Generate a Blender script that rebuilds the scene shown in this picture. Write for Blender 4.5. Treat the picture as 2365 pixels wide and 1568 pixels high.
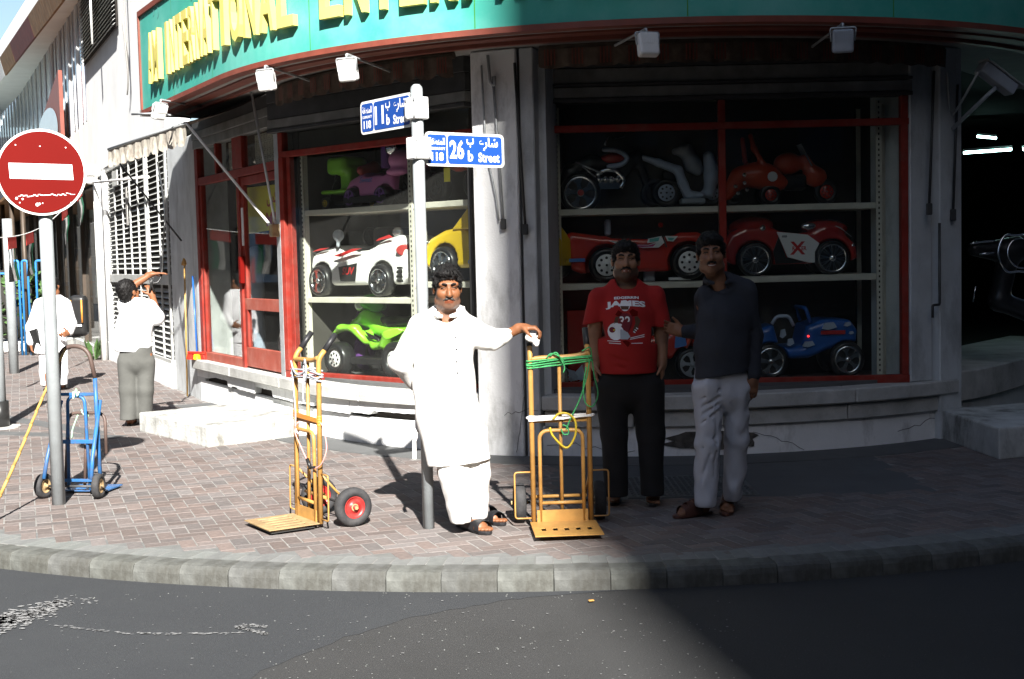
import bpy, bmesh, math, random
import numpy as np
from mathutils import Vector, Matrix
PI = math.pi
R_ = math.radians
rnd = random.Random(7)
for o in list(bpy.data.objects):
    bpy.data.objects.remove(o)
sc = bpy.context.scene
col = sc.collection

# ------------------------------------------------------------------ camera
EYE = Vector((0, 0, 1.69))
PITCH, ROLL, FPX, CX, CY = R_(3.68), R_(1.35), 2950.0, 1182.0, 784.0
cam_m = Matrix.Rotation(PI/2 - PITCH, 3, 'X') @ Matrix.Rotation(-ROLL, 3, 'Z')
cd = bpy.data.cameras.new('camera')
cd.sensor_width = 36
cd.lens = 36*FPX/2364.0
cd.clip_end = 600
cam = bpy.data.objects.new('camera', cd)
col.objects.link(cam)
cam.matrix_world = Matrix.Translation(EYE) @ cam_m.to_4x4()
sc.camera = cam
# ------------------------------------------------------------------ sky, sun, exposure
SUN_EL = R_(36)
SUNDIR = Vector((0.185*math.cos(SUN_EL), -0.983*math.cos(SUN_EL), math.sin(SUN_EL))).normalized()   # towards the sun
w = bpy.data.worlds.new('World')
sc.world = w
w.use_nodes = True
nt = w.node_tree
bg = nt.nodes['Background']
sky = nt.nodes.new('ShaderNodeTexSky')
sky.sky_type = 'NISHITA'
sky.sun_disc = False
sky.sun_elevation = SUN_EL
sky.sun_rotation = math.atan2(SUNDIR.x, SUNDIR.y)
nt.links.new(sky.outputs[0], bg.inputs[0])
bg.inputs[1].default_value = 0.05
sl = bpy.data.lights.new('sun', 'SUN')
sl.energy = 5.0
sl.angle = R_(0.53)
sl.color = (1.0, 0.965, 0.915)
so = bpy.data.objects.new('sun', sl)
so.rotation_euler = (-SUNDIR).to_track_quat('-Z', 'Y').to_euler()
so.location = (6, -30, 40)
col.objects.link(so)
sc.view_settings.view_transform = 'Standard'
sc.view_settings.look = 'None'
sc.view_settings.gamma = 1
sc.view_settings.use_curve_mapping = False
sc.view_settings.exposure = 1.75
sc.cycles.max_bounces = 6
sc.cycles.transparent_max_bounces = 16
sc.cycles.caustics_reflective = False
sc.cycles.caustics_refractive = False

# picture coordinates (2364 wide) -> points of the place
def ray(px, py):
    return cam_m @ Vector(((px-CX)/FPX, (CY-py)/FPX, -1))
def W(px, py, Y):
    d = ray(px, py)
    return EYE + d*(Y/d.y)
def G(px, py, z=0.0):
    d = ray(px, py)
    return EYE + d*((z-EYE.z)/d.z)
def proj(p):
    q = cam_m.transposed() @ (Vector(p)-EYE)
    return (CX + FPX*q.x/-q.z, CY - FPX*q.y/-q.z) if q.z < 0 else (1e6, 1e6)

# ------------------------------------------------------------------ materials
def mat(name, c, rough=.6, metal=0., var=.12, vs=7., dirt=None, damt=0., ds=3., bump=0., bs=90., spec=.4, coat=0.,
        dsx=(1, 1, 1), rand=0., emit=0., trans=0., speck=0., lo=.45):
    m = bpy.data.materials.new(name)
    m.use_nodes = True
    t = m.node_tree
    N = t.nodes.new
    L = t.links.new
    b = t.nodes['Principled BSDF']
    b.inputs['Roughness'].default_value = rough
    b.inputs['Metallic'].default_value = metal
    b.inputs['Specular IOR Level'].default_value = spec
    if coat:
        b.inputs['Coat Weight'].default_value = coat
        b.inputs['Coat Roughness'].default_value = .05
    c = tuple(c)
    if emit:
        b.inputs['Emission Color'].default_value = c+(1,)
        b.inputs['Emission Strength'].default_value = emit
    tc = N('ShaderNodeTexCoord')
    n1 = N('ShaderNodeTexNoise')
    n1.inputs['Scale'].default_value = vs
    n1.inputs['Detail'].default_value = 5
    L(tc.outputs['Object'], n1.inputs['Vector'])
    mx = N('ShaderNodeMix')
    mx.data_type = 'RGBA'
    mx.inputs[6].default_value = tuple(x*(1-var) for x in c)+(1,)
    mx.inputs[7].default_value = tuple(min(1, x*(1+var)) for x in c)+(1,)
    r1 = N('ShaderNodeMapRange')
    r1.inputs[1].default_value = .3
    r1.inputs[2].default_value = .7
    L(n1.outputs[0], r1.inputs[0])
    L(r1.outputs[0], mx.inputs[0])
    out = mx.outputs[2]
    if rand:
        oi = N('ShaderNodeObjectInfo')
        ge = N('ShaderNodeNewGeometry')
        ad = N('ShaderNodeMath')
        L(oi.outputs['Random'], ad.inputs[0])
        L(ge.outputs['Random Per Island'], ad.inputs[1])
        fr = N('ShaderNodeMath')
        fr.operation = 'FRACT'
        L(ad.outputs[0], fr.inputs[0])
        mr = N('ShaderNodeMapRange')
        mr.inputs[3].default_value = 1-rand
        mr.inputs[4].default_value = 1+rand
        L(fr.outputs[0], mr.inputs[0])
        hs = N('ShaderNodeHueSaturation')
        L(mr.outputs[0], hs.inputs['Value'])
        m2 = N('ShaderNodeMath')
        m2.operation = 'MULTIPLY'
        m2.inputs[1].default_value = 7.31
        L(fr.outputs[0], m2.inputs[0])
        f2 = N('ShaderNodeMath')
        f2.operation = 'FRACT'
        L(m2.outputs[0], f2.inputs[0])
        m3 = N('ShaderNodeMapRange')
        m3.inputs[3].default_value = .55
        m3.inputs[4].default_value = 1.3
        L(f2.outputs[0], m3.inputs[0])
        L(m3.outputs[0], hs.inputs['Saturation'])
        L(out, hs.inputs['Color'])
        out = hs.outputs[0]
    if dirt is not None:
        mp = N('ShaderNodeMapping')
        mp.inputs['Scale'].default_value = dsx
        L(tc.outputs['Object'], mp.inputs[0])
        n2 = N('ShaderNodeTexNoise')
        n2.inputs['Scale'].default_value = ds
        n2.inputs['Detail'].default_value = 8
        n2.inputs['Roughness'].default_value = .68
        L(mp.outputs[0], n2.inputs['Vector'])
        r2 = N('ShaderNodeMapRange')
        r2.inputs[1].default_value = lo
        r2.inputs[2].default_value = lo+.22
        r2.inputs[4].default_value = damt
        L(n2.outputs[0], r2.inputs[0])
        m4 = N('ShaderNodeMix')
        m4.data_type = 'RGBA'
        m4.inputs[7].default_value = tuple(dirt)+(1,)
        L(r2.outputs[0], m4.inputs[0])
        L(out, m4.inputs[6])
        out = m4.outputs[2]
    if speck:
        vo = N('ShaderNodeTexVoronoi')
        vo.inputs['Scale'].default_value = 55
        L(tc.outputs['Object'], vo.inputs['Vector'])
        r3 = N('ShaderNodeMapRange')
        r3.inputs[1].default_value = .16
        r3.inputs[2].default_value = .08
        L(vo.outputs['Distance'], r3.inputs[0])
        wn = N('ShaderNodeMath')
        wn.operation = 'GREATER_THAN'
        wn.inputs[1].default_value = .86
        sp = N('ShaderNodeSeparateColor')
        L(vo.outputs['Color'], sp.inputs[0])
        L(sp.outputs[0], wn.inputs[0])
        mu = N('ShaderNodeMath')
        mu.operation = 'MULTIPLY'
        L(r3.outputs[0], mu.inputs[0])
        L(wn.outputs[0], mu.inputs[1])
        m5 = N('ShaderNodeMix')
        m5.data_type = 'RGBA'
        m5.inputs[7].default_value = (speck, speck, speck*.95, 1)
        L(mu.outputs[0], m5.inputs[0])
        L(out, m5.inputs[6])
        out = m5.outputs[2]
    L(out, b.inputs['Base Color'])
    if bump:
        n3 = N('ShaderNodeTexNoise')
        n3.inputs['Scale'].default_value = bs
        n3.inputs['Detail'].default_value = 6
        L(tc.outputs['Object'], n3.inputs['Vector'])
        bp = N('ShaderNodeBump')
        bp.inputs['Strength'].default_value = bump
        bp.inputs['Distance'].default_value = .01
        L(n3.outputs[0], bp.inputs['Height'])
        L(bp.outputs[0], b.inputs['Normal'])
    return m

def glassmat(name, tint=(.93, .95, .93), dust=.02, k=1.33):
    m = bpy.data.materials.new(name)
    m.use_nodes = True
    t = m.node_tree
    t.nodes.clear()
    N, L = t.nodes.new, t.links.new
    o = N('ShaderNodeOutputMaterial')
    tr = N('ShaderNodeBsdfTransparent')
    tr.inputs[0].default_value = tuple(tint)+(1,)
    gl = N('ShaderNodeBsdfGlossy')
    gl.inputs['Roughness'].default_value = .02
    fr = N('ShaderNodeFresnel')
    ge = N('ShaderNodeNewGeometry')
    io = N('ShaderNodeMapRange')
    io.inputs[3].default_value = k
    io.inputs[4].default_value = 1/k
    L(ge.outputs['Backfacing'], io.inputs[0])
    L(io.outputs[0], fr.inputs[0])
    a = N('ShaderNodeMixShader')
    L(fr.outputs[0], a.inputs[0])
    L(tr.outputs[0], a.inputs[1])
    L(gl.outputs[0], a.inputs[2])
    df = N('ShaderNodeBsdfDiffuse')
    df.inputs[0].default_value = (.5, .5, .48, 1)
    tc = N('ShaderNodeTexCoord')
    no = N('ShaderNodeTexNoise')
    no.inputs['Scale'].default_value = 3
    no.inputs['Detail'].default_value = 6
    L(tc.outputs['Object'], no.inputs['Vector'])
    mu = N('ShaderNodeMath')
    mu.operation = 'MULTIPLY'
    mu.inputs[1].default_value = dust*2
    L(no.outputs[0], mu.inputs[0])
    b = N('ShaderNodeMixShader')
    L(mu.outputs[0], b.inputs[0])
    L(a.outputs[0], b.inputs[1])
    L(df.outputs[0], b.inputs[2])
    L(b.outputs[0], o.inputs[0])
    return m

M = {}
def mk(n, *a, **k):
    M[n] = mat(n, *a, **k)
mk('brick', (.150, .124, .114), .85, var=.16, vs=30, rand=.22, dirt=(.085, .075, .072), damt=.55, ds=1.6, bump=.35, bs=160, lo=.5)
mk('joint_sand', (.235, .228, .215), .95, var=.2, vs=20, dirt=(.13, .12, .11), damt=.6, ds=2)
mk('border_paver', (.16, .167, .16), .85, var=.15, vs=18, rand=.12, dirt=(.13, .13, .12), damt=.6, ds=2, bump=.3, bs=140)
mk('kerb', (.105, .108, .10), .85, var=.3, vs=12, rand=.12, dirt=(.05, .048, .04), damt=.85, ds=4.5, dsx=(1.6, 1, .7), bump=.3, bs=90, lo=.42)
mk('cement_strip', (.10, .103, .103), .9, var=.15, vs=5, dirt=(.07, .07, .068), damt=.6, ds=2.5, bump=.3, bs=120)
mk('asphalt_old', (.036, .0362, .0362), .9, var=.25, vs=120, dirt=(.028, .028, .0275), damt=.6, ds=1.3, bump=.6, bs=170, speck=.12)
mk('asphalt_new', (.031, .0335, .037), .9, var=.25, vs=150, dirt=(.038, .041, .044), damt=.55, ds=1.1, bump=.5, bs=190)
mk('road_paint', (.24, .24, .24), .8, var=.2, vs=40, dirt=(.2, .2, .2), damt=.5, ds=14)
mk('white_plaster', (.85, .855, .845), .85, var=.06, vs=3, dirt=(.20, .195, .175), damt=.7, ds=3.2, dsx=(1, 1, .4), bump=.3, bs=60, lo=.53)
mk('row_white', (.86, .87, .87), .85, var=.03, vs=2, dirt=(.6, .6, .58), damt=.25, ds=1.2, bump=.15, bs=50)
mk('grey_plaster', (.56, .585, .59), .85, var=.1, vs=4, dirt=(.2, .2, .19), damt=.6, ds=3, dsx=(1, 1, .45), bump=.35, bs=60, lo=.5)
mk('concrete', (.50, .50, .475), .9, var=.18, vs=8, dirt=(.17, .16, .14), damt=.7, ds=4, bump=.5, bs=55, lo=.48)
mk('step_concrete', (.52, .525, .50), .9, var=.15, vs=6, dirt=(.10, .095, .08), damt=.85, ds=4, dsx=(1, 1, .5), bump=.6, bs=45, lo=.47)
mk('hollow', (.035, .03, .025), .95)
mk('red_paint', (.24, .028, .019), .55, spec=.15, var=.15, vs=8, dirt=(.26, .1, .08), damt=.4, ds=6)
mk('red_door', (.33, .08, .055), .55, spec=.15, var=.12, vs=6, dirt=(.5, .25, .2), damt=.35, ds=5)
mk('green_sign', (.06, .38, .31), .5, var=.06, vs=2, dirt=(.17, .48, .42), damt=.7, ds=.9, spec=.3)
mk('yellow_letter', (.64, .56, .16), .55, spec=.2, var=.06, vs=5, dirt=(.66, .56, .2), damt=.3, ds=5)
mk('sign_border', (.20, .052, .034), .5, var=.15, dirt=(.18, .08, .06), damt=.4)
mk('soffit', (.33, .32, .30), .8, var=.1, dirt=(.2, .19, .17), damt=.5, ds=2)
mk('dark_metal', (.06, .06, .06), .5, .4, var=.2)
mk('shutter_metal', (.20, .20, .19), .5, .3, var=.2, dirt=(.1, .095, .085), damt=.6, ds=3)
mk('galvanised', (.42, .44, .45), .5, .3, var=.12, vs=12, dirt=(.3, .31, .31), damt=.4, ds=8)
mk('grey_pole', (.31, .335, .345), .55, .15, var=.1, vs=10, dirt=(.25, .26, .26), damt=.4, ds=6, bump=.1, bs=60)
mk('white_paint', (.76, .76, .74), .5, var=.05, dirt=(.5, .48, .44), damt=.4, ds=4)
mk('white_plastic', (.74, .74, .72), .45, var=.05, dirt=(.55, .53, .48), damt=.3, ds=4)
mk('blue_sign', (.014, .065, .30), .35, var=.05)
mk('white_print', (.8, .8, .8), .5, var=.02)
mk('red_sign', (.125, .0035, .002), .6, var=.05, vs=3, spec=.08)
mk('trolley_yellow', (.44, .235, .065), .45, var=.14, vs=14, dirt=(.25, .13, .05), damt=.65, ds=11, spec=.4, lo=.52)
mk('trolley_blue', (.025, .13, .33), .45, var=.2, vs=12, dirt=(.10, .07, .06), damt=.6, ds=10)
mk('trolley_brown', (.09, .06, .05), .5, var=.2, vs=12)
mk('worn_plate', (.40, .28, .14), .5, var=.2, vs=10, dirt=(.2, .13, .07), damt=.8, ds=7)
mk('rubber', (.028, .028, .03), .8, var=.25, vs=20, dirt=(.09, .085, .08), damt=.4, ds=9, bump=.15, bs=80)
mk('red_hub', (.33, .02, .018), .4, var=.15, dirt=(.3, .12, .1), damt=.3, ds=10)
mk('black_grip', (.022, .022, .024), .45)
mk('black_plastic', (.018, .018, .018), .35, var=.2)
mk('bamboo', (.42, .25, .07), .5, var=.2, vs=20)
mk('rope_green', (.06, .36, .12), .8, var=.25, vs=60)
mk('rope_pale', (.38, .66, .42), .8, var=.2, vs=60)
mk('rope_grey', (.36, .37, .40), .85, var=.3, vs=80)
mk('rope_pink', (.70, .30, .27), .6)
mk('rope_yellow', (.55, .40, .03), .5)
mk('tape_orange', (.60, .24, .04), .5)
mk('cloth_rag', (.78, .77, .75), .9)
mk('chrome', (.75, .76, .78), .12, 1.0, var=.1)
mk('silver_plastic', (.62, .64, .66), .25, .6, var=.1)
mk('toy_white', (.78, .78, .77), .25, var=.02, coat=.4)
mk('toy_yellow', (.68, .46, .02), .28, var=.04, coat=.4)
mk('toy_green', (.24, .62, .035), .3, var=.05, coat=.4)
mk('toy_green_dark', (.06, .28, .03), .35, var=.1)
mk('toy_red', (.50, .03, .018), .25, var=.05, coat=.5)
mk('toy_dark_red', (.36, .022, .018), .22, var=.05, coat=.6)
mk('toy_orange_red', (.56, .06, .02), .3, var=.05, coat=.4)
mk('toy_pink', (.72, .26, .52), .35, var=.06)
mk('toy_purple', (.16, .06, .26), .4)
mk('toy_blue', (.02, .11, .40), .3, var=.15, coat=.3)
mk('toy_black', (.016, .016, .017), .35, var=.2, coat=.2)
mk('toy_grey', (.33, .36, .40), .4)
mk('toy_paleblue', (.45, .52, .64), .35)
mk('decal_red', (.50, .03, .03), .4)
mk('decal_black', (.02, .02, .02), .4)
mk('decal_white', (.78, .78, .78), .4)
mk('decal_blue', (.08, .22, .55), .4)
mk('decal_teal', (.12, .42, .38), .4)
mk('decal_magenta', (.50, .05, .20), .4)
mk('shelf', (.62, .60, .52), .6, var=.08, dirt=(.36, .34, .28), damt=.3, ds=5)
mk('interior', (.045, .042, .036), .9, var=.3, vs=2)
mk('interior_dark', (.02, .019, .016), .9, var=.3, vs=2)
mk('poster_yellow', (.82, .72, .03), .5, var=.05)
mk('poster_red', (.50, .05, .03), .5)
mk('lace', (.8, .76, .66), .8)
mk('fabric_stripe', (.13, .10, .075), .9, var=.25, vs=14, dirt=(.07, .045, .035), damt=.7, ds=8)
mk('fabric_cream', (.50, .46, .39), .9, var=.25, vs=10, dirt=(.16, .12, .09), damt=.7, ds=9)
mk('louvre', (.46, .47, .45), .6, var=.08, dirt=(.36, .35, .32), damt=.5, ds=5)
mk('broken', (.085, .078, .068), .95, var=.4, vs=20, bump=.8, bs=40)
mk('bronze_frame', (.07, .052, .038), .5, .3, var=.15)
mk('blue_paint', (.03, .18, .42), .5, var=.1)
mk('flag_red', (.55, .04, .03), .8)
mk('flag_green', (.015, .20, .10), .8)
mk('flag_white', (.75, .75, .73), .8)
mk('flag_black', (.02, .02, .02), .8)
mk('wrap_brown', (.20, .085, .02), .5, spec=.1, var=.25, vs=6, dirt=(.5, .36, .2), damt=.3, ds=9, dsx=(1, 1, .25))
mk('wrap_red', (.11, .004, .004), .5, spec=.1, var=.25, vs=6, dirt=(.4, .12, .1), damt=.15, ds=9, dsx=(1, 1, .25))
mk('awning_pale', (.46, .52, .48), .8, var=.1, vs=4)
mk('leaf', (.06, .12, .035), .6, var=.4, vs=20)
mk('hair', (.008, .0072, .007), .55, var=.3, vs=60, bump=.5, bs=110, spec=.25)
mk('kurta', (.72, .705, .675), .9, var=.03, vs=5, bump=.12, bs=30)
mk('shirt_white', (.76, .765, .78), .9, var=.04, vs=5, bump=.12, bs=30)
mk('tshirt_red', (.36, .016, .014), .9, var=.08, vs=6, bump=.15, bs=40)
mk('shirt_dark', (.026, .029, .038), .85, var=.12, vs=8, bump=.2, bs=40)
mk('trousers_black', (.013, .013, .014), .9, var=.2)
mk('trousers_grey', (.46, .475, .52), .9, var=.07, vs=6, bump=.2, bs=40)
mk('trousers_olive', (.088, .089, .082), .9, var=.12, vs=8, bump=.2, bs=40)
mk('leather_black', (.016, .016, .018), .4)
mk('leather_brown', (.085, .035, .025), .45, var=.15)
mk('tube_light', (.55, 1.0, .95), emit=6)
mk('red_led', (1.0, .02, .02), emit=2)
mk('far_wall', (.40, .385, .36), .9, var=.1, vs=.6, dirt=(.25, .24, .22), damt=.4, ds=.8)
mk('far_dark', (.045, .044, .042), .9, var=.15, vs=.6)
mk('goods', (.16, .10, .08), .7, var=.6, vs=3)
mk('window_blue', (.10, .15, .24), .12, var=.2, vs=2, spec=.9)
mk('sole_plate', (.14, .15, .15), .6, .3, var=.2, dirt=(.07, .07, .07), damt=.6, ds=6)
M['glass'] = glassmat('glass', dust=.012)
M['glass_far'] = glassmat('glass_far', (.75, .8, .8), dust=.05, k=1.6)

# ------------------------------------------------------------------ objects
LOC = {}
def tag(o, label=None, cat=None, group=None, kind=None):
    if label: o['label'] = label
    if cat: o['category'] = cat
    if group: o['group'] = group
    if kind: o['kind'] = kind
    return o
def empty(name, loc, label, cat, group=None):
    o = bpy.data.objects.new(name, None)
    o.empty_display_size = .1
    o.location = loc
    col.objects.link(o)
    LOC[o.name] = Vector(loc)
    return tag(o, label, cat, group)
def link(name, me, parent=None, loc=(0, 0, 0)):
    o = bpy.data.objects.new(name, me)
    col.objects.link(o)
    if parent is not None:
        o.parent = parent
        LOC[o.name] = LOC[parent.name].copy()
    else:
        o.location = loc
        LOC[o.name] = Vector(loc)
    return o

class MB:
    def __init__(s):
        s.v = []; s.f = []; s.mi = []; s.sm = []
    def add(s, vs, fs, mi=0, smooth=False):
        k = len(s.v)
        s.v += [tuple(p) for p in vs]
        s.f += [tuple(i+k for i in f) for f in fs]
        s.mi += [mi]*len(fs)
        s.sm += [smooth]*len(fs)
        return s
    def box(s, c, size, R=None, mi=0):
        c = Vector(c)
        a, b, d = (x/2 for x in size)
        P = [Vector((x*a, y*b, z*d)) for x in (-1, 1) for y in (-1, 1) for z in (-1, 1)]
        if R is not None: P = [R @ p for p in P]
        return s.add([c+p for p in P], [(0, 1, 3, 2), (4, 6, 7, 5), (0, 4, 5, 1), (2, 3, 7, 6), (0, 2, 6, 4), (1, 5, 7, 3)], mi)
    def beam(s, p0, p1, w, h, up=(0, 0, 1), mi=0):
        p0, p1 = Vector(p0), Vector(p1)
        x = (p1-p0)
        L = x.length
        x = x/L
        z = Vector(up)-x*x.dot(Vector(up))
        if z.length < 1e-4: z = Vector((0, 1, 0))-x*x.y
        z.normalize()
        y = z.cross(x)
        return s.box((p0+p1)/2, (L, w, h), Matrix((x, y, z)).transposed(), mi)
    def tube(s, pts, r, n=8, closed=False, mi=0, caps=True, smooth=True):
        pts = [Vector(p) for p in pts]
        k = len(pts)
        rs = r if isinstance(r, (list, tuple)) else [r]*k
        vs = []
        prev = None
        for i, p in enumerate(pts):
            a = pts[(i-1) % k] if (closed or i > 0) else p
            b = pts[(i+1) % k] if (closed or i < k-1) else p
            t = (b-a)
            t = t.normalized() if t.length > 1e-9 else Vector((0, 0, 1))
            if prev is None:
                u = t.orthogonal().normalized()
            else:
                u = prev-t*prev.dot(t)
                u = u.normalized() if u.length > 1e-6 else t.orthogonal().normalized()
            prev = u
            q = t.cross(u)
            for j in range(n):
                an = 2*PI*j/n
                vs.append(p+(u*math.cos(an)+q*math.sin(an))*rs[i])
        fs = []
        for i in range(k if closed else k-1):
            i2 = (i+1) % k
            for j in range(n):
                j2 = (j+1) % n
                fs.append((i*n+j, i*n+j2, i2*n+j2, i2*n+j))
        s.add(vs, fs, mi, smooth)
        if caps and not closed:
            b = len(s.v)-len(vs)
            s.f.append(tuple(b+j for j in reversed(range(n))))
            s.f.append(tuple(b+(k-1)*n+j for j in range(n)))
            s.mi += [mi]*2
            s.sm += [False]*2
        return s
    def lathe(s, prof, c, ax, n=20, mi=0, smooth=True, closed=False):
        c, ax = Vector(c), Vector(ax).normalized()
        u = ax.orthogonal().normalized()
        q = ax.cross(u)
        vs = []
        for r, a in prof:
            for j in range(n):
                an = 2*PI*j/n
                vs.append(c+ax*a+(u*math.cos(an)+q*math.sin(an))*r)
        fs = []
        k = len(prof)
        for i in range(k if closed else k-1):
            i2 = (i+1) % k
            for j in range(n):
                j2 = (j+1) % n
                fs.append((i*n+j, i*n+j2, i2*n+j2, i2*n+j))
        return s.add(vs, fs, mi, smooth)
    def disc(s, c, ax, r, th, n=24, mi=0):
        return s.lathe([(1e-4, -th/2), (r, -th/2), (r, th/2), (1e-4, th/2)], c, ax, n, mi, False)
    def prism(s, poly, o, u, v, d, mi=0):
        o, u, v, d = Vector(o), Vector(u), Vector(v), Vector(d)
        n = len(poly)
        A = [o+u*x+v*y for x, y in poly]
        fs = [tuple(range(n)), tuple(reversed(range(n, 2*n)))]
        fs += [(i, i+n, (i+1) % n+n, (i+1) % n) for i in range(n)]
        return s.add(A+[p+d for p in A], fs, mi)
    def grid(s, P, mi=0, smooth=True):
        nu, nv = len(P), len(P[0])
        vs = [p for r in P for p in r]
        fs = [(i*nv+j, (i+1)*nv+j, (i+1)*nv+j+1, i*nv+j+1) for i in range(nu-1) for j in range(nv-1)]
        return s.add(vs, fs, mi, smooth)
    def mesh(s, name, mats, off=Vector((0, 0, 0)), bev=0., seg=1, fix=True):
        me = bpy.data.meshes.new(name)
        me.from_pydata([tuple(Vector(p)-off) for p in s.v], [], s.f)
        for m in (mats if isinstance(mats, (list, tuple)) else [mats]):
            me.materials.append(M[m] if isinstance(m, str) else m)
        me.polygons.foreach_set('material_index', s.mi)
        me.polygons.foreach_set('use_smooth', s.sm)
        if bev or fix:
            bm = bmesh.new()
            bm.from_mesh(me)
            bmesh.ops.recalc_face_normals(bm, faces=bm.faces)
            if bev:
                es = [e for e in bm.edges if len(e.link_faces) == 2 and e.calc_face_angle(0) > .6]
                if es:
                    bmesh.ops.bevel(bm, geom=es, offset=bev, segments=seg, affect='EDGES', clamp_overlap=True, profile=.6)
            bm.to_mesh(me)
            bm.free()
        me.update()
        return me
    def obj(s, name, mats, parent=None, bev=0., seg=1, label=None, cat=None, group=None, kind=None, fix=True):
        if parent is not None:
            o = link(name, s.mesh(name, mats, LOC[parent.name], bev, seg, fix), parent)
        else:
            a = np.array(s.v)
            b = Vector(((a[:, 0].min()+a[:, 0].max())/2, (a[:, 1].min()+a[:, 1].max())/2, a[:, 2].min()))
            o = link(name, s.mesh(name, mats, b, bev, seg, fix), None, b)
        return tag(o, label, cat, group, kind)

def copy_tree(o, parent=None):
    c = o.copy()
    col.objects.link(c)
    c.parent = parent
    LOC[c.name] = LOC.get(o.name, Vector((0, 0, 0)))
    for ch in list(o.children):
        copy_tree(ch, c)
    return c

def ip(pts, n):
    """smooth curve through points (Catmull-Rom), n samples a span"""
    P = [Vector(p) for p in pts]
    Q = [P[0]*2-P[1]]+P+[P[-1]*2-P[-2]]
    out = []
    for i in range(1, len(Q)-2):
        a, b, c, d = Q[i-1], Q[i], Q[i+1], Q[i+2]
        for k in range(n):
            t = k/n
            out.append(((b*2)+(c-a)*t+(a*2-b*5+c*4-d)*t*t+(b*3-a-c*3+d)*t**3)*.5)
    out.append(P[-1])
    return out
def bend(pts, r, n=5):
    """polyline with rounded corners"""
    P = [Vector(p) for p in pts]
    out = [P[0]]
    for i in range(1, len(P)-1):
        a, b, c = P[i-1], P[i], P[i+1]
        ra = min(r, (a-b).length*.49, (c-b).length*.49)
        p, q = b+(a-b).normalized()*ra, b+(c-b).normalized()*ra
        for k in range(n+1):
            t = k/n
            out.append(p*(1-t)**2+b*2*t*(1-t)+q*t*t)
    out.append(P[-1])
    return out

_tx = {}
def text(s, size=1., bold=0., depth=0., align='LEFT', shear=0.):
    """flat (or extruded) lettering as (verts Nx3, faces)"""
    k = (s, bold, round(depth/size, 4), align, shear)
    if k not in _tx:
        c = bpy.data.curves.new('text', 'FONT')
        c.body = s
        c.align_x = align
        c.offset = bold
        c.extrude = depth/size/2
        c.shear = shear
        c.resolution_u = 3
        o = bpy.data.objects.new('text', c)
        col.objects.link(o)
        dg = bpy.context.evaluated_depsgraph_get()
        me = bpy.data.meshes.new_from_object(o.evaluated_get(dg))
        v = np.array([x.co[:] for x in me.vertices]) if len(me.vertices) else np.zeros((0, 3))
        f = [tuple(p.vertices) for p in me.polygons]
        bpy.data.objects.remove(o)
        bpy.data.curves.remove(c)
        bpy.data.meshes.remove(me)
        _tx[k] = (v, f)
    v, f = _tx[k]
    return v*size, f
def put_text(mb, s, o, u, v, h, wid=None, bold=0., mi=0, align='CENTER', shear=0., n=None):
    """lettering of cap height h in the plane (o; u, v); wid squeezes it to that width"""
    P, F = text(s, 1., bold, 0., 'LEFT', shear)
    if not len(P): return mb
    x0, x1, y0, y1 = P[:, 0].min(), P[:, 0].max(), P[:, 1].min(), P[:, 1].max()
    sy = h/(y1-y0)
    sx = wid/(x1-x0) if wid else sy
    ww = sx*(x1-x0)
    ox = {'CENTER': -ww/2, 'LEFT': 0, 'RIGHT': -ww}[align]
    o, u, v = Vector(o), Vector(u).normalized(), Vector(v).normalized()
    return mb.add([o+u*((p[0]-x0)*sx+ox)+v*((p[1]-y0)*sy) for p in P], F, mi)

# ------------------------------------------------------------------ smooth solids (distance fields meshed with surface nets)
def vnoise(X, Y, Z, seed):
    xi, yi, zi = np.floor(X), np.floor(Y), np.floor(Z)
    fx, fy, fz = X-xi, Y-yi, Z-zi
    fx, fy, fz = (f*f*(3-2*f) for f in (fx, fy, fz))
    xi, yi, zi = xi.astype(np.int64), yi.astype(np.int64), zi.astype(np.int64)
    def hsh(a, b, c):
        n = (a*374761393+b*668265263+c*1274126177+seed*974711) & 0x7fffffff
        n = ((n ^ (n >> 13))*1103515245) & 0x7fffffff
        n = n ^ (n >> 16)
        return (n & 0xffff)/65535.*2-1
    r = 0
    for a in (0, 1):
        for b in (0, 1):
            for c in (0, 1):
                wt = (fx if a else 1-fx)*(fy if b else 1-fy)*(fz if c else 1-fz)
                r = r+wt*hsh(xi+a, yi+b, zi+c)
    return r

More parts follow.
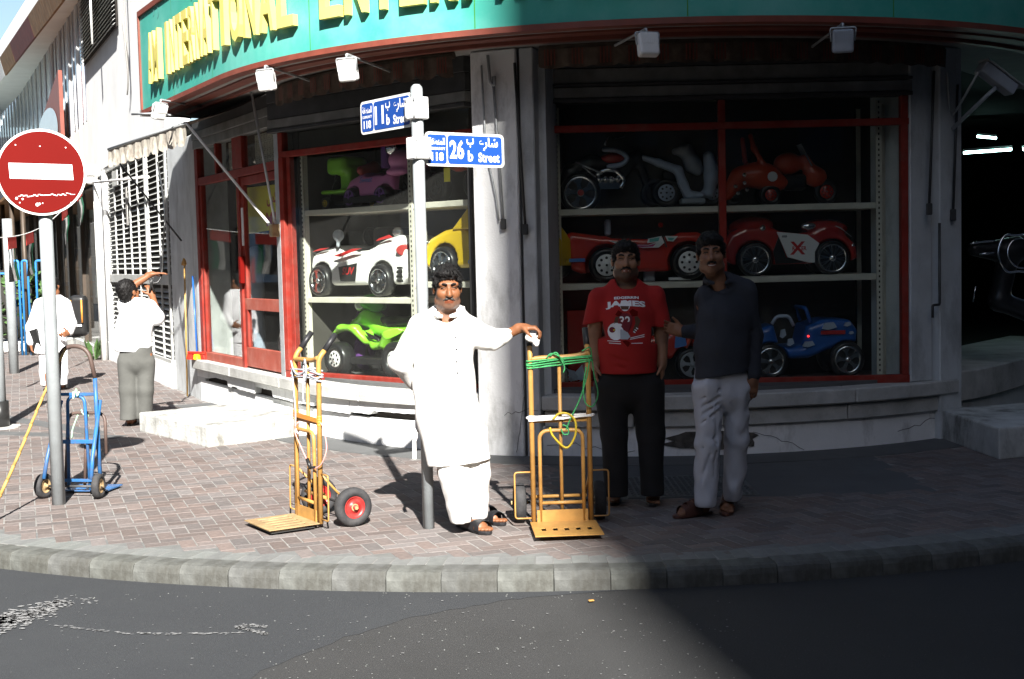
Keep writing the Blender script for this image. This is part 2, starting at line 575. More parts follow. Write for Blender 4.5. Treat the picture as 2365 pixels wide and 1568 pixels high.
class Field:
    def __init__(s, lo, hi, h):
        s.lo = np.array(lo, float)
        s.h = h
        s.n = np.maximum(4, np.ceil((np.array(hi, float)-s.lo)/h).astype(int)+1)
        s.D = np.full(tuple(s.n), 1., np.float32)
        s.ax = [(s.lo[i]+h*np.arange(s.n[i])).astype(np.float32) for i in range(3)]
    def comb(s, fn, lo, hi, k=.0, op='u', pad=None):
        pad = (k+4*s.h) if pad is None else pad
        a = np.clip(np.floor((np.array(lo)-pad-s.lo)/s.h).astype(int), 0, s.n)
        b = np.clip(np.ceil((np.array(hi)+pad-s.lo)/s.h).astype(int)+1, 0, s.n)
        if (b <= a).any(): return s
        S = tuple(slice(a[i], b[i]) for i in range(3))
        X = s.ax[0][S[0]][:, None, None]; Y = s.ax[1][S[1]][None, :, None]; Z = s.ax[2][S[2]][None, None, :]
        d = fn(X, Y, Z)
        D = s.D[S]
        k = max(k, 1e-5)
        if op == 'u':
            t = np.clip(.5+.5*(D-d)/k, 0, 1)
            s.D[S] = D*(1-t)+d*t-k*t*(1-t)
        elif op == 's':
            t = np.clip(.5-.5*(D+d)/k, 0, 1)
            s.D[S] = D*(1-t)-d*t+k*t*(1-t)
        else:
            t = np.clip(.5-.5*(d-D)/k, 0, 1)
            s.D[S] = d*(1-t)+D*t+k*t*(1-t)
        return s
    def rc(s, p0, p1, r0, r1=None, k=.02, op='u', flat=None):
        """round cone; flat=(axis, f): thinner by f along axis"""
        p0, p1 = np.array(p0, float), np.array(p1, float)
        r1 = r0 if r1 is None else r1
        d = p1-p0
        n = None
        if flat is not None:
            n = np.array(flat[0], float); n /= np.linalg.norm(n); f = flat[1]-1.
            d2 = d+n*f*d.dot(n)
        else:
            d2 = d
        L2 = max(float(d2.dot(d2)), 1e-9)
        def fn(X, Y, Z):
            x, y, z = X-p0[0], Y-p0[1], Z-p0[2]
            if n is not None:
                e = (x*n[0]+y*n[1]+z*n[2])*f
                x, y, z = x+n[0]*e, y+n[1]*e, z+n[2]*e
            t = np.clip((x*d2[0]+y*d2[1]+z*d2[2])/L2, 0, 1)
            q = np.sqrt((x-t*d2[0])**2+(y-t*d2[1])**2+(z-t*d2[2])**2)
            return q-(r0+t*(r1-r0))
        m = max(r0, r1)
        return s.comb(fn, np.minimum(p0, p1)-m, np.maximum(p0, p1)+m, k, op)
    def chain(s, pts, rs, k=.02, flat=None, op='u'):
        for i in range(len(pts)-1):
            s.rc(pts[i], pts[i+1], rs[i], rs[i+1], k, op, flat)
        return s
    def ell(s, c, r, R=None, k=.02, op='u'):
        c, r = np.array(c, float), np.array(r, float)
        A = np.array(R) if R is not None else np.eye(3)
        def fn(X, Y, Z):
            x, y, z = X-c[0], Y-c[1], Z-c[2]
            q = [(A[0, i]*x+A[1, i]*y+A[2, i]*z)/r[i] for i in range(3)]
            k0 = np.sqrt(q[0]**2+q[1]**2+q[2]**2)+1e-6
            k1 = np.sqrt((q[0]/r[0])**2+(q[1]/r[1])**2+(q[2]/r[2])**2)+1e-6
            return k0*(k0-1)/k1
        m = np.sqrt(((A*r)**2).sum(1))
        return s.comb(fn, c-m, c+m, k, op)
    def box(s, c, half, R=None, rd=.01, k=.01, op='u'):
        c, half = np.array(c, float), np.array(half, float)-rd
        A = np.array(R) if R is not None else np.eye(3)
        def fn(X, Y, Z):
            x, y, z = X-c[0], Y-c[1], Z-c[2]
            q = [np.abs(A[0, i]*x+A[1, i]*y+A[2, i]*z)-half[i] for i in range(3)]
            o = np.sqrt(sum(np.maximum(a, 0)**2 for a in q))
            return o+np.minimum(np.maximum(np.maximum(q[0], q[1]), q[2]), 0)-rd
        m = np.abs(A) @ (half+rd)
        return s.comb(fn, c-m, c+m, k, op)
    def plane(s, p, n, k=.004):
        """keep what lies below the plane"""
        p, n = np.array(p, float), np.array(n, float)
        n /= np.linalg.norm(n)
        return s.comb(lambda X, Y, Z: (X-p[0])*n[0]+(Y-p[1])*n[1]+(Z-p[2])*n[2], s.lo-9, s.lo+99, k, 'i')
    def poly(s, pts, o, u, v, nrm, half, rd=.02, k=.0, op='u', taper=0.):
        """polygon (in u,v from o) made thick by +-half along nrm, rounded edges; taper narrows it per metre of height"""
        o, u, v, nrm = (np.array(a, float) for a in (o, u, v, nrm))
        P = np.array(pts, float)
        n = len(P)
        def fn(X, Y, Z):
            x, y, z = X-o[0], Y-o[1], Z-o[2]
            a = x*u[0]+y*u[1]+z*u[2]
            b = x*v[0]+y*v[1]+z*v[2]
            c = x*nrm[0]+y*nrm[1]+z*nrm[2]
            a, b, c = np.broadcast_arrays(a, b, c)
            best = np.full(a.shape, 1e9, np.float32)
            ins = np.zeros(a.shape, bool)
            for i in range(n):
                (x0, y0), (x1, y1) = P[i], P[(i+1) % n]
                ex, ey = x1-x0, y1-y0
                t = np.clip(((a-x0)*ex+(b-y0)*ey)/max(ex*ex+ey*ey, 1e-9), 0, 1)
                best = np.minimum(best, (a-x0-t*ex)**2+(b-y0-t*ey)**2)
                if y0 != y1:
                    ins ^= ((y0 > b) != (y1 > b)) & (a < (x1-x0)*(b-y0)/(y1-y0)+x0)
            d2 = np.sqrt(best)*np.where(ins, -1, 1)
            dz = np.abs(c)-(half-taper*np.maximum(b, 0))
            qa, qb = np.maximum(d2+rd, 0), np.maximum(dz+rd, 0)
            return np.sqrt(qa*qa+qb*qb)+np.minimum(np.maximum(d2+rd, dz+rd), 0)-rd
        C = np.array([o+u*a+v*b+nrm*t for a, b in P for t in (-half, half)])
        return s.comb(fn, C.min(0), C.max(0), k, op)
    def noise(s, amp, freq, seed=1, where=None):
        I = np.nonzero(np.abs(s.D) < amp+.03)
        X, Y, Z = (s.ax[i][I[i]] for i in range(3))
        fr = freq if isinstance(freq, (tuple, list)) else (freq,)*3
        nv = vnoise(X*fr[0], Y*fr[1], Z*fr[2], seed)
        if where is not None: nv = nv*where(X, Y, Z)
        s.D[I] += (amp*nv).astype(np.float32)
        return s
    def mesh(s, smooth=1):
        D = s.D
        D[0] = 1; D[-1] = 1; D[:, 0] = 1; D[:, -1] = 1; D[:, :, 0] = 1; D[:, :, -1] = 1
        I = D < 0
        nx, ny, nz = D.shape
        cnt = np.zeros((nx-1, ny-1, nz-1), np.int8)
        for a in (0, 1):
            for b in (0, 1):
                for c in (0, 1):
                    cnt += I[a:nx-1+a, b:ny-1+b, c:nz-1+c]
        act = (cnt > 0) & (cnt < 8)
        ii, jj, kk = np.nonzero(act)
        idx = np.full(act.shape, -1, np.int64)
        idx[ii, jj, kk] = np.arange(len(ii))
        pos = np.zeros((len(ii), 3))
        num = np.zeros(len(ii))
        cs = [(a, b, c) for a in (0, 1) for b in (0, 1) for c in (0, 1)]
        V = {q: D[ii+q[0], jj+q[1], kk+q[2]] for q in cs}
        for q in cs:
            for ax in range(3):
                if q[ax] == 0:
                    q2 = tuple(1 if i == ax else q[i] for i in range(3))
                    d0, d1 = V[q], V[q2]
                    m = (d0 < 0) != (d1 < 0)
                    t = np.where(m, d0/np.where(m, d0-d1, 1), 0)
                    for i in range(3):
                        pos[:, i] += np.where(m, q[i]+(t if i == ax else 0), 0)
                    num += m
        P = s.lo+(np.stack([ii, jj, kk], 1)+pos/num[:, None])*s.h
        F = []
        for ax in range(3):
            sl0 = [slice(None)]*3; sl1 = [slice(None)]*3
            sl0[ax] = slice(0, -1); sl1[ax] = slice(1, None)
            A, B = I[tuple(sl0)], I[tuple(sl1)]
            e = np.nonzero(A != B)
            o1, o2 = [i for i in range(3) if i != ax]
            E = np.stack(e, 1)
            ok = (E[:, o1] > 0) & (E[:, o2] > 0) & (E[:, o1] < D.shape[o1]-1) & (E[:, o2] < D.shape[o2]-1)
            E = E[ok]
            fl = A[tuple(E.T)]
            qs = []
            for da, db in ((0, 0), (1, 0), (1, 1), (0, 1)):
                c = E.copy()
                c[:, o1] -= da; c[:, o2] -= db
                qs.append(idx[c[:, 0], c[:, 1], c[:, 2]])
            Q = np.stack(qs, 1)
            if ax == 1: fl = ~fl
            Q[fl] = Q[fl][:, ::-1]
            F.append(Q)
        F = np.concatenate(F)
        F = F[(F >= 0).all(1)][:, ::-1]
        for _ in range(smooth):
            acc = np.zeros_like(P); n = np.zeros(len(P))
            for a, b in ((0, 1), (1, 2), (2, 3), (3, 0)):
                np.add.at(acc, F[:, a], P[F[:, b]]); np.add.at(n, F[:, a], 1)
                np.add.at(acc, F[:, b], P[F[:, a]]); np.add.at(n, F[:, b], 1)
            P = P*.5+.5*acc/np.maximum(n, 1)[:, None]
        return P, F
    def obj(s, name, m, parent=None, smooth=1, attr=None, **kw):
        P, F = s.mesh(smooth)
        off = np.array(LOC[parent.name]) if parent is not None else np.array([P[:, 0].mean(), P[:, 1].mean(), P[:, 2].min()])
        me = bpy.data.meshes.new(name)
        me.vertices.add(len(P))
        me.vertices.foreach_set('co', (P-off).astype(np.float32).ravel())
        me.loops.add(len(F)*4)
        me.loops.foreach_set('vertex_index', F.astype(np.int32).ravel())
        me.polygons.add(len(F))
        me.polygons.foreach_set('loop_start', np.arange(0, len(F)*4, 4, dtype=np.int32))
        me.polygons.foreach_set('use_smooth', np.ones(len(F), bool))
        me.materials.append(M[m] if isinstance(m, str) else m)
        if attr:
            for an, fn in attr.items():
                a = me.attributes.new(an, 'FLOAT', 'POINT')
                a.data.foreach_set('value', np.asarray(fn(P), np.float32))
        me.update(calc_edges=True)
        me.validate()
        o = link(name, me, parent, (0, 0, 0) if parent is not None else tuple(off))
        return tag(o, **kw)
SHX = 5.66
# ------------------------------------------------------------------ ground
KC, KR = Vector((.36, 14.48)), 7.70
C0, R0 = Vector((1.5, 14.65)), 4.1
A0 = R_(60.5)
SL, SJ = -R0*A0, -R0*A0-3.75
TN = Vector((-math.sin(A0), -math.cos(A0)))
TU = Vector((-math.cos(A0), math.sin(A0)))
TP = C0+TN*R0
U2 = Vector((-.42, .9075)).normalized()
N2 = Vector((-U2.y, U2.x))
if N2.x > 0: N2 = -N2
JP = TP+TU*3.75
AR = R_(52)
SR = R0*AR
def fp(s, off=0., z=0.):
    """point of the shop front: s metres along it, off metres out from it"""
    if s >= SR:
        n = Vector((math.sin(AR), -math.cos(AR)))
        p = C0+n*(R0+off)+Vector((math.cos(AR), math.sin(AR)))*(s-SR)
    elif s >= SL:
        a = s/R0
        p = C0+Vector((math.sin(a), -math.cos(a)))*(R0+off)
    elif s >= SJ:
        p = TP+TU*(SL-s)+TN*off
    else:
        p = JP+U2*(SJ-s)+N2*off
    return Vector((p.x, p.y, z))
def fn_(s):
    if s >= SR: return Vector((math.sin(AR), -math.cos(AR), 0))
    if s >= SL: return Vector((math.sin(s/R0), -math.cos(s/R0), 0))
    return Vector((TN.x, TN.y, 0)) if s >= SJ else Vector((N2.x, N2.y, 0))
def off_of(p):
    p = Vector((p[0], p[1]))
    if (p-JP).dot(U2) > 0 and (p-JP).dot(N2) > -3: return (p-JP).dot(N2)
    if (p-TP).dot(TU) > 0 and p.x < 0: return (p-TP).dot(TN)
    return (p-C0).length-R0
def ss(s0, s1, ds=.12):
    n = max(1, int(math.ceil(abs(s1-s0)/ds)))
    return [s0+(s1-s0)*i/n for i in range(n+1)]
def sweep(mb, prof, s0, s1, ds=.12, mi=0, closed=True, jit=None, smooth=False):
    S = ss(s0, s1, ds)
    k = len(prof)
    vs = []
    for i, s in enumerate(S):
        for j, (o, z) in enumerate(prof):
            dz = jit(i, j) if jit else 0
            vs.append(fp(s, o, z+dz))
    fs = []
    for i in range(len(S)-1):
        for j in range(k if closed else k-1):
            j2 = (j+1) % k
            fs.append((i*k+j, (i+1)*k+j, (i+1)*k+j2, i*k+j2))
    if closed:
        fs.append(tuple(range(k)))
        fs.append(tuple((len(S)-1)*k+j for j in reversed(range(k))))
    return mb.add(vs, fs, mi, smooth)
def rect(o0, o1, z0, z1):
    return [(o0, z0), (o1, z0), (o1, z1), (o0, z1)]

# road: one sheet to the horizon, a newer bluish patch of asphalt on it, worn paint
b = MB()
b.add([(-250, -250, -.11), (250, -250, -.11), (250, 250, -.11), (-250, 250, -.11)], [(0, 1, 2, 3)])
road = b.obj('road', 'asphalt_old', kind='structure', fix=False)
def sheet(pts, z, name, m, parent, kind=None):
    mb = MB()
    mb.add([(p[0], p[1], z) for p in pts], [tuple(range(len(pts)))])
    o = mb.obj(name, m, parent)
    if kind: o['kind'] = kind
    return o
pp = [(-420, 1560), (520, 1600), (640, 1532), (800, 1472), (930, 1432), (1040, 1408), (1150, 1388), (1250, 1376)]
edge = [G(x+rnd.uniform(-9, 9), y+rnd.uniform(-3, 3), -.1082) for x, y in sum([[((a[0]*(4-k)+b_[0]*k)/4, (a[1]*(4-k)+b_[1]*k)/4) for k in range(4)] for a, b_ in zip(pp, pp[1:])], [])]
arc = []
for i in range(0, 41):
    a = R_(2-i*1.9)
    arc.append(Vector((KC.x+math.sin(a)*(KR+.01), KC.y-math.cos(a)*(KR+.01), 0)))
sheet(edge+arc+[Vector((-9, 9, 0)), Vector((-9, 4, 0))], -.1082, 'asphalt_patch', 'asphalt_new', road)
mb = MB()
def blob(px, py, r, z=-.102, sx=1.6):
    c = G(px, py, z)
    n = rnd.randint(5, 8)
    a0 = rnd.random()*6
    mb.add([c+Vector((math.cos(a0+2*PI*i/n)*r*sx*rnd.uniform(.5, 1.2), math.sin(a0+2*PI*i/n)*r*rnd.uniform(.5, 1.2), 0)) for i in range(n)], [tuple(range(n))])
for i in range(230):
    t = rnd.random()**.8
    x = -40+t*180
    blob(x+rnd.gauss(0, 9), 1450-(x+10)*.42+rnd.gauss(0, 9)*(1.1-t*.6), rnd.uniform(.005, .02)*(1.2-t*.5))
for i in range(140):
    x = rnd.uniform(-20, 130)
    blob(x, 1428-(x*.08)+rnd.gauss(0, 8), rnd.uniform(.006, .02)*(1.05-x/200))
for i in range(50):
    x = rnd.uniform(120, 225)
    blob(x, 1392-(x-120)*.02+rnd.gauss(0, 6), rnd.uniform(.003, .009))
for i in range(100):
    x = rnd.uniform(100, 560)
    blob(x, 1440+22*min(1, (x-90)/200)+rnd.gauss(0, 1.2), rnd.uniform(.0025, .006), sx=3)
for i in range(70):
    x = rnd.uniform(545, 615)
    blob(x, 1447+(x-545)*.22+rnd.gauss(0, 1.5), rnd.uniform(.003, .008), sx=2)
    blob(x, 1443+abs(x-580)*.1+rnd.gauss(0, 1.5), rnd.uniform(.003, .006), sx=2)
for i in range(150):
    blob(rnd.uniform(0, 1700), rnd.uniform(1385, 1568), rnd.uniform(.002, .005))
o = mb.obj('road_marking', 'road_paint', road)
o['kind'] = 'stuff'
mb = MB()
for i in range(190):                       # pale chips of stone lying in the worn asphalt and in the gutter
    px, py = (rnd.uniform(600, 1700), rnd.uniform(1430, 1568)) if i < 140 else (rnd.uniform(0, 1400), 1374+rnd.gauss(4, 5))
    c = G(px, py, -.108)
    r = rnd.uniform(.001, .0036)
    mb.box(c+Vector((0, 0, .002)), (r*2, r*1.5, r), Matrix.Rotation(rnd.random()*3, 3, 'Z'))
o = mb.obj('stone_chip', 'border_paver', road)
o['kind'] = 'stuff'

# pavement bed with single bricks in herringbone, border pavers and kerb stones
b = MB()
poly = []
for i in range(61):
    a = R_(-82+i*2.5)
    poly.append(Vector((KC.x+math.sin(a)*(KR-.14), KC.y-math.cos(a)*(KR-.14), -.0025)))
poly += [poly[-1]+Vector((30, 30, 0)), Vector((30, 90, -.0025)), Vector((-50, 90, -.0025)), poly[0]+Vector((-30, 65, 0))]
b.add(poly, [tuple(range(len(poly)))])
pav = b.obj('pavement', 'joint_sand', kind='structure')
def brick_mesh(L, Wd, name, m):
    mb = MB()
    a, c, e, z = L/2, Wd/2, .003, .05
    mb.add([(-a, -c, -z), (a, -c, -z), (a, c, -z), (-a, c, -z), (-a, -c, -e), (a, -c, -e), (a, c, -e), (-a, c, -e),
            (-a+e, -c+e, 0), (a-e, -c+e, 0), (a-e, c-e, 0), (-a+e, c-e, 0)],
           [(0, 1, 5, 4), (1, 2, 6, 5), (2, 3, 7, 6), (3, 0, 4, 7), (4, 5, 9, 8), (5, 6, 10, 9), (6, 7, 11, 10), (7, 4, 8, 11), (8, 9, 10, 11)])
    return mb.mesh(name, m)
BA = R_(21)
e1, e2 = Vector((math.cos(BA), math.sin(BA))), Vector((-math.sin(BA), math.cos(BA)))
cells = []
for i in range(-150, 320):
    for j in range(-40, 330):
        k = (i-j) % 4
        if k == 0: c, rot = (i+1, j+.5), 0
        elif k == 3: c, rot = (i+.5, j+1), 1
        else: continue
        p = e1*c[0]*.1+e2*c[1]*.1+Vector((-6, 4))
        if p.y < 6 or p.y > 27 or (p-KC).length > KR-.36 and p.y < 15: continue
        of = off_of(p)
        if of < (.02 if p.y > 15.5 else .42) or (p.x > 0 and p.y > 12.5): continue
        if p.x < -3.3 and p.y > 14 and of > 9: continue
        q = proj((p.x, p.y, 0))
        if q[0] < -260 or q[0] > 2640: continue
        if .30 < p.x < 2.9 and 8.78 < p.y < 10.6: continue           # the cement patch with the cover
        cells.append((p, rot, 0 if -40 < q[0] < 2400 else 1))
cells.sort(key=lambda c: (c[2], c[0].length+.35*abs(c[0].x+.6)))
bm_ = brick_mesh(.1925, .0925, 'brick', 'brick')
mb = MB()
for n, (p, rot, f) in enumerate(cells):
    ang = BA+(PI/2 if rot else 0)+rnd.gauss(0, .006)
    z = rnd.gauss(0, .0006)
    tx, ty = rnd.gauss(0, .002), rnd.gauss(0, .0035)
    if n < 300:
        o = link('brick', bm_, pav, (0, 0, 0))
        o.location = Vector((p.x, p.y, z))-LOC[pav.name]
        o.rotation_euler = (ty, tx, ang)
    else:
        u, v = Vector((math.cos(ang), math.sin(ang), tx)), Vector((-math.sin(ang), math.cos(ang), ty))
        c = Vector((p.x, p.y, z))
        a, w_, e = .0962, .0462, .003
        P = [c+u*x*a+v*y*w_-Vector((0, 0, .03)) for x, y in ((-1, -1), (1, -1), (1, 1), (-1, 1))]
        Q = [c+u*x*a+v*y*w_-Vector((0, 0, e)) for x, y in ((-1, -1), (1, -1), (1, 1), (-1, 1))]
        S = [c+u*x*(a-e)+v*y*(w_-e) for x, y in ((-1, -1), (1, -1), (1, 1), (-1, 1))]
        mb.add(P+Q+S, [(0, 1, 5, 4), (1, 2, 6, 5), (2, 3, 7, 6), (3, 0, 4, 7), (4, 5, 9, 8), (5, 6, 10, 9), (6, 7, 11, 10), (7, 4, 8, 11), (8, 9, 10, 11)])
o = mb.obj('paver_bricks', 'brick', pav, fix=False)
o['kind'] = 'stuff'
bp = brick_mesh(.195, .099, 'border_paver', 'border_paver')
n = int(KR*R_(120)/.104)
for i in range(n):
    a = R_(-62)+R_(120)*i/n
    o = link('border_paver', bp, pav)
    o.location = Vector((KC.x+math.sin(a)*(KR-.25), KC.y-math.cos(a)*(KR-.25), rnd.gauss(0, .001)))-LOC[pav.name]
    o.rotation_euler = (rnd.gauss(0, .004), rnd.gauss(0, .004), a+PI/2)
mb = MB()
P = []
for i in range(81):
    a = R_(-66+i*1.6)
    P.append([Vector((KC.x+math.sin(a)*r, KC.y-math.cos(a)*r, -.0015)) for r in (KR-.30, KR-.46)])
mb.grid(P, 0, False)
mb.obj('border_bed', 'border_paver', pav, fix=False)
kerb = empty('kerb', (KC.x, KC.y-KR, -.13), None, None)
kerb['kind'] = 'structure'
kmesh = []
for k in range(3):
    mb = MB()
    L = .3022
    prof = [(-.075, -.05), (.085, -.05), (.082, .085), (.074, .112), (.055, .128), (.025, .134), (-.075, .136)]
    rr = random.Random(k)
    vs = []
    X = [-L/2, -L/2+.004, -L/4, 0, L/4, L/2-.004, L/2]
    for i, x in enumerate(X):
        for (o_, z) in prof:
            e = 1 if 0 < i < 6 else .993
            vs.append((x, -o_*e+rr.gauss(0, .0015), z*e+rr.gauss(0, .0012)))
    m_ = len(prof)
    fs = [(i*m_+j, (i+1)*m_+j, (i+1)*m_+(j+1) % m_, i*m_+(j+1) % m_) for i in range(6) for j in range(m_)]
    fs += [tuple(range(m_)), tuple(6*m_+j for j in range(m_))]
    mb.add(vs, fs, 0, False)
    kmesh.append(mb.mesh('kerb_stone', 'kerb'))
n = int(KR*R_(125)/.303)
for i in range(n):
    a = R_(-66)+R_(125)*i/n
    o = link('kerb_stone', kmesh[i % 3], kerb)
    o.location = Vector((KC.x+math.sin(a)*(KR-.08), KC.y-math.cos(a)*(KR-.08), -.134+rnd.gauss(0, .002)))-LOC[kerb.name]
    o.rotation_euler = (0, 0, a+rnd.gauss(0, .004))
# smooth cement along the plinth, and the dark cement round the drain cover
mb = MB()
sweep(mb, rect(-.1, .43, -.03, .004), SJ+.4, SR+1.5, .15)
mb.obj('cement_strip', 'cement_strip', pav)
mb = MB()
mb.box((1.60, 9.66, -.0175), (2.66, 1.84, .034))
mb.obj('cement_patch', 'cement_strip', pav)
mb = MB()
for (a, c) in (((-6.5, 15.2), (-4.2, 12.9)), ((-8.2, 14.2), (-3.9, 12.6))):
    mb.beam((a[0], a[1], -.008), (c[0], c[1], -.008), .22, .022)
mb.obj('cement_band', 'cement_strip', pav)
cov = empty('drain_cover', (1.24, 9.2, .0), 'chequered metal drain cover in the pavement behind the two men in the shade', 'drain cover')
mb = MB()
mb.box((1.24, 9.2, .002), (.92, .84, .007))
mb.obj('plate', 'sole_plate', cov)
mb = MB()
for i in range(21):
    for j in range(19):
        mb.box((1.24-.41+i*.0413, 9.2-.37+j*.0413, .0068), (.03, .009, .004), Matrix.Rotation(R_(45 if (i+j) % 2 else -45), 3, 'Z'))
o = mb.obj('tread', 'sole_plate', cov)
o['kind'] = 'stuff'

# ------------------------------------------------------------------ the corner shop
SIGN_OFF, SZ0, SZ1 = .75, 3.42, 4.53
shop = empty('shop_building', (C0.x, C0.y, 0), 'rounded white corner shop with red framed display windows under a green sign', 'shop')
LEDGE = .52
# plinth, broken second course and ledge slabs
mb = MB()
sweep(mb, rect(-.5, -.02, -.02, .25), SL-3.75, 2.68)
mb.obj('plinth', 'white_plaster', shop)
def jitter(seed, amp):
    r = random.Random(seed)
    tab = {}
    def f(i, j):
        if j in (0, 1):
            if not tab:
                v, run = 0, 0
                for n in range(400):
                    if run <= 0: run, v = r.randint(3, 22), (r.random()**3)*amp*1.3
                    run -= 1
                    tab[(n, 0)] = v+r.random()*amp*.1
            return tab[(i, 0)]
        return 0
    return f
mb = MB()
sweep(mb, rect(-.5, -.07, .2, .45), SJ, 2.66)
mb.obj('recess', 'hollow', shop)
cuts = [SL-3.8, SL-2.4, -4.6, -3.4, -2.3, -1.9]
for i in range(len(cuts)-1):
    mb = MB()
    sweep(mb, rect(-.09, .012, .262, .395), cuts[i]+.006, cuts[i+1]-.006, .035, jit=jitter(i, .07))
    mb.obj('course_block', 'white_plaster', shop)
cuts = [-1.26, -.5, .42, 1.35, 2.62]
for i in range(len(cuts)-1):
    mb = MB()
    sweep(mb, rect(-.09, .015, .252, .385), cuts[i]+.005, cuts[i+1]-.005, .1)
    mb.obj('course_block', 'concrete', shop, bev=.008)
cuts = [SL-3.9, SL-2.3, SL-.6, -3.2, -1.86]
for i in range(len(cuts)-1):
    mb = MB()
    sweep(mb, rect(-.62, .06, .395, LEDGE), cuts[i]+.002, cuts[i+1]-.002, .1)
    mb.obj('ledge_slab', 'concrete', shop, bev=.012)
cuts = [-1.27, .05, 1.4, 2.60]
for i in range(len(cuts)-1):
    mb = MB()
    sweep(mb, rect(-.62, .065, .395, LEDGE), cuts[i]+.003, cuts[i+1]-.003, .1)
    mb.obj('ledge_slab', 'concrete', shop, bev=.012)
# ragged hollow knocked into the plinth behind the men
mb = MB()
ctr = .15
pts = []
for i in range(18):
    a = 2*PI*i/18
    pts.append((ctr+math.cos(a)*.42*rnd.uniform(.75, 1.15), .13+math.sin(a)*.085*rnd.uniform(.8, 1.15)))
mb.add([fp(s, -.012, z) for s, z in pts], [tuple(range(18))])
vs = [fp(s, -.015, z) for s, z in pts]+[fp(ctr+(s-ctr)*.9, -.010, .13+(z-.13)*.9) for s, z in pts]
mb.obj('broken_plaster', 'broken', shop)
# fine cracks standing proud as thin dark seams
mb = MB()
for (s0, z0, s1, z1) in ((-2.4, .16, -1.95, .12), (1.9, .1, 2.5, .2), (-1.6, .36, -1.3, .4), (-1.25, .1, -.5, .05), (-1.5, .02, -1.42, .5), (.5, .2, .95, .03)):
    pts = [fp(s0+(s1-s0)*t/9, (.052 if s0 < -1.28 and s0 > -1.85 else -.019), z0+(z1-z0)*t/9+rnd.gauss(0, .012)) for t in range(10)]
    MB().tube(pts, .0025, 4).obj('crack', 'hollow', shop)
# column between the two windows
mb = MB()
sweep(mb, rect(-.45, .05, -.01, 3.425), -1.84, -1.43, .08)
mb.obj('column', 'white_plaster', shop, bev=.01)
mb = MB()
sweep(mb, rect(-.45, .035, -.01, 3.425), -1.405, -1.285, .08)
mb.obj('column', 'grey_plaster', shop, bev=.01)
mb = MB()
sweep(mb, rect(-.3, .01, -.01, 3.42), -1.432, -1.403, .08)
mb.obj('column_gap', 'dark_metal', shop)
mb = MB()
sweep(mb, rect(-.45, -.1, LEDGE-.05, 3.3), -1.29, -1.22, .08)
mb.obj('side_jamb', 'grey_plaster', shop)
# right hand piers
for (a, c, o_, z0) in ((2.06, 2.33, -.02, LEDGE), (2.36, 2.67, .04, -.01)):
    mb = MB()
    sweep(mb, rect(-.5, o_, z0, 3.425), a, c, .1)
    mb.obj('column', 'grey_plaster', shop, bev=.01)
# pier left of the door
mb = MB()
sweep(mb, rect(-.4, -.02, -.01, 3.3), SJ-1.75, SJ+.18, .2)
mb.obj('column', 'grey_plaster', shop, bev=.01)
# galvanised door post
mb = MB()
sweep(mb, rect(-.12, .02, LEDGE-.004, 3.3), SL-.62, SL-.50, .2)
mb.obj('post', 'galvanised', shop, bev=.004)
mb = MB()
sweep(mb, rect(-.12, -.01, LEDGE-.004, 3.3), SL-.493, SL-.45, .2)
mb.obj('guide_rail', 'dark_metal', shop)
# right window
YR, XA, XB, XM = 11.12, .285, 3.46, 1.85
ZT = 2.78
def bars(lst, name, m, bev=.004):
    for (p0, p1, w_, h_) in lst:
        MB().beam(p0, p1, w_, h_).obj(name, m, shop, bev=bev)
bars([((XA, YR, LEDGE+.035), (XB, YR, LEDGE+.035), .07, .07), ((XA, YR, ZT), (XB, YR, ZT), .07, .06)], 'window_rail', 'red_paint')
bars([((XA+.03, YR, LEDGE+.07), (XA+.03, YR, ZT-.03), .06, .06), ((XM, YR, LEDGE+.07), (XM, YR, ZT-.03), .06, .06),
      ((XB-.04, YR, LEDGE+.07), (XB-.04, YR, ZT-.03), .06, .08), ((XA+.03, YR, ZT+.03), (XA+.03, YR, 3.0), .06, .06),
      ((XM, YR, ZT+.03), (XM, YR, 3.0), .06, .06), ((XB-.04, YR, ZT+.03), (XB-.04, YR, 3.0), .06, .08)], 'window_stile', 'red_paint')
for (x0, x1, z0, z1) in ((XA+.06, XM-.03, LEDGE+.07, ZT-.03), (XM+.03, XB-.08, LEDGE+.07, ZT-.03), (XA+.06, XM-.03, ZT+.03, 3.0), (XM+.03, XB-.08, ZT+.03, 3.0)):
    MB().box(((x0+x1)/2, YR, (z0+z1)/2), (x1-x0, .006, z1-z0)).obj('window_pane', 'glass', shop)
for (z0, z1, d, m) in ((3.0, 3.035, .03, 'dark_metal'), (3.04, 3.13, .012, 'shutter_metal'), (3.135, 3.16, .03, 'dark_metal'), (3.165, 3.29, 0, 'shutter_metal'), (3.295, 3.43, .02, 'dark_metal')):
    MB().box(((XA+XB)/2, YR+.03-d/2, (z0+z1)/2), (XB-XA+.05, .12+d, z1-z0)).obj('shutter_slat', m, shop, bev=.003)
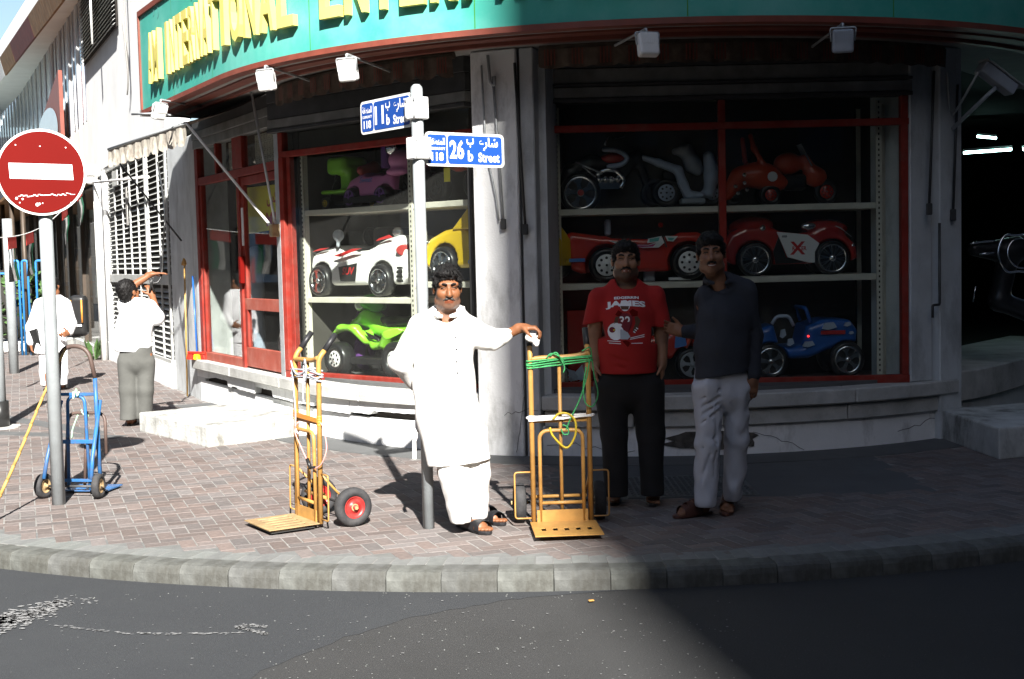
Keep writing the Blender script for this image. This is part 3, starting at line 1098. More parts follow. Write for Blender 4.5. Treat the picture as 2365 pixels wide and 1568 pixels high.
# left window: chord from the post to the column
WA, WB = Vector((-2.30, 13.06, 0)), Vector((-.30, 11.17, 0))
wd = (WB-WA).normalized()
wn = Vector((wd.y, -wd.x, 0))
LW = (WB-WA).length
def wl(a, z, o_=0.):
    return WA+wd*a+wn*o_+Vector((0, 0, z))
bars([(wl(0, LEDGE+.035), wl(LW, LEDGE+.035), .07, .07), (wl(0, ZT), wl(LW, ZT), .07, .06)], 'window_rail', 'red_paint')
def vbar(a, z0, z1, w_, d, name, m, o_=0., bev=.004, lab=None):
    mb = MB()
    mb.beam(wl(a, z0, o_), wl(a, z1, o_), d, w_, up=wd)
    return mb.obj(name, m, shop, bev=bev, label=lab)
vbar(.035, LEDGE+.07, ZT-.03, .07, .08, 'window_stile', 'red_paint')
vbar(.12, LEDGE+.07, ZT-.03, .06, .06, 'window_stile', 'red_paint', -.02)
vbar(.035, ZT+.03, 3.0, .07, .08, 'window_stile', 'red_paint')
vbar(LW-.03, LEDGE+.07, ZT-.03, .05, .06, 'window_stile', 'dark_metal')
mb = MB()
mb.beam(wl(.15, 1.655), wl(LW-.055, 1.655), .006, 2*(1.655-LEDGE-.07))
mb.v = [tuple(p) for p in mb.v]
mb.obj('window_pane', 'glass', shop)
MB().beam(wl(.07, 2.905), wl(LW-.05, 2.905), .006, .19).obj('window_pane', 'glass', shop)
MB().beam(wl(.07, 2.905, -.12), wl(LW-.05, 2.905, -.12), .02, .19).obj('fascia_board', 'interior', shop)
for (z0, z1, d, m) in ((3.0, 3.035, .03, 'dark_metal'), (3.04, 3.13, .012, 'shutter_metal'), (3.135, 3.29, 0, 'dark_metal'), (3.295, 3.43, .02, 'dark_metal')):
    MB().beam(wl(-.1, (z0+z1)/2, .02), wl(LW, (z0+z1)/2, .02), .12+d, z1-z0).obj('shutter_slat', m, shop, bev=.003)
# doorway on the straight stretch
def dl(s, z, o_=-.06):
    return fp(s, o_, z)
SD0, SD1, SD2 = SL-.64, SL-1.98, SL-3.55      # post, meeting stile, left jamb
ZD = 2.70
def dbar(s0, z0, s1, z1, w_, h_, name, m, o_=-.06, bev=.004, lab=None):
    p0, p1 = dl(s0, z0, o_), dl(s1, z1, o_)
    up = (0, 0, 1) if abs(z0-z1) < .01 else Vector((TU.x, TU.y, 0))
    return MB().beam(p0, p1, w_, h_, up=up).obj(name, m, shop, bev=bev, label=lab)
dbar(SD0, ZD, SD2, ZD, .08, .09, 'window_rail', 'red_paint')
dbar(SD1, LEDGE+.05, SD2, LEDGE+.05, .08, .1, 'window_rail', 'red_door')
dbar(SD2-.05, LEDGE, SD2-.05, 3.1, .09, .12, 'window_stile', 'red_paint')
dbar(SD2+.06, LEDGE+.1, SD2+.06, ZD-.05, .06, .07, 'window_stile', 'red_paint')
dbar(SD1, LEDGE, SD1, ZD-.05, .09, .09, 'window_stile', 'red_paint')
dbar(SD1, ZD+.05, SD1, 3.1, .08, .34, 'window_stile', 'red_paint')
dbar(SD2+.75, ZD+.05, SD2+.75, 3.1, .08, .06, 'window_stile', 'red_paint')
for a, c, z0, z1 in ((SD1+.05, SD2-.0, LEDGE+.1, ZD-.05), (SD1-.17, SD2, ZD+.05, 3.1), (SD0, SD1+.17, ZD+.05, 3.1)):
    MB().beam(dl(a, (z0+z1)/2), dl(c, (z0+z1)/2), .006, z1-z0).obj('window_pane', 'glass', shop)
for (z0, z1, d, m) in ((3.1, 3.2, .0, 'shutter_metal'), (3.205, 3.3, .02, 'shutter_metal'), (3.305, 3.43, .0, 'dark_metal')):
    MB().beam(dl(SD0+.1, (z0+z1)/2), dl(SD2-.1, (z0+z1)/2), .12+d, z1-z0).obj('shutter_slat', m, shop, bev=.003)
door = tag(link('door', MB().beam(dl(SD0-.06, LEDGE+.13), dl(SD1+.06, LEDGE+.13), .05, .22).mesh('door', 'red_door', LOC[shop.name], .005), shop))
def dpart(mb, name, m, bev=.004):
    o = link(name, mb.mesh(name, m, LOC[shop.name], bev), door)
    return o
dpart(MB().beam(dl(SD0-.06, 1.24), dl(SD1+.06, 1.24), .05, .13), 'rail', 'red_door')
dpart(MB().beam(dl(SD0-.06, ZD-.1), dl(SD1+.06, ZD-.1), .05, .09), 'rail', 'red_paint')
for s in (SD0-.08, SD1+.1):
    dpart(MB().beam(dl(s, LEDGE+.24), dl(s, 1.175), .05, .09, up=Vector((TU.x, TU.y, 0))), 'stile', 'red_paint')
    dpart(MB().beam(dl(s, 1.305), dl(s, ZD-.145), .05, .09, up=Vector((TU.x, TU.y, 0))), 'stile', 'red_paint')
dpart(MB().beam(dl(SD0-.13, (LEDGE+.24+1.175)/2), dl(SD1+.15, (LEDGE+.24+1.175)/2), .006, 1.175-LEDGE-.24), 'pane', 'glass', 0)
dpart(MB().beam(dl(SD0-.13, 1.93), dl(SD1+.15, 1.93), .006, 1.25), 'pane', 'glass', 0)
dpart(MB().box(dl(SD1+.1, 1.62, .0), (.07, .05, .3), Matrix.Rotation(-A0, 3, 'Z')), 'handle', 'red_sign')
dpart(MB().box(dl(SD1+.1, 2.1, -.03), (.05, .012, .42), Matrix.Rotation(-A0, 3, 'Z')), 'notice_strip', 'decal_white', 0)
# ledge and dark room of the neighbouring doorway at the right
mb = MB()
sweep(mb, rect(-1.2, -.08, .28, .56), 2.7, SR+4, .15)
mb.obj('ledge_slab', 'concrete', shop, bev=.012)
mb = MB()
sweep(mb, rect(-1.2, -.12, -.01, .27), 2.69, SR+4, .15)
mb.obj('plinth', 'grey_plaster', shop)
# soffit, ceiling, floor, back walls and an unseen upper wall raised to cut skylight
mb = MB()
sweep(mb, rect(-.6, SIGN_OFF-.02, 3.432, 3.5), SL-3.2, SR+4, .2)
mb.obj('soffit', 'soffit', shop)
mb = MB()
sweep(mb, rect(.30, .36, 3.40, 3.43), SL-2.6, SR+3, .2)
mb.obj('soffit_batten', 'sign_border', shop)
shell = [fp(s, -.13) for s in ss(SJ-1.7, SR+4, .4)]
back = [Vector((16, 22, 0)), Vector((6, 26, 0)), Vector((-1.5, 24, 0))]
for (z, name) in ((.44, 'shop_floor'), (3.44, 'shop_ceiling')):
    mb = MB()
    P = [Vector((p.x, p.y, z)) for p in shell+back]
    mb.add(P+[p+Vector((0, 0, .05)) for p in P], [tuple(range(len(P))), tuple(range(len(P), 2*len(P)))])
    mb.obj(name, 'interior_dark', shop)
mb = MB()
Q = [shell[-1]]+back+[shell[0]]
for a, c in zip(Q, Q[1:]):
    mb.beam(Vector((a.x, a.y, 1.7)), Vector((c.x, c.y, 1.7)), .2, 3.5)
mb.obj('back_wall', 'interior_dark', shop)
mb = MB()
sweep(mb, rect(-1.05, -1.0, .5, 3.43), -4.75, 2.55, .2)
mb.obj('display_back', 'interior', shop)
mb = MB()
for s in (-1.75, 2.5):
    mb.beam(fp(s, -1.0, 1.95), fp(s, -.3, 1.95), .05, 2.95)
mb.beam(fp(-4.72, -1.05, 1.95), fp(-4.72, -.15, 1.95), .05, 2.95)
mb.obj('display_side', 'interior', shop)
mb = MB()
sweep(mb, rect(-.15, -.02, 3.5, 32.5), SJ-.02, SR+6, .3)  # carried far up, out of view, to block sky over the pavement
mb.obj('upper_wall_sky_blocker', 'grey_plaster', shop)
mb = MB()
P = [Vector((p.x, p.y, 32.4)) for p in shell+back]
mb.add(P+[p+Vector((0, 0, .2)) for p in P], [tuple(range(len(P))), tuple(range(len(P), 2*len(P)))])
mb.obj('roof', 'concrete', shop)
# two plain concrete entrance steps
p1, p2 = G(322, 996), G(480, 1033)
d_ = (p2-p1).normalized()
q_ = Vector((-d_.y, d_.x, 0))
mb = MB()
mb.prism([(0, 0), ((p2-p1).length, 0), ((p2-p1).length, 1.25), (0, 1.25)], p1-Vector((0, 0, .01)), d_, q_, (0, 0, .205))
mb.obj('entrance_step', 'step_concrete', None, bev=.018, seg=2, label='stained pale concrete step below the glass shop door', cat='step')
p1, p2 = G(2203, 1023), G(2306, 1061)
mb = MB()
mb.prism([(0, 0), (2.4, 0), (2.4, 1.25), (0, 1.25)], p2-Vector((0, 0, .01)), (.94, .34, 0), (-.05, 1, 0), (0, 0, .265))
mb.obj('entrance_step', 'step_concrete', None, bev=.02, seg=2, label='rough grey concrete step in the shade at the right doorway', cat='step')

# ------------------------------------------------------------------ the green sign
sgn = empty('shop_sign', fp(-1, SIGN_OFF, SZ0), 'long curved green shop sign with raised yellow capital letters', 'sign')
SE0, SE1 = SL-2.95, SR+2.5
mb = MB()
sweep(mb, rect(SIGN_OFF-.12, SIGN_OFF, SZ0+.054, SZ1), SE0, SE1, .12)
mb.obj('sign_panel', 'green_sign', sgn)
mb = MB()
sweep(mb, rect(SIGN_OFF-.10, SIGN_OFF+.018, SZ0+.005, SZ0+.052), SE0-.03, SE1, .12)
sweep(mb, rect(SIGN_OFF-.16, SIGN_OFF+.022, SZ1+.002, SZ1+.06), SE0-.03, SE1, .12)
mb.obj('sign_border', 'sign_border', sgn)
mb = MB()
sweep(mb, rect(SIGN_OFF-.16, SIGN_OFF+.022, SZ0+.059, SZ1), SE0-.035, SE0-.002, .12)
mb.obj('sign_border', 'sign_border', sgn)
mb = MB()
sweep(mb, rect(SIGN_OFF-.3, SIGN_OFF-.17, SZ0-.005, SZ0+.03), SE0, SE1, .12)
mb.obj('sign_tray', 'sign_border', sgn)
def letters(txt_, s0, pitch, z, h, word):
    for i, ch in enumerate(txt_):
        if ch == ' ': continue
        P, F = text(ch, 1., .018, .12)
        x0, x1, y0, y1 = P[:, 0].min(), P[:, 0].max(), 0, P[:, 1].max()
        zz = P[:, 2]
        wd_ = {'I': .36, 'M': 1.1, 'W': 1.1}.get(ch, .86)*pitch*.93
        mb = MB()
        vs = []
        for p in P:
            s = s0+pitch*i+(pitch-wd_)/2+(p[0]-x0)/(x1-x0)*wd_
            t = (p[2]-zz.min())/(zz.max()-zz.min())
            vs.append(fp(s, SIGN_OFF+.012+t*.055, z+(p[1])/.73*h))
        mb.add(vs, F)
        mb.obj('letter', 'yellow_letter', sgn, fix=True)
letters("AM INTERNATIONAL ENTERPRISES", -6.75, .235, 3.715, .55, None)
for s in (SL-1.6, SL-.2, -2.9, -1.5, -.1, 1.3, 2.7):
    mb = MB()
    mb.add([fp(a, SIGN_OFF+.0015, z) for a in (s, s+.007) for z in (SZ0+.06, SZ1-.01)], [(0, 1, 3, 2)])
    mb.obj('panel_seam', 'toy_green_dark', sgn)
# faint pale flourishes painted on the green
mb = MB()
for (s, z, r) in ((SL-1.5, 3.62, .13), (SL-.9, 4.42, .16), (SL-2.2, 4.45, .12)):
    for i in range(14):
        a, c = R_(-60+i*18), R_(-60+(i+1)*18)
        for k in (0,):
            mb.add([fp(s+math.cos(t)*q, SIGN_OFF+.004, z+math.sin(t)*q*.7) for t, q in ((a, r*.72), (a, r), (c, r), (c, r*.72))], [(0, 1, 2, 3)])
mb.obj('flourish', 'decal_teal', sgn)
# ------------------------------------------------------------------ street name post with two blades
V3 = lambda p, z=0.: Vector((p[0], p[1], z))
base = G(990, 1219)
sp = empty('street_sign', (base.x, base.y, 0), 'grey post with two blue and white street name plates behind the man in white', 'street sign')
mb = MB()
mb.tube([base-Vector((0, 0, .05)), base+Vector((0, 0, 2.74))], .037, 20)
mb.lathe([(1e-4, .03), (.02, .027), (.034, .012), (.037, 0)], base+Vector((0, 0, 2.74)), (0, 0, 1), 20)
mb.obj('post', 'grey_pole', sp)
def blade(ang, zc, num, side, cl):
    u = Vector((math.cos(ang), math.sin(ang), 0))        # reading direction
    n = Vector((u.y, -u.x, 0))                           # towards the reader
    up = Vector((0, 0, 1))
    Lp, Hp = .60, .212
    o = base+Vector((0, 0, zc-Hp/2))+u*(.045 if side > 0 else -.045-Lp)+n*.012
    def rr(x0, x1, y0, y1, r, k=5):
        P = []
        for cx, cy, a in ((x1-r, y0+r, -90), (x1-r, y1-r, 0), (x0+r, y1-r, 90), (x0+r, y0+r, 180)):
            for i in range(k+1):
                t = R_(a+90*i/k)
                P.append((cx+r*math.cos(t), cy+r*math.sin(t)))
        return P
    pl = link('sign_plate', MB().prism(rr(0, Lp, 0, Hp, .03), o, u, up, -n*.006).mesh('sign_plate', 'white_paint', LOC[sp.name]), sp)
    def sub(name, mb, m):
        return link(name, mb.mesh(name, m, LOC[sp.name]), pl)
    mb = MB()
    mb.prism(rr(.016, .155, .016, Hp-.016, .018), o+n*.002, u, up, -n*.002)
    mb.prism(rr(.165, Lp-.018, .016, Hp-.016, .022), o+n*.002, u, up, -n*.002)
    sub('blue_field', mb, 'blue_sign')
    q = o+n*.0035
    def word(nm, *a_):
        mb = MB()
        put_text(mb, *a_)
        sub(nm, mb, 'white_print')
    word('number', num, q+u*.232+up*.048, u, up, .118, .108, .03)
    word('letter', 'b', q+u*.335+up*.035, u, up, .068, .04, .03)
    word('letter', '\ufe8f', q+u*.335+up*.122, u, up, .06, .055, .03)
    word('street_word', 'Street', q+u*.478+up*.032, u, up, .06, .165, .03)
    word('street_word', '\ufec9\ufead\ufe8e\ufeb7', q+u*.475+up*.1, u, up, .088, .15, .025)
    word('number', '118', q+u*.086+up*.034, u, up, .052, .09, .035)
    word('community_word', 'COMMUNITY', q+u*.086+up*.1, u, up, .018, .12, .03)
    word('community_word', '\ufe94\ufed8\ufec4\ufee8\ufee4\ufedf\ufe8d', q+u*.086+up*.132, u, up, .045, .115, .03)
    cl_ = link('clamp', MB().box(base+Vector((0, 0, zc))+u*(.005*side), (.125, .1, .135), Matrix.Rotation(ang, 3, 'Z')).mesh('clamp', 'white_paint', LOC[sp.name], .006), sp)
    mb = MB()
    for x in (-.045, .045):
        for z in (-.05, .05):
            mb.disc(base+Vector((0, 0, zc+z))+u*x+n*.052, n, .008, .006, 8)
    link('bolt', mb.mesh('bolt', 'galvanised', LOC[sp.name]), cl_)
blade(R_(-52), 2.62, '11', -1, 0)
blade(R_(36), 2.375, '26', 1, 0)

# ------------------------------------------------------------------ no entry sign
b0 = G(136, 1164)
ne = empty('no_entry_sign', (b0.x, b0.y, 0), 'round red no entry sign with white bar on a grey pole', 'road sign')
mb = MB()
mb.tube([b0-Vector((0, 0, .05)), b0+Vector((0, 0, 2.62))], .047, 20)
mb.obj('pole', 'grey_pole', ne)
cdir = (Vector((EYE.x, EYE.y, 0))-V3(b0)).normalized()
cdir = Matrix.Rotation(R_(-6), 3, 'Z') @ cdir
us = Vector((-cdir.y, cdir.x, 0))
us = us if us.x > 0 else -us
dc = W(95.5, 398, (b0+cdir*.07).y)
mb = MB()
mb.disc(dc, cdir, .301, .012, 64)
mb.obj('sign_disc', 'white_paint', ne)
mb = MB()
mb.disc(dc+cdir*.008, cdir, .284, .006, 64)
mb.obj('red_field', 'red_sign', ne)
mb = MB()
up_ = (Vector((0, 0, 1))-us*.045).normalized()
us_ = (us+Vector((0, 0, 1))*-.035).normalized()
mb.prism([(-.21, -.054), (.21, -.054), (.21, .054), (-.21, .054)], dc+cdir*.0112+Vector((0, 0, .005)), us_, up_, cdir*.002)
mb.obj('white_bar', 'white_print', ne)
mb = MB()
for k in range(26):
    t = k/25
    x, z = -.15+t*.36, -.165+.012*t+rnd.gauss(0, .003)
    mb.box(dc+cdir*.0118+us*x+Vector((0, 0, z)), (.017, .001, .006*(1-.4*t)), Matrix.Rotation(math.atan2(us.y, us.x), 3, 'Z'))
for (x, z, r) in ((-.17, -.18, .012), (-.13, -.185, .009), (-.035, -.225, .016), (-.02, -.22, .01), (-.16, .19, .006), (0, .18, .006), (.17, .17, .006), (.19, -.215, .006), (.0, -.215, .006), (-.15, -.21, .006)):
    mb.disc(dc+cdir*.0118+us*x+Vector((0, 0, z)), cdir, r*.8, .0012, 7)
mb.obj('scratch', 'white_print', ne)
mb = MB()
mb.box(dc-cdir*.02+Vector((0, 0, .12)), (.12, .03, .04), Matrix.Rotation(math.atan2(us.y, us.x), 3, 'Z'))
mb.box(dc-cdir*.02-Vector((0, 0, .12)), (.12, .03, .04), Matrix.Rotation(math.atan2(us.y, us.x), 3, 'Z'))
mb.obj('bracket', 'galvanised', ne)

# ------------------------------------------------------------------ hand trucks
def wheel(root, c, ax, r, wd_, hub, name='wheel'):
    ax = Vector(ax).normalized()
    t = MB()
    pr = [(r*.58, -wd_*.42), (r*.8, -wd_*.5), (r*.95, -wd_*.4), (r, -wd_*.15), (r, wd_*.15), (r*.95, wd_*.4), (r*.8, wd_*.5), (r*.58, wd_*.42)]
    t.lathe(pr, c, ax, 32, closed=True)
    wo = link(name, t.mesh(name, 'rubber', LOC[root.name]), root)
    h = MB()
    for sgn_ in (-1, 1):
        a = ax*sgn_
        h.lathe([(r*.6, wd_*.34), (r*.54, wd_*.44), (r*.5, wd_*.3), (r*.3, wd_*.26), (r*.27, wd_*.36), (r*.12, wd_*.38), (r*.12, wd_*.62), (1e-4, wd_*.64)], c, a, 24)
    link('hub', h.mesh('hub', hub, LOC[root.name]), wo)
    n = MB()
    for sgn_ in (-1, 1):
        n.disc(Vector(c)+ax*sgn_*wd_*.68, ax, r*.1, wd_*.1, 6)
        n.disc(Vector(c)+ax*sgn_*wd_*.36, ax, r*.2, wd_*.06, 8)
    link('axle_nut', n.mesh('axle_nut', 'worn_plate', LOC[root.name]), wo)
    return wo
def hand_truck(O, w_, label, hubm, plate_d, lean=.0, tip_b=.10, tip_u=.15, rag=False):
    O = V3(O)
    w_ = V3(w_).normalized()
    bk = Vector((-w_.y, w_.x, 0))                         # away from the toe plate
    up = (Vector((0, 0, 1))+bk*lean).normalized()
    P = lambda a, b_, z: O+w_*a+bk*b_+up*z
    t = empty('hand_truck', O, label, 'hand truck', 'yellow hand trucks')
    hw = .18
    for s in (-1, 1):
        MB().tube(bend([P(s*hw, 0, .03), P(s*hw, 0, 1.08), P(s*hw, tip_b*.45, 1.08+tip_u*.35)], .06), .0165, 12).obj('upright', 'trolley_yellow', t)
        MB().tube([P(s*hw, tip_b*.42, 1.08+tip_u*.33), P(s*hw, tip_b*1.2, 1.08+tip_u)], .0185, 12).obj('grip', 'black_grip', t)
        g = [P(s*hw, .0, .35), P(s*(hw+.115), .0, .35), P(s*(hw+.115), .0, .06), P(s*hw, .0, .06)]
        MB().tube(bend(g, .02), .0055, 6).obj('wheel_guard', 'trolley_yellow', t)
        MB().tube([P(s*hw, .01, .34), P(s*(hw-.02), .2, .13)], .008, 6).obj('brace', 'trolley_yellow', t)
    MB().tube(ip([P(-hw, 0, 1.055), P(-.1, -.004, 1.062), P(.08, .0, 1.066), P(hw, .0, 1.085)], 4), .016, 10).obj('cross_bar', 'trolley_yellow', t)
    MB().beam(P(-hw, 0, .675), P(hw, 0, .675), .012, .034, up=up).obj('cross_bar', 'trolley_yellow', t, bev=.002)
    MB().tube([P(.0, .005, .05), P(0, .005, 1.06)], .0115, 10).obj('centre_tube', 'trolley_yellow', t)
    MB().tube(bend([P(-.135, -.012, .04), P(-.135, -.02, .61), P(.135, -.02, .61), P(.135, -.012, .04)], .06, 6), .0125, 10).obj('inner_hoop', 'trolley_yellow', t)
    MB().tube([P(-.135, -.012, .155), P(.135, -.012, .155)], .011, 8).obj('rung', 'trolley_yellow', t)
    MB().tube([P(-.16, .05, .185), P(.16, .05, .185)], .011, 8).obj('rung', 'trolley_yellow', t)
    MB().beam(P(-.16, -.02, .075), P(.16, -.02, .075), .006, .075, up=up).obj('toe_back', 'trolley_yellow', t)
    # toe plate with five slots
    mb = MB()
    W2, D = .205, plate_d
    sl_ = .019 if plate_d < .4 else .014
    xs = [-W2]+sum([[-.14+i*.07-sl_, -.14+i*.07+sl_] for i in range(5)], [])+[W2]
    y0, y1 = -D*.18, -D*(.80 if plate_d < .4 else .62)
    ys = [-.0, y0, y1, -D]
    if plate_d >= .4: ys = [0, -D*.45, -D*.66, -D]
    for j in range(3):
        for i in range(11):
            if j == 1 and i % 2 == 1: continue
            x0, x1 = xs[i], xs[i+1]
            mb.prism([(x0, ys[j]), (x1, ys[j]), (x1, ys[j+1]), (x0, ys[j+1])], P(0, -.02, .034), w_, bk, up*.006)
    mb.obj('toe_plate', 'worn_plate' if plate_d < .4 else 'trolley_yellow', t)
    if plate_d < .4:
        MB().prism([(-W2+.01, -.03), (W2-.01, -.03), (W2-.01, -D+.02), (-W2+.01, -D+.02)], P(0, -.02, .014), w_, bk, up*.004).obj('slot_shade', 'dark_metal', t)  # dark sheet standing in for the shade below the slots
    MB().tube([P(-.27, .19, .125), P(.27, .19, .125)], .009, 8).obj('axle', 'dark_metal', t)
    for s in (-1, 1):
        wheel(t, P(s*.255, .19, .125), w_, .125, .075, hubm)
    return t, P
tb = Vector((-1.242, 8.03, 0))
w1 = Vector((.55, -.835, 0)).normalized()
T1, P1 = hand_truck(tb-w1*.18, w1, 'worn yellow hand truck with a red hubbed wheel standing alone on the sunny pavement', 'red_hub', .34, .02)
w2 = Vector((1, .06, 0)).normalized()
T2, P2 = hand_truck(Vector((.29, 7.91, 0)), w2, 'yellow hand truck facing the street with green rope round its crossbar', 'dark_metal', .41, .01)

def rope(pts, r, name, m, label, cat, n=6, parent=None, extra=()):
    mb = MB()
    mb.tube(ip(pts, n), r, 6)
    for e in extra: mb.tube(ip(e, n), r, 6)
    return mb.obj(name, m, parent, label=label, cat=cat)
def loops(P, x0, x1, z0, z1, turns, rad, ph=0):
    """turns of rope round two uprights"""
    pts = []
    for k in range(turns):
        zz = z0+(z1-z0)*k/max(1, turns-1)
        for (a, b_) in ((x0-rad, -.006), (x0, -rad), (0, -rad*.7), (x1, -rad), (x1+rad, 0), (x1, rad), (0, rad*.6), (x0, rad)):
            pts.append(P(a, b_, zz+rnd.gauss(0, .004)+(.028*(a-x0)/(x1-x0) if ph else -.015*abs(a/.18))))
    return pts
rope(loops(P1, -.18, .18, .955, 1.0, 3, .024), .006, 'rope', 'rope_grey', 'grey cord wound round the top of the lone yellow hand truck', 'rope',
     extra=[[P1(.02, -.03, 1.04), P1(.06, -.04, 1.07), P1(.09, -.045, 1.0), P1(.06, -.04, .93), P1(.03, -.035, .98), P1(.02, -.03, 1.03)],
            [P1(.05, -.04, .98), P1(.055, -.05, .9), P1(.05, -.05, .82), P1(.06, -.05, .80)],
            [P1(-.165, -.03, 1.0), P1(-.14, -.03, .85), P1(-.12, -.03, .72), P1(-.1, -.04, .62), P1(-.06, -.04, .58)],
            [P1(-.18, -.03, 1.05), P1(-.1, -.045, .99), P1(0, -.05, .97), P1(.12, -.03, 1.02), P1(.18, .03, 1.0)]])
mb = MB()
for (a, z) in ((-.18, .70), (.18, .69)):
    for k in range(4):
        mb.lathe([(.017, -.008), (.0205, 0), (.017, .008)], P1(a, 0, z-.03+k*.017), P1(a, 0, 1)-P1(a, 0, 0), 14)
mb.beam(P1(-.18, -.018, .70), P1(.18, -.018, .69), .004, .03)
mb.obj('tape', 'tape_orange', T1)
rope([P1(-.06, -.04, .66), P1(-.09, -.05, .6), P1(0, -.055, .52), P1(.11, -.05, .42), P1(.16, -.04, .385), P1(.24, -.02, .42), P1(.28, .0, .52), P1(.24, .0, .64), P1(.19, .0, .68)], .0045, 'elastic_cord', 'rope_pink', 'pink elastic cord with a black hook tied on the lone yellow hand truck', 'cord')
mb = MB()
mb.tube([P1(.10, -.052, .44), P1(.145, -.05, .385)], .012, 8)
mb.tube([P1(.145, -.05, .385), P1(.19, -.04, .40)], .007, 6)
mb.obj('hook', 'black_plastic', T1)
rope(loops(P2, -.18, .18, 1.005, 1.045, 4, .022, 1), .0045, 'rope', 'rope_green', 'green rope wound round the crossbar of the hand truck held by the man in white', 'rope',
     extra=[[P2(-.06, -.03, 1.075), P2(-.02, -.035, 1.095), P2(.01, -.035, 1.05), P2(.03, -.035, 1.0), P2(.02, -.04, .97)],
            [P2(.03, -.03, 1.03), P2(.0, -.04, 1.07), P2(-.05, -.03, 1.09), P2(-.08, -.03, 1.065)],
            [P2(.14, -.03, 1.1), P2(.19, -.03, 1.12), P2(.205, 0, 1.06), P2(.215, -.02, .95), P2(.235, -.03, .83), P2(.2, -.035, .755), P2(.155, -.03, .78), P2(.145, -.03, .88), P2(.165, -.03, 1.0)],
            [P2(.19, -.025, 1.05), P2(.165, -.03, .93), P2(.12, -.03, .8), P2(.06, -.03, .68), P2(.03, -.03, .61)],
            [P2(.01, -.035, .645), P2(.04, -.035, .63), P2(.045, -.035, .59), P2(.015, -.035, .585), P2(.0, -.035, .62)]])
rope([P2(-.05, -.03, .68), P2(-.01, -.03, .715), P2(.05, -.03, .71), P2(.09, -.03, .66), P2(.085, -.03, .57), P2(.03, -.03, .50), P2(-.05, -.03, .575), P2(-.07, -.03, .63)], .0075, 'hose_loop', 'rope_yellow', 'loop of yellow hose hanging from the middle of the rope tied hand truck', 'hose')
mb = MB()
for k in range(3):
    z = .675+k*.011
    mb.beam(P2(-.20, -.024-k*.002, z+.003), P2(.02, -.028, z+.012-k*.012), .004, .016)
    mb.beam(P2(.02, -.028, z+.012-k*.012), P2(.2, -.024-k*.002, z+.022-k*.008), .004, .011)
mb.tube(bend([P2(-.20, -.024, .69), P2(-.212, 0, .69), P2(-.19, .022, .69), P2(.19, .022, .70), P2(.212, 0, .70), P2(.2, -.022, .70)], .015), .008, 6)
mb.obj('cloth_strip', 'cloth_rag', None, label='white cloth strip tied across the middle of the rope tied hand truck', cat='cloth')

# blue hand truck behind the no entry pole
O = (G(107, 1146)+G(246, 1147))/2
O.z = 0
wv = (G(246, 1147)-G(107, 1146)).normalized()
bv = Vector((-wv.y, wv.x, 0))
tl = .10
BP = lambda a, b_, z: O+wv*a+bv*(b_+z*tl)+Vector((0, 0, z))
bt = empty('hand_truck', O, 'blue and brown hand truck leaning behind the no entry pole', 'hand truck')
k = .155
for s in (-1, 1):
    MB().tube(bend([BP(s*k*1.02, .07, .06), BP(s*k*.98, .02, .55), BP(s*k*.93, 0, .87)], .1), .0155, 10).obj('upright', 'trolley_blue', bt)
    MB().tube([BP(s*k, .06, .70), BP(s*k*1.15, -.10, .30), BP(s*k*1.2, -.13, .15)], .015, 8).obj('strut', 'trolley_blue', bt)
MB().tube(bend([BP(-k*.93, 0, .87), BP(-k*.75, -.03, 1.11), BP(k*.65, -.03, 1.11), BP(k*.93, 0, .87)], .13, 6), .0165, 10).obj('top_handle', 'trolley_brown', bt)
for z, w_ in ((.75, .016), (.40, .02), (.115, .015)):
    MB().beam(BP(-k, .02, z), BP(k, .02, z), .014, w_*1.5).obj('cross_bar', 'trolley_blue', bt, bev=.003)
MB().tube(bend([BP(-.085, .05, .04), BP(-.09, .03, .735), BP(.045, .03, .735), BP(.085, .05, .04)], .06, 6), .0125, 10).obj('inner_hoop', 'trolley_blue', bt)
MB().tube(bend([BP(-k*.9, .1, .05), BP(-k*.85, .12, .60), BP(k*1.05, .12, .60), BP(k*1.2, .1, .3)], .07, 6), .0125, 10).obj('rear_hoop', 'trolley_brown', bt)
MB().tube([BP(.02, .09, .05), BP(.025, .1, .6)], .012, 8).obj('centre_tube', 'trolley_brown', bt)
MB().tube([BP(-.25, -.08, .09), BP(.25, -.08, .09)], .009, 8).obj('axle', 'dark_metal', bt)
mb = MB()
mb.box(BP(0, .25, .02), (.36, .26, .008), Matrix.Rotation(math.atan2(wv.y, wv.x), 3, 'Z'))
mb.obj('toe_plate', 'trolley_blue', bt)
for s in (-1, 1):
    wheel(bt, BP(s*.215, -.08, .092), wv+bv*.12*s, .092, .055, 'worn_plate')
rope([BP(-.03, .0, .77), BP(-.025, -.005, .72), BP(-.01, .01, .79), BP(.005, -.005, .74), BP(.015, .01, .77)], .0055, 'string', 'rope_pale', 'pale green string knotted on the blue hand truck', 'string',
     extra=[[BP(.0, .07, .63), BP(.02, .06, .6), BP(.05, .08, .58), BP(.03, .07, .62)], [BP(.01, .0, .60), BP(-.03, .0, .5), BP(-.04, .0, .43)],
            [BP(-.16, .0, .75), BP(-.165, -.01, .65), BP(-.155, -.01, .55), BP(-.16, -.01, .45), BP(-.16, -.01, .38)]])
# bamboo stick leaning on it
p0, p1 = G(-34, 1215), BP(-.07, -.03, 1.10)
mb = MB()
nn = 13
pts, rs = [], []
for i in range(nn):
    for d, r in ((0, .0135), (.012, .0165), (.024, .0125), (.5, .0115), (.97, .0125)):
        pts.append(p0.lerp(p1, (i+d)/nn)+Vector((math.sin(i*.5)*.008, 0, 0)))
        rs.append(r*(1-.25*i/nn))
mb.tube(pts, rs, 8)
mb.obj('bamboo_stick', 'bamboo', None, label='long yellow bamboo stick leaning on the blue hand truck', cat='stick')

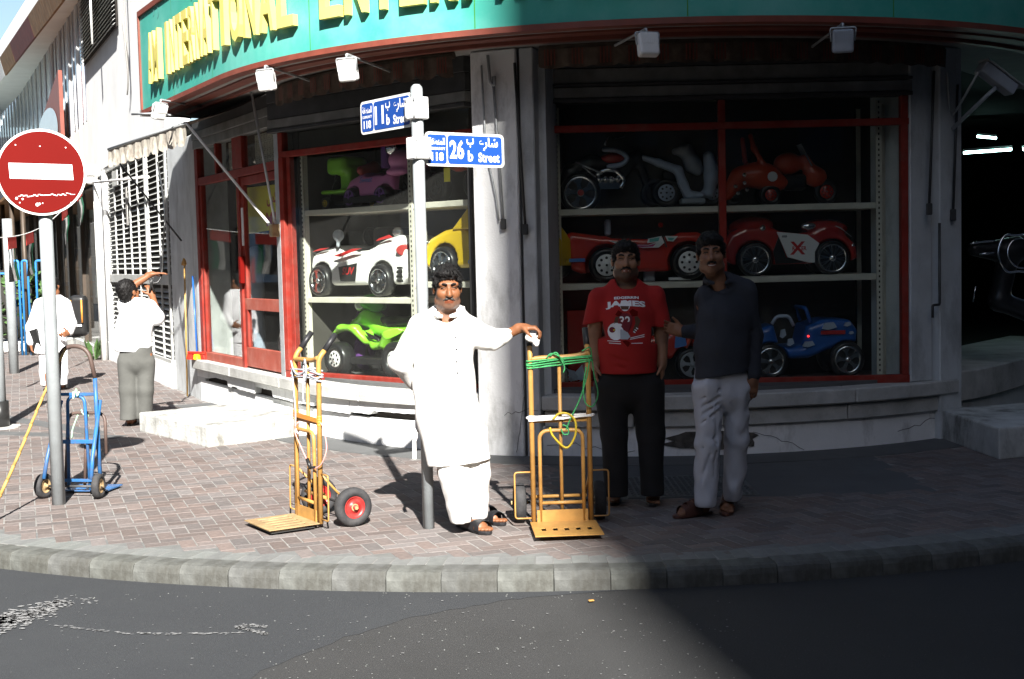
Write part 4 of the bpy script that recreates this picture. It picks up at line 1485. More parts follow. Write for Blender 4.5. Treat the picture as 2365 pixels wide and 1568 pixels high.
# ------------------------------------------------------------------ floodlights under the sign
def flood(px, py, Y, yaw, pitch, label, m='white_plastic', s=1., arm=None):
    c = W(px, py, Y)
    t = empty('floodlight', c, label, 'floodlight', 'floodlights hung under the green sign')
    Rm = Matrix.Rotation(yaw, 3, 'Z') @ Matrix.Rotation(pitch, 3, 'X')
    q = lambda x, y, z: c+Rm @ Vector((x*s, y*s, z*s))
    F = Field(c-Vector((.2, .2, .2)), c+Vector((.2, .2, .2)), .007)
    F.box(c, (.08*s, .045*s, .088*s), Rm, .02, .01)
    F.box(q(0, .045, .03), (.055*s, .035*s, .045*s), Rm, .015, .02)
    F.obj('housing', m, t)
    mb = MB()
    for i in range(9):
        mb.box(q(-.064+i*.016, -.046, .04), (.006*s, .006*s, .085*s), Rm)
    o = mb.obj('fin', m, t)
    o['kind'] = 'stuff'
    MB().tube(bend([q(-.088, 0, 0), q(-.096, 0, .1), q(.096, 0, .1), q(.088, 0, 0)], .02), .007*s, 6).obj('yoke', 'galvanised', t)
    a = q(0, .01, .1)
    MB().tube(bend([a, a+Vector((0, 0, .03)), arm], .02), .011, 8).obj('arm', 'galvanised', t)
    return t
def armto(px, py, Y): return W(px, py, Y)
flood(615, 187, 11.35, R_(-30), R_(12), 'white floodlight on an arm, left one of two on the sunlit sign underside', arm=armto(720, 188, 12.0))
flood(803, 163, 10.5, R_(-25), R_(14), 'white floodlight glaring in the sun just left of the street sign post', arm=armto(900, 165, 11.2))
flood(1496, 104, 9.75, R_(14), R_(-12), 'pale floodlight with ribbed back hanging over the right window', arm=armto(1420, 105, 10.3))
flood(1946, 95, 9.85, R_(-8), R_(12), 'dark floodlight on a bracket at the shaded end of the sign', 'toy_grey', arm=armto(1875, 108, 10.5))
t = flood(368, 258, 13.6, R_(60), R_(20), 'small white floodlight at the left end of the green sign', s=.95, arm=armto(470, 248, 14.2))
MB().tube([W(305, 264, 14.2), W(360, 262, 13.6), W(440, 272, 14.4)], .012, 8).obj('cross_arm', 'galvanised', t)

# ------------------------------------------------------------------ awnings: folded strip over the windows, open one over the door
def scallop(mb, pts, z1, h, pitch=.22, th=.012, wav=.018, drop=.05):
    """hanging strip with scalloped edge following plan points"""
    P = [Vector((p[0], p[1], 0)) for p in pts]
    L = [0]
    for a, c in zip(P, P[1:]): L.append(L[-1]+(c-a).length)
    n = int(L[-1]/.03)
    top, bot = [], []
    j = 0
    for i in range(n+1):
        d = L[-1]*i/n
        while j < len(P)-2 and d > L[j+1]: j += 1
        t = (d-L[j])/max(1e-6, L[j+1]-L[j])
        p = P[j].lerp(P[j+1], t)
        tg = (P[j+1]-P[j]).normalized()
        nr = Vector((tg.y, -tg.x, 0))
        f = (d/pitch) % 1
        w_ = math.sin(2*PI*d/pitch*1.0)*wav+math.sin(2*PI*d/pitch*2.7+1)*wav*.4
        top.append(p+Vector((0, 0, z1)))
        bot.append(p+nr*w_+Vector((0, 0, z1-h-drop*math.sin(PI*f)**.7)))
    rows = [[a, a.lerp(c, .35)+((c-a).cross(Vector((0, 0, 1))))*0, a.lerp(c, .7), c] for a, c in zip(top, bot)]
    mb.grid(rows)
    return mb
mb = MB()
scallop(mb, [fp(s, .16) for s in ss(SL-.1, -1.95, .1)], 3.39, .13)
aw = mb.obj('folded_awning', 'fabric_stripe', None, label='striped brown folded awning strip above the left window', cat='awning')
aw.data.materials.append(M['decal_red'])
mb = MB()
mb.tube([fp(s, .12, 3.40) for s in ss(SL-.1, -1.95, .1)], .03, 8)
mb.obj('roller', 'fabric_stripe', aw)
def stripes(parent, s0, s1, o_, z0, z1):
    mb = MB()
    s = s0
    while s < s1:
        for k in range(4):
            c = fp(s+k*.026, o_, 0)
            d = fp(s+k*.026+.011, o_, 0)
            mb.add([c+Vector((0, 0, z0)), d+Vector((0, 0, z0)), d+Vector((0, 0, z1)), c+Vector((0, 0, z1))], [(0, 1, 2, 3)])
        s += .22
    o = mb.obj('stripe', 'sign_border', parent)
    o['kind'] = 'stuff'
stripes(aw, SL+.05, -2.0, .181, 3.25, 3.385)
mb = MB()
scallop(mb, [fp(s, .16) for s in ss(-1.2, 2.3, .1)], 3.375, .14, drop=.02)
aw2 = mb.obj('folded_awning', 'fabric_stripe', None, label='striped brown folded awning strip in the shade above the right window', cat='awning')
mb = MB()
mb.tube([fp(s, .12, 3.385) for s in ss(-1.2, 2.3, .1)], .03, 8)
mb.obj('roller', 'fabric_stripe', aw2)
stripes(aw2, -1.15, 2.2, .181, 3.24, 3.37)
ft, fl = W(428, 284, 13.7), W(250, 345, 16.5)
aw3 = empty('open_awning', (ft+fl)/2, 'small open awning with a scalloped cream edge over the shop door', 'awning')
mb = MB()
scallop(mb, [ft.lerp(fl, i/12) for i in range(13)], (ft.z+fl.z)/2-.005, .10, .34, wav=.02, drop=.13)
mb.v = [(x, y, z+(ft.z-fl.z)*((Vector((x, y))-Vector((fl.x, fl.y))).length/(ft-fl).length-.5)) for x, y, z in mb.v]
mb.obj('valance', 'fabric_cream', aw3)
MB().tube([ft, fl], .016, 8).obj('front_bar', 'galvanised', aw3)
wr, wl_ = fp(SL-.55, .04, 3.42), fp(SL-3.7, .04, 3.42)
mb = MB()
mb.grid([[ft.lerp(wr, j/6)+Vector((0, 0, .012-.05*math.sin(PI*j/6))) if i == 0 else (ft.lerp(fl, i/10)).lerp(wr.lerp(wl_, i/10), j/6)+Vector((0, 0, .012-.05*math.sin(PI*j/6))) for j in range(7)] for i in range(11)])
mb.obj('cloth_top', 'fabric_stripe', aw3)
hinge = fp(SL-.56, .06, 2.02)
MB().tube(bend([ft, ft+(hinge-ft)*.03+Vector((0, 0, .01)), hinge], .05), .015, 8).obj('arm', 'white_paint', aw3)
MB().tube([fl, fp(SJ-.6, .04, 2.0)], .012, 8).obj('arm', 'dark_metal', aw3)
MB().box(hinge, (.09, .09, .13), Matrix.Rotation(-A0, 3, 'Z')).obj('hinge', 'worn_plate', aw3, bev=.01)
MB().tube([W(580, 212, 13.0), hinge+Vector((.02, -.02, .02))], .013, 8).obj('arm', 'galvanised', aw)
# spare awning arms folded down on the column
for (s, o_, za, zb, lab) in ((-1.62, .075, 3.2, 2.0, 'pair'), (-1.43, .07, 3.3, 1.95, 'x')):
    MB().tube([fp(s, o_, za), fp(s+.06, o_, zb)], .012, 8).obj('arm', 'galvanised' if s < -1.5 else 'dark_metal', aw if s < -1.5 else aw2)
    MB().box(fp(s+.06, o_, zb-.03), (.05, .04, .09)).obj('hinge', 'dark_metal', aw if s < -1.5 else aw2, bev=.006)
for (s, za, zb) in ((2.24, 3.2, 2.05), (2.55, 3.1, 2.0)):
    MB().tube([fp(s, .08, za), fp(s-.05, .07, zb)], .012, 8).obj('arm', 'dark_metal', aw2)
    MB().box(fp(s-.05, .07, zb-.03), (.045, .04, .1)).obj('hinge', 'dark_metal', aw2, bev=.006)
MB().tube(bend([fp(2.33, .06, 1.9), fp(2.33, .06, 1.19), fp(2.24, .06, 1.19), fp(2.24, .06, 1.08)], .02), .012, 6).obj('conduit', 'dark_metal', shop)
mb = MB()
mb.tube(bend([fp(-1.72, .08, 3.3), fp(-1.7, .075, 2.6), fp(-1.62, .075, 2.2), fp(-1.6, .075, 2.0)], .1), .009, 6)
mb.tube(bend([fp(-1.66, .08, 3.38), fp(-1.64, .09, 3.15), fp(-1.6, .09, 3.12), fp(-1.6, .09, 3.2)], .02), .013, 6)
mb.obj('cable', 'galvanised', shop)

# ------------------------------------------------------------------ security camera
c = W(2300, 182, 10.9)
cm = empty('security_camera', c, 'grey security camera on a bracket at the upper right', 'camera')
Rm = Matrix.Rotation(R_(12), 3, 'Z') @ Matrix.Rotation(R_(34), 3, 'Y')
MB().box(c, (.36, .13, .10), Rm).obj('housing', 'toy_grey', cm, bev=.015, seg=2)
MB().box(c+Rm @ Vector((.02, 0, .062)), (.42, .16, .012), Rm).obj('sunshield', 'galvanised', cm, bev=.004)
MB().disc(c+Rm @ Vector((.183, 0, 0)), Rm @ Vector((1, 0, 0)), .04, .01, 16).obj('lens', 'black_plastic', cm)
pw = fp(2.52, .05, 2.72)
MB().tube(bend([c+Rm @ Vector((.04, 0, -.06)), c+Rm @ Vector((.02, .02, -.14)), pw], .04), .018, 8).obj('bracket', 'toy_grey', cm)
MB().tube(ip([c+Rm @ Vector((-.17, 0, -.03)), c+Vector((-.22, 0, -.06)), pw+Vector((.0, 0, .12)), fp(2.46, .06, 2.95), fp(2.44, .06, 3.2)], 6), .011, 6).obj('cable', 'galvanised', cm)

# ------------------------------------------------------------------ brooms by the door
def broom(x0, x1, label, m1, head):
    t = empty('broom', x0, label, 'broom')
    MB().tube([x0, x1], .011, 8).obj('handle', m1, t)
    head(t, x0)
    return t
def h1(t, p):
    for i, m in enumerate(('toy_red', 'toy_yellow', 'toy_red')):
        mb = MB()
        for k in range(10):
            a = -.15+i*.1+k*.01
            d = Vector((.78, -.55, 0)).normalized()
            q0 = p+d*a*1.0+Vector((0, 0, .08))
            mb.beam(q0, p+d*a*1.25+Vector((rnd.gauss(0, .003), rnd.gauss(0, .006), -.0)), .008, .03)
        mb.obj('bristles', m, t, kind=None)
    MB().beam(p+Vector((-.13, .09, .085)), p+Vector((.13, -.09, .085)), .04, .03).obj('head', 'toy_red', t, bev=.006)
bp0 = fp(SL-3.62, .05, LEDGE)
broom(bp0, fp(SL-3.86, .01, 1.55), 'blue handled broom with red and yellow bristles left of the glass door', 'toy_blue', h1)
def h2(t, p):
    mb = MB()
    F = Field(p-Vector((.2, .2, .2)), p+Vector((.2, .2, .2)), .012)
    F.ell(p+Vector((0, -.03, 0)), (.03, .025, .05), None, .02)
    F.noise(.015, 40, 3)
    F.obj('mop_head', 'trolley_yellow', t)
px = fp(SJ-.35, .06, 0)
broom(V3(px, 1.72), V3(fp(SJ-.4, .08, 0), .02), 'mop standing upside down with a yellow head against the grey pier', 'bamboo', h2)
# ------------------------------------------------------------------ display shelves
def shelf_unit(pt, x0, xs, x1, label, shelves, side='left'):
    t = empty('display_shelf', pt(x0, LEDGE+.04, -.4), label, 'shelf')
    for (a, c, z) in shelves:
        mb = MB()
        mb.beam(pt(a, z-.03, -.46), pt(c, z-.03, -.46), .66, .055)
        mb.obj('shelf_board', 'shelf', t, bev=.004)
    for x in xs:
        mb = MB()
        mb.beam(pt(x, LEDGE+.05, -.12), pt(x, 2.98, -.12), .012, .05, up=pt(1, 0)-pt(0, 0))
        mb.beam(pt(x, LEDGE+.05, -.77), pt(x, 2.98, -.77), .012, .04, up=pt(1, 0)-pt(0, 0))
        mb.obj('upright', 'shelf', t)
        mb = MB()
        n_ = pt(0, 0, 1)-pt(0, 0, 0)
        for k in range(52):
            mb.box(pt(x, LEDGE+.1+k*.046, -.113), (.012, .004, .02), Matrix.Rotation(math.atan2(n_.x, -n_.y), 3, 'Z'))
        o = mb.obj('slot', 'hollow', t)
        o['kind'] = 'stuff'
        if side == 'left':
            mb = MB()
            mb.beam(pt(x+.012, 1.75, -.14), pt(x+.012, 1.75, -.30), .006, 2.44)
            mb.obj('side_panel', 'shelf', t)
    return t
fr = lambda x, z, o_=0.: Vector((x, YR-o_, z))
shelf_unit(wl, .2, (.17, 1.80), 2.75, 'cream shelf unit full of toy vehicles in the sunny left window', [(.19, 1.79, 2.215), (1.81, 2.95, 2.215), (.19, 1.79, 1.335), (1.81, 2.95, 1.485)])
shelf_unit(fr, .43, (.43, 1.86, 3.24), 3.24, 'cream shelf unit full of toy vehicles in the dark right window', [(.445, 1.85, 2.10), (1.87, 3.23, 2.10), (.445, 1.85, 1.445), (1.87, 3.23, 1.475)], 'right')
mb = MB()
mb.beam(fr(3.26, 1.75, -.15), fr(3.40, 1.75, -.3), .01, 2.4)
mb.obj('display_side', 'shelf', shop)
mb = MB()
sweep(mb, rect(-1.0, -.16, .5, .55), -4.7, 2.5, .2)
mb.obj('display_floor', 'cement_strip', shop)

# ------------------------------------------------------------------ toys
def hubcap(root, wo, c, ax, r, style, m):
    ax = Vector(ax).normalized()
    h = MB()
    U = Vector((0, 0, 1))
    q = ax.cross(U).normalized()
    if style == 'holes':
        h.lathe([(r, -.004), (r, .004), (r*.85, .008), (r*.4, .006), (r*.3, .014), (1e-4, .015)], c, ax, 24)
        link('hub', h.mesh('hub', m, LOC[root.name]), wo)
        k = MB()
        for i in range(8):
            a = 2*PI*i/8
            k.disc(c+ax*.0105+(U*math.cos(a)+q*math.sin(a))*r*.66, ax, r*.13, .004, 8)
        k.disc(c+ax*.017, ax, r*.12, .004, 8)
        link('hole', k.mesh('hole', 'decal_black', LOC[root.name]), wo)
    else:
        n = 5 if style == 'five' else 10
        h.lathe([(r*.84, -.002), (r*.88, .012), (r, .012), (r, -.006), (r*.84, -.006)], c, ax, 28, closed=True)
        h.lathe([(r*.24, -.004), (r*.24, .012), (r*.12, .02), (1e-4, .022)], c, ax, 14)
        for i in range(n):
            a = 2*PI*i/n+.2
            d = U*math.cos(a)+q*math.sin(a)
            if style == 'five':
                h.beam(c+d*r*.15+ax*.006, c+d*r*.9+ax*.004, r*.24, .014, up=ax)
                for e in (-.3, .3):
                    d2 = U*math.cos(a+e)+q*math.sin(a+e)
                    h.beam(c+d*r*.5+ax*.006, c+d2*r*.9+ax*.004, r*.12, .012, up=ax)
            else:
                for e in (-.07, .07):
                    d2 = U*math.cos(a+e*1.6)+q*math.sin(a+e*1.6)
                    h.beam(c+d*r*.2+ax*.008, c+d2*r*.9+ax*.004, r*.06, .01, up=ax)
        link('hub', h.mesh('hub', m, LOC[root.name]), wo)
        link('rim_back', MB().disc(c-ax*.006, ax, r*.9, .006, 20).mesh('rim_back', 'decal_black', LOC[root.name]), wo)
def tyre(root, c, ax, r, w_, hr, style, hm, tread=False):
    c, ax = Vector(c), Vector(ax).normalized()
    t = MB()
    t.lathe([(hr, -w_*.4), (r*.82, -w_*.5), (r*.96, -w_*.36), (r, -w_*.1), (r, w_*.1), (r*.96, w_*.36), (r*.82, w_*.5), (hr, w_*.4)], c, ax, 30, closed=True)
    wo = link('wheel', t.mesh('wheel', 'toy_black', LOC[root.name]), root)
    hubcap(root, wo, c+ax*w_*.36, ax, hr*1.02, style, hm)
    return wo
def toy_frame(o, u, n):
    o, u, n = Vector(o), Vector(u).normalized(), Vector(n).normalized()
    return lambda x, z, y=0.: o+u*x+n*y+Vector((0, 0, z))
def toy_car(label, o, u, n, prof, half, wheels, m, style, hm, wells=1.16, cut=(), adds=(), taper=.12, tw=.11, group=None, h=.013, cat='toy car', name='toy_car'):
    """o: middle of the car on its shelf; the near side lies at +half along n"""
    P = toy_frame(o, u, n)
    t = empty(name, o, label, cat, group)
    pts = [P(x, z, y) for x, z in prof for y in (-half, half)]
    lo = [min(p[i] for p in pts)-.05 for i in range(3)]
    hi = [max(p[i] for p in pts)+.12 for i in range(3)]
    F = Field(lo, hi, h)
    up = (0, 0, 1)
    F.poly(prof, o, u, up, n, half, .05, taper=taper)
    for a in adds: a(F, P)
    for (x, z, r) in wheels:
        for s in (-1, 1):
            F.rc(P(x, z, s*(half+.1)), P(x, z, s*(half-tw-.03)), r*wells, r*wells, .008, 's')
    for (x, z, y, a, b, c) in cut:
        R = Matrix((u, n, Vector(up))).transposed()
        F.box(P(x, z, y), (a, b, c), R, .03, .03, 's')
    F.obj('body', m, t)
    for (x, z, r) in wheels:
        for s in (1, -1):
            hr = r*(.84 if style == 'mesh' else .62 if style == 'holes' else .74)
            tyre(t, P(x, z, s*(half-tw/2+.005)), Vector(n)*s, r, tw, hr, style, hm)
    return t, P
def part(t, name, mb, m, bev=0., label=None):
    return mb.obj(name, m, t, bev=bev, label=label)
def spart(t, name, F, m):
    return F.obj(name, m, t)
def fld(pts, pad=.06, h=.009):
    a = np.array([tuple(p) for p in pts])
    return Field(a.min(0)-pad, a.max(0)+pad, h)

# white convertible, seen from its side and tail
U, N = wd, wn
o = wl(.83, 1.336, -.50)
prof = [(-.64, .12), (-.66, .27), (-.62, .34), (-.45, .40), (-.22, .44), (-.12, .40), (.05, .395), (.18, .41), (.36, .47), (.52, .50), (.62, .47), (.66, .36), (.655, .16), (.60, .10), (-.58, .09)]
t, P = toy_car('white toy convertible with red tail lights and chrome wheels on the middle shelf', o, U, N, prof, .29,
               [(-.42, .135, .135), (.36, .135, .135)], 'toy_white', 'five', 'chrome', cut=[(.02, .46, 0, .26, .2, .12)], taper=.16)
F = fld([P(-.2, .5, .25)], .12)
F.ell(P(-.17, .515, .25), (.05, .03, .05), None, .01)
F.rc(P(-.18, .43, .25), P(-.17, .5, .25), .018, .014, .02)
spart(t, 'side_mirror', F, 'toy_grey')
mb = MB()
mb.grid([[P(-.26+.1*k, .43+.12*k, y) for k in (0, .5, 1)] for y in (-.2, -.1, 0, .1, .2)])
part(t, 'windscreen', mb, 'glass_far')
part(t, 'steering_wheel', MB().tube([P(-.06+.05*math.sin(a)*.4, .5+.07*math.cos(a), .09*math.sin(a)) for a in [2*PI*i/16 for i in range(16)]], .011, 6, closed=True), 'toy_black')
F = fld([P(.2, .45, .1), P(.36, .62, -.1)], .1)
F.box(P(.24, .45, 0), (.07, .18, .12), Matrix((U, N, Vector((0, 0, 1)))).transposed(), .04)
spart(t, 'seat', F, 'toy_black')
F = fld([P(.45, .5, .16)], .09)
F.ell(P(.43, .52, .12), (.06, .035, .045), Matrix((U, N, Vector((0, 0, 1)))).transposed())
spart(t, 'roll_bar', F, 'silver_plastic')
F = fld([P(.5, .38, .27), P(.68, .38, -.25)], .06, .008)
Rt = Matrix((U, N, Vector((0, 0, 1)))).transposed()
F.ell(P(.62, .375, .21), (.07, .085, .048), Rt)
F.ell(P(.655, .375, -.15), (.04, .09, .045), Rt)
spart(t, 'tail_light', F, 'red_hub')
mb = MB()
mb.prism([(-.13, .25), (.11, .28), (.08, .13), (-.11, .13)], P(0, 0, .2905), U, (0, 0, 1), N*.004)
dk = part(t, 'door_sticker', mb, 'decal_black')
mb = MB()
put_text(mb, 'SUV', P(-.01, .185, .297), U, Vector((0, 0, 1))+U*.25, .065, .15, .03)
link('sticker_text', mb.mesh('sticker_text', 'decal_red', LOC[t.name]), dk)
mb = MB()
mb.prism([(-.2, .345), (.05, .40), (.16, .40), (.0, .365), (-.12, .335)], P(0, 0, .272), U, (0, 0, 1), N*.012)
mb.prism([(-.52, .385), (-.36, .40), (-.3, .415), (-.42, .41)], P(0, 0, .245), U, (0, 0, 1), N*.012)
mb.prism([(.3, .455), (.5, .48), (.46, .50), (.34, .475)], P(0, 0, .236), U, (0, 0, 1), N*.012)
part(t, 'red_stripe', mb, 'decal_red')
mb = MB()
for k in range(4):
    mb.box(P(.62, .13+k*.035, .285-abs(k-1.5)*.004), (.05, .02, .018), Rt)
part(t, 'tail_vent', mb, 'decal_black')
mb = MB()
mb.box(P(.672, .26, 0), (.012, .30, .02), Rt)
mb.box(P(.675, .17, 0), (.012, .16, .06), Rt)
part(t, 'bumper_trim', mb, 'decal_black')
t.scale = (1.19, 1.19, 1.19)

# yellow convertible in the next bay
o = wl(2.56, 1.487, -.47)
prof = [(-.60, .12), (-.62, .24), (-.55, .34), (-.40, .40), (-.2, .43), (-.1, .40), (.2, .39), (.5, .42), (.6, .3), (.6, .1), (-.5, .10)]
t, P = toy_car('yellow toy convertible half hidden by the white column in the left window', o, U, N, prof, .27,
               [(-.36, .135, .14), (.42, .135, .14)], 'toy_yellow', 'five', 'chrome', cut=[(.1, .45, 0, .22, .19, .12)], taper=.14)
F = fld([P(-.3, .4, .2), P(-.05, .6, .2)], .06)
F.poly([(-.28, .40), (-.10, .56), (-.04, .56), (-.02, .40)], P(0, 0, .21), U, (0, 0, 1), N, .015, .008)
F.poly([(-.28, .40), (-.10, .56), (-.04, .56), (-.02, .40)], P(0, 0, -.21), U, (0, 0, 1), N, .015, .008)
spart(t, 'windscreen_frame', F, 'toy_yellow')
part(t, 'steering_wheel', MB().tube([P(.02+.03*math.sin(a), .53+.07*math.cos(a), .08*math.sin(a)) for a in [2*PI*i/16 for i in range(16)]], .011, 6, closed=True), 'toy_black')
F = fld([P(-.58, .31, .2)], .08)
F.ell(P(-.565, .31, .19), (.03, .06, .03), Rt)
spart(t, 'headlight', F, 'chrome')
mb = MB()
put_text(mb, 'GT', P(.06, .28, .274), U, (0, 0, 1), .06, .1, .03)
part(t, 'lettering', mb, 'decal_black')
mb = MB()
put_text(mb, 'GTNMAX', P(.06, .13, .274), U, (0, 0, 1), .036, .22, .03)
part(t, 'lettering', mb, 'decal_blue')
t.scale = (1.16, 1.16, 1.16)

# green quad bike on the window floor
o = wl(1.08, .552, -.42)
t = empty('toy_quad', o, 'bright green toy quad bike with black seat on the floor of the left window', 'toy quad bike')
P = toy_frame(o, U, N)
F = fld([P(-.6, 0, .3), P(.65, .6, -.3)], .1, .012)
for y in (-.18, .18):
    F.chain([P(-.52, .36, y), P(-.40, .42, y), P(-.24, .42, y), P(-.12, .3, y*.8)], [.025, .05, .055, .04], .03, (Vector((0, 0, 1)), 1.7))
    F.chain([P(.14, .28, y*.9), P(.22, .38, y), P(.38, .42, y), P(.60, .42, y)], [.05, .055, .055, .03], .03, (Vector((0, 0, 1)), 1.6))
F.chain([P(-.40, .42, 0), P(-.22, .50, 0), P(-.05, .42, 0), P(.2, .36, 0), P(.5, .42, 0)], [.08, .10, .09, .10, .1], .05, (Vector((0, 0, 1)), 1.2))
F.chain([P(-.15, .36, .1), P(-.02, .27, .14), P(.14, .28, .15)], [.04, .035, .04], .03)
spart(t, 'body', F, 'toy_green')
F = fld([P(-.05, .5, 0), P(.4, .5, 0)], .12, .01)
F.chain([P(-.06, .475, 0), P(.1, .46, 0), P(.34, .475, 0)], [.06, .085, .075], .05, (Vector((0, 0, 1)), 1.5))
F.chain([P(.40, .48, -.08), P(.43, .58, -.07), P(.43, .58, .07), P(.40, .48, .08)], [.02, .03, .03, .02], .02)
spart(t, 'seat', F, 'toy_black')
F = fld([P(-.3, .5, .1), P(-.1, .72, -.1)], .1, .009)
F.ell(P(-.2, .64, 0), (.09, .12, .075), Rt, .02)
F.ell(P(-.13, .60, 0), (.07, .09, .05), Rt, .02)
spart(t, 'handlebar_cowl', F, 'toy_green_dark')
F = fld([P(-.36, .6, 0)], .14, .008)
F.ell(P(-.29, .62, .06), (.05, .055, .06), Rt, .01)
spart(t, 'headlight', F, 'silver_plastic')
part(t, 'handlebar', MB().tube(ip([P(-.08, .66, -.24), P(-.13, .68, -.1), P(-.13, .68, .1), P(-.08, .66, .24)], 4), .014, 8), 'toy_black')
mb = MB()
mb.prism([(-.1, .40), (.09, .34), (.1, .31), (-.04, .335)], P(0, 0, .175), U, (0, 0, 1), N*.014)
mb.box(P(.02, .14, .1), (.5, .3, .06), Rt)
part(t, 'chassis', mb, 'toy_black', .01)
for x, r in ((-.38, .15), (.40, .165)):
    for s in (1, -1):
        tyre(t, P(x, r, s*.235), N*s, r, .16, r*.5, 'holes', 'toy_white')
t.scale = (1.13, 1.13, 1.13)
# top shelf of the left window
o = wl(.62, 2.217, -.42)
P = toy_frame(o, U, N)
t = empty('toy_tricycle', o, 'lime green toy chair tricycle, leftmost on the top shelf of the left window', 'toy tricycle')
F = fld([P(-.3, .0, 0), P(.2, .6, 0)], .2, .013)
F.box(P(-.08, .43, 0), (.13, .15, .09), Rt, .05, .03)
F.box(P(.0, .30, 0), (.07, .1, .12), Rt, .03, .03)
F.box(P(-.1, .17, 0), (.18, .16, .02), Rt, .015, .02)
spart(t, 'seat_shell', F, 'toy_green')
part(t, 'frame', MB().tube([P(-.22, .05, .1), P(-.05, .5, .1)], .012, 6).tube([P(-.22, .05, -.1), P(-.05, .5, -.1)], .012, 6).box(P(-.05, .06, .05), (.2, .1, .03), Rt), 'toy_black')
for x, y in ((-.22, .14), (.1, .14), (.1, -.14)):
    tyre(t, P(x, .06, y), N, .06, .04, .035, 'holes', 'toy_yellow')
t.scale = (1.12, 1.12, 1.0)
o = wl(1.08, 2.217, -.42)
P = toy_frame(o, U, N)
prof = [(-.3, .06), (-.32, .16), (-.28, .24), (-.12, .30), (.1, .31), (.28, .27), (.3, .08)]
t, P = toy_car('pink toy car with a red dashboard on the top shelf of the left window', o, U, N, prof, .22, [(-.2, .08, .085), (.2, .08, .085)], 'toy_pink', 'five', 'toy_purple', cut=[(.05, .34, 0, .14, .13, .1)], taper=.3)
F = fld([P(-.1, .33, .1), P(.2, .4, -.1)], .1, .011)
F.chain([P(-.12, .31, -.14), P(-.12, .34, 0), P(-.12, .31, .14)], [.04, .05, .04], .03)
spart(t, 'dashboard', F, 'red_hub')
F = fld([P(.1, .5, 0)], .2, .013)
F.box(P(.14, .42, 0), (.05, .12, .15), Rt, .04)
spart(t, 'seat', F, 'toy_purple')
part(t, 'lettering', put_text(MB(), 'Sweet', P(0, .2, .20), U, Vector((0, 0, 1))-N*.3, .05, .16, .02), 'decal_blue')
part(t, 'bumper', MB().box(P(0, .06, .2), (.56, .05, .06), Rt), 'toy_black', .01)
t.scale = (1.15, 1.15, 1.15)
o = wl(1.52, 2.217, -.40)
P = toy_frame(o, U, N)
t = empty('toy_motorbike', o, 'pink toy motorbike with one big chrome headlight on the top shelf', 'toy motorbike')
F = fld([P(-.2, .3, .2), P(.3, .6, -.1)], .16, .011)
F.ell(P(-.02, .42, .1), (.14, .13, .10), Rt, .02)
F.ell(P(-.02, .31, .17), (.13, .08, .04), Rt, .04)
F.ell(P(.12, .38, 0), (.12, .1, .12), Rt, .04)
spart(t, 'cowl', F, 'toy_pink')
F = fld([P(-.1, .55, .2)], .13, .008)
F.ell(P(-.09, .545, .17), (.075, .05, .08), Rt, .01)
spart(t, 'headlight', F, 'chrome')
F = fld([P(-.2, .45, 0), P(.3, .5, 0)], .16, .012)
F.chain([P(-.22, .47, 0), P(-.1, .47, 0), P(.2, .44, 0)], [.05, .07, .06], .03)
spart(t, 'tank', F, 'toy_orange_red')
for x in (-.1, .25):
    tyre(t, P(x, .15, .0), N, .15, .1, .07, 'five', 'toy_black')
part(t, 'fork', MB().tube([P(-.1, .15, .07), P(-.04, .45, .07)], .014, 6).tube([P(-.1, .15, -.07), P(-.04, .45, -.07)], .014, 6).beam(P(-.1, .2, 0), P(.3, .25, 0), .08, .12), 'toy_black')
o = wl(2.35, 2.217, -.42)
P = toy_frame(o, U, N)
t = empty('toy_motorbike', o, 'red and blue toy motorbike with a fat black tyre on the top shelf', 'toy motorbike')
F = fld([P(-.4, .25, .1), P(.3, .5, -.1)], .14, .012)
F.chain([P(-.42, .40, 0), P(-.2, .37, 0), P(.06, .40, 0), P(.2, .33, 0)], [.07, .09, .09, .05], .04)
F.ell(P(.05, .34, .06), (.16, .06, .04), Rt, .03)
spart(t, 'body', F, 'toy_orange_red')
F = fld([P(-.25, .45, 0)], .14, .011)
F.ell(P(-.25, .42, .06), (.09, .07, .09), Rt, .02)
spart(t, 'tank', F, 'toy_blue')
tyre(t, P(.08, .15, .05), N, .15, .11, .07, 'five', 'toy_black')
tyre(t, P(-.42, .14, .05), N, .14, .1, .07, 'five', 'toy_black')
mb = MB()
mb.box(P(.33, .27, .08), (.18, .12, .13), Rt)
part(t, 'battery_box', mb, 'toy_grey', .015)
part(t, 'lamp', MB().lathe([(1e-4, -.03), (.04, -.01), (.045, .02), (1e-4, .03)], P(.2, .19, .12), N, 12), 'toy_yellow')
mb = MB()
mb.prism([(-.27, .18), (-.19, .18), (-.19, .31), (-.27, .31)], P(0, 0, .13), U, (0, 0, 1), N*.004)
part(t, 'price_tag', mb, 'poster_yellow')
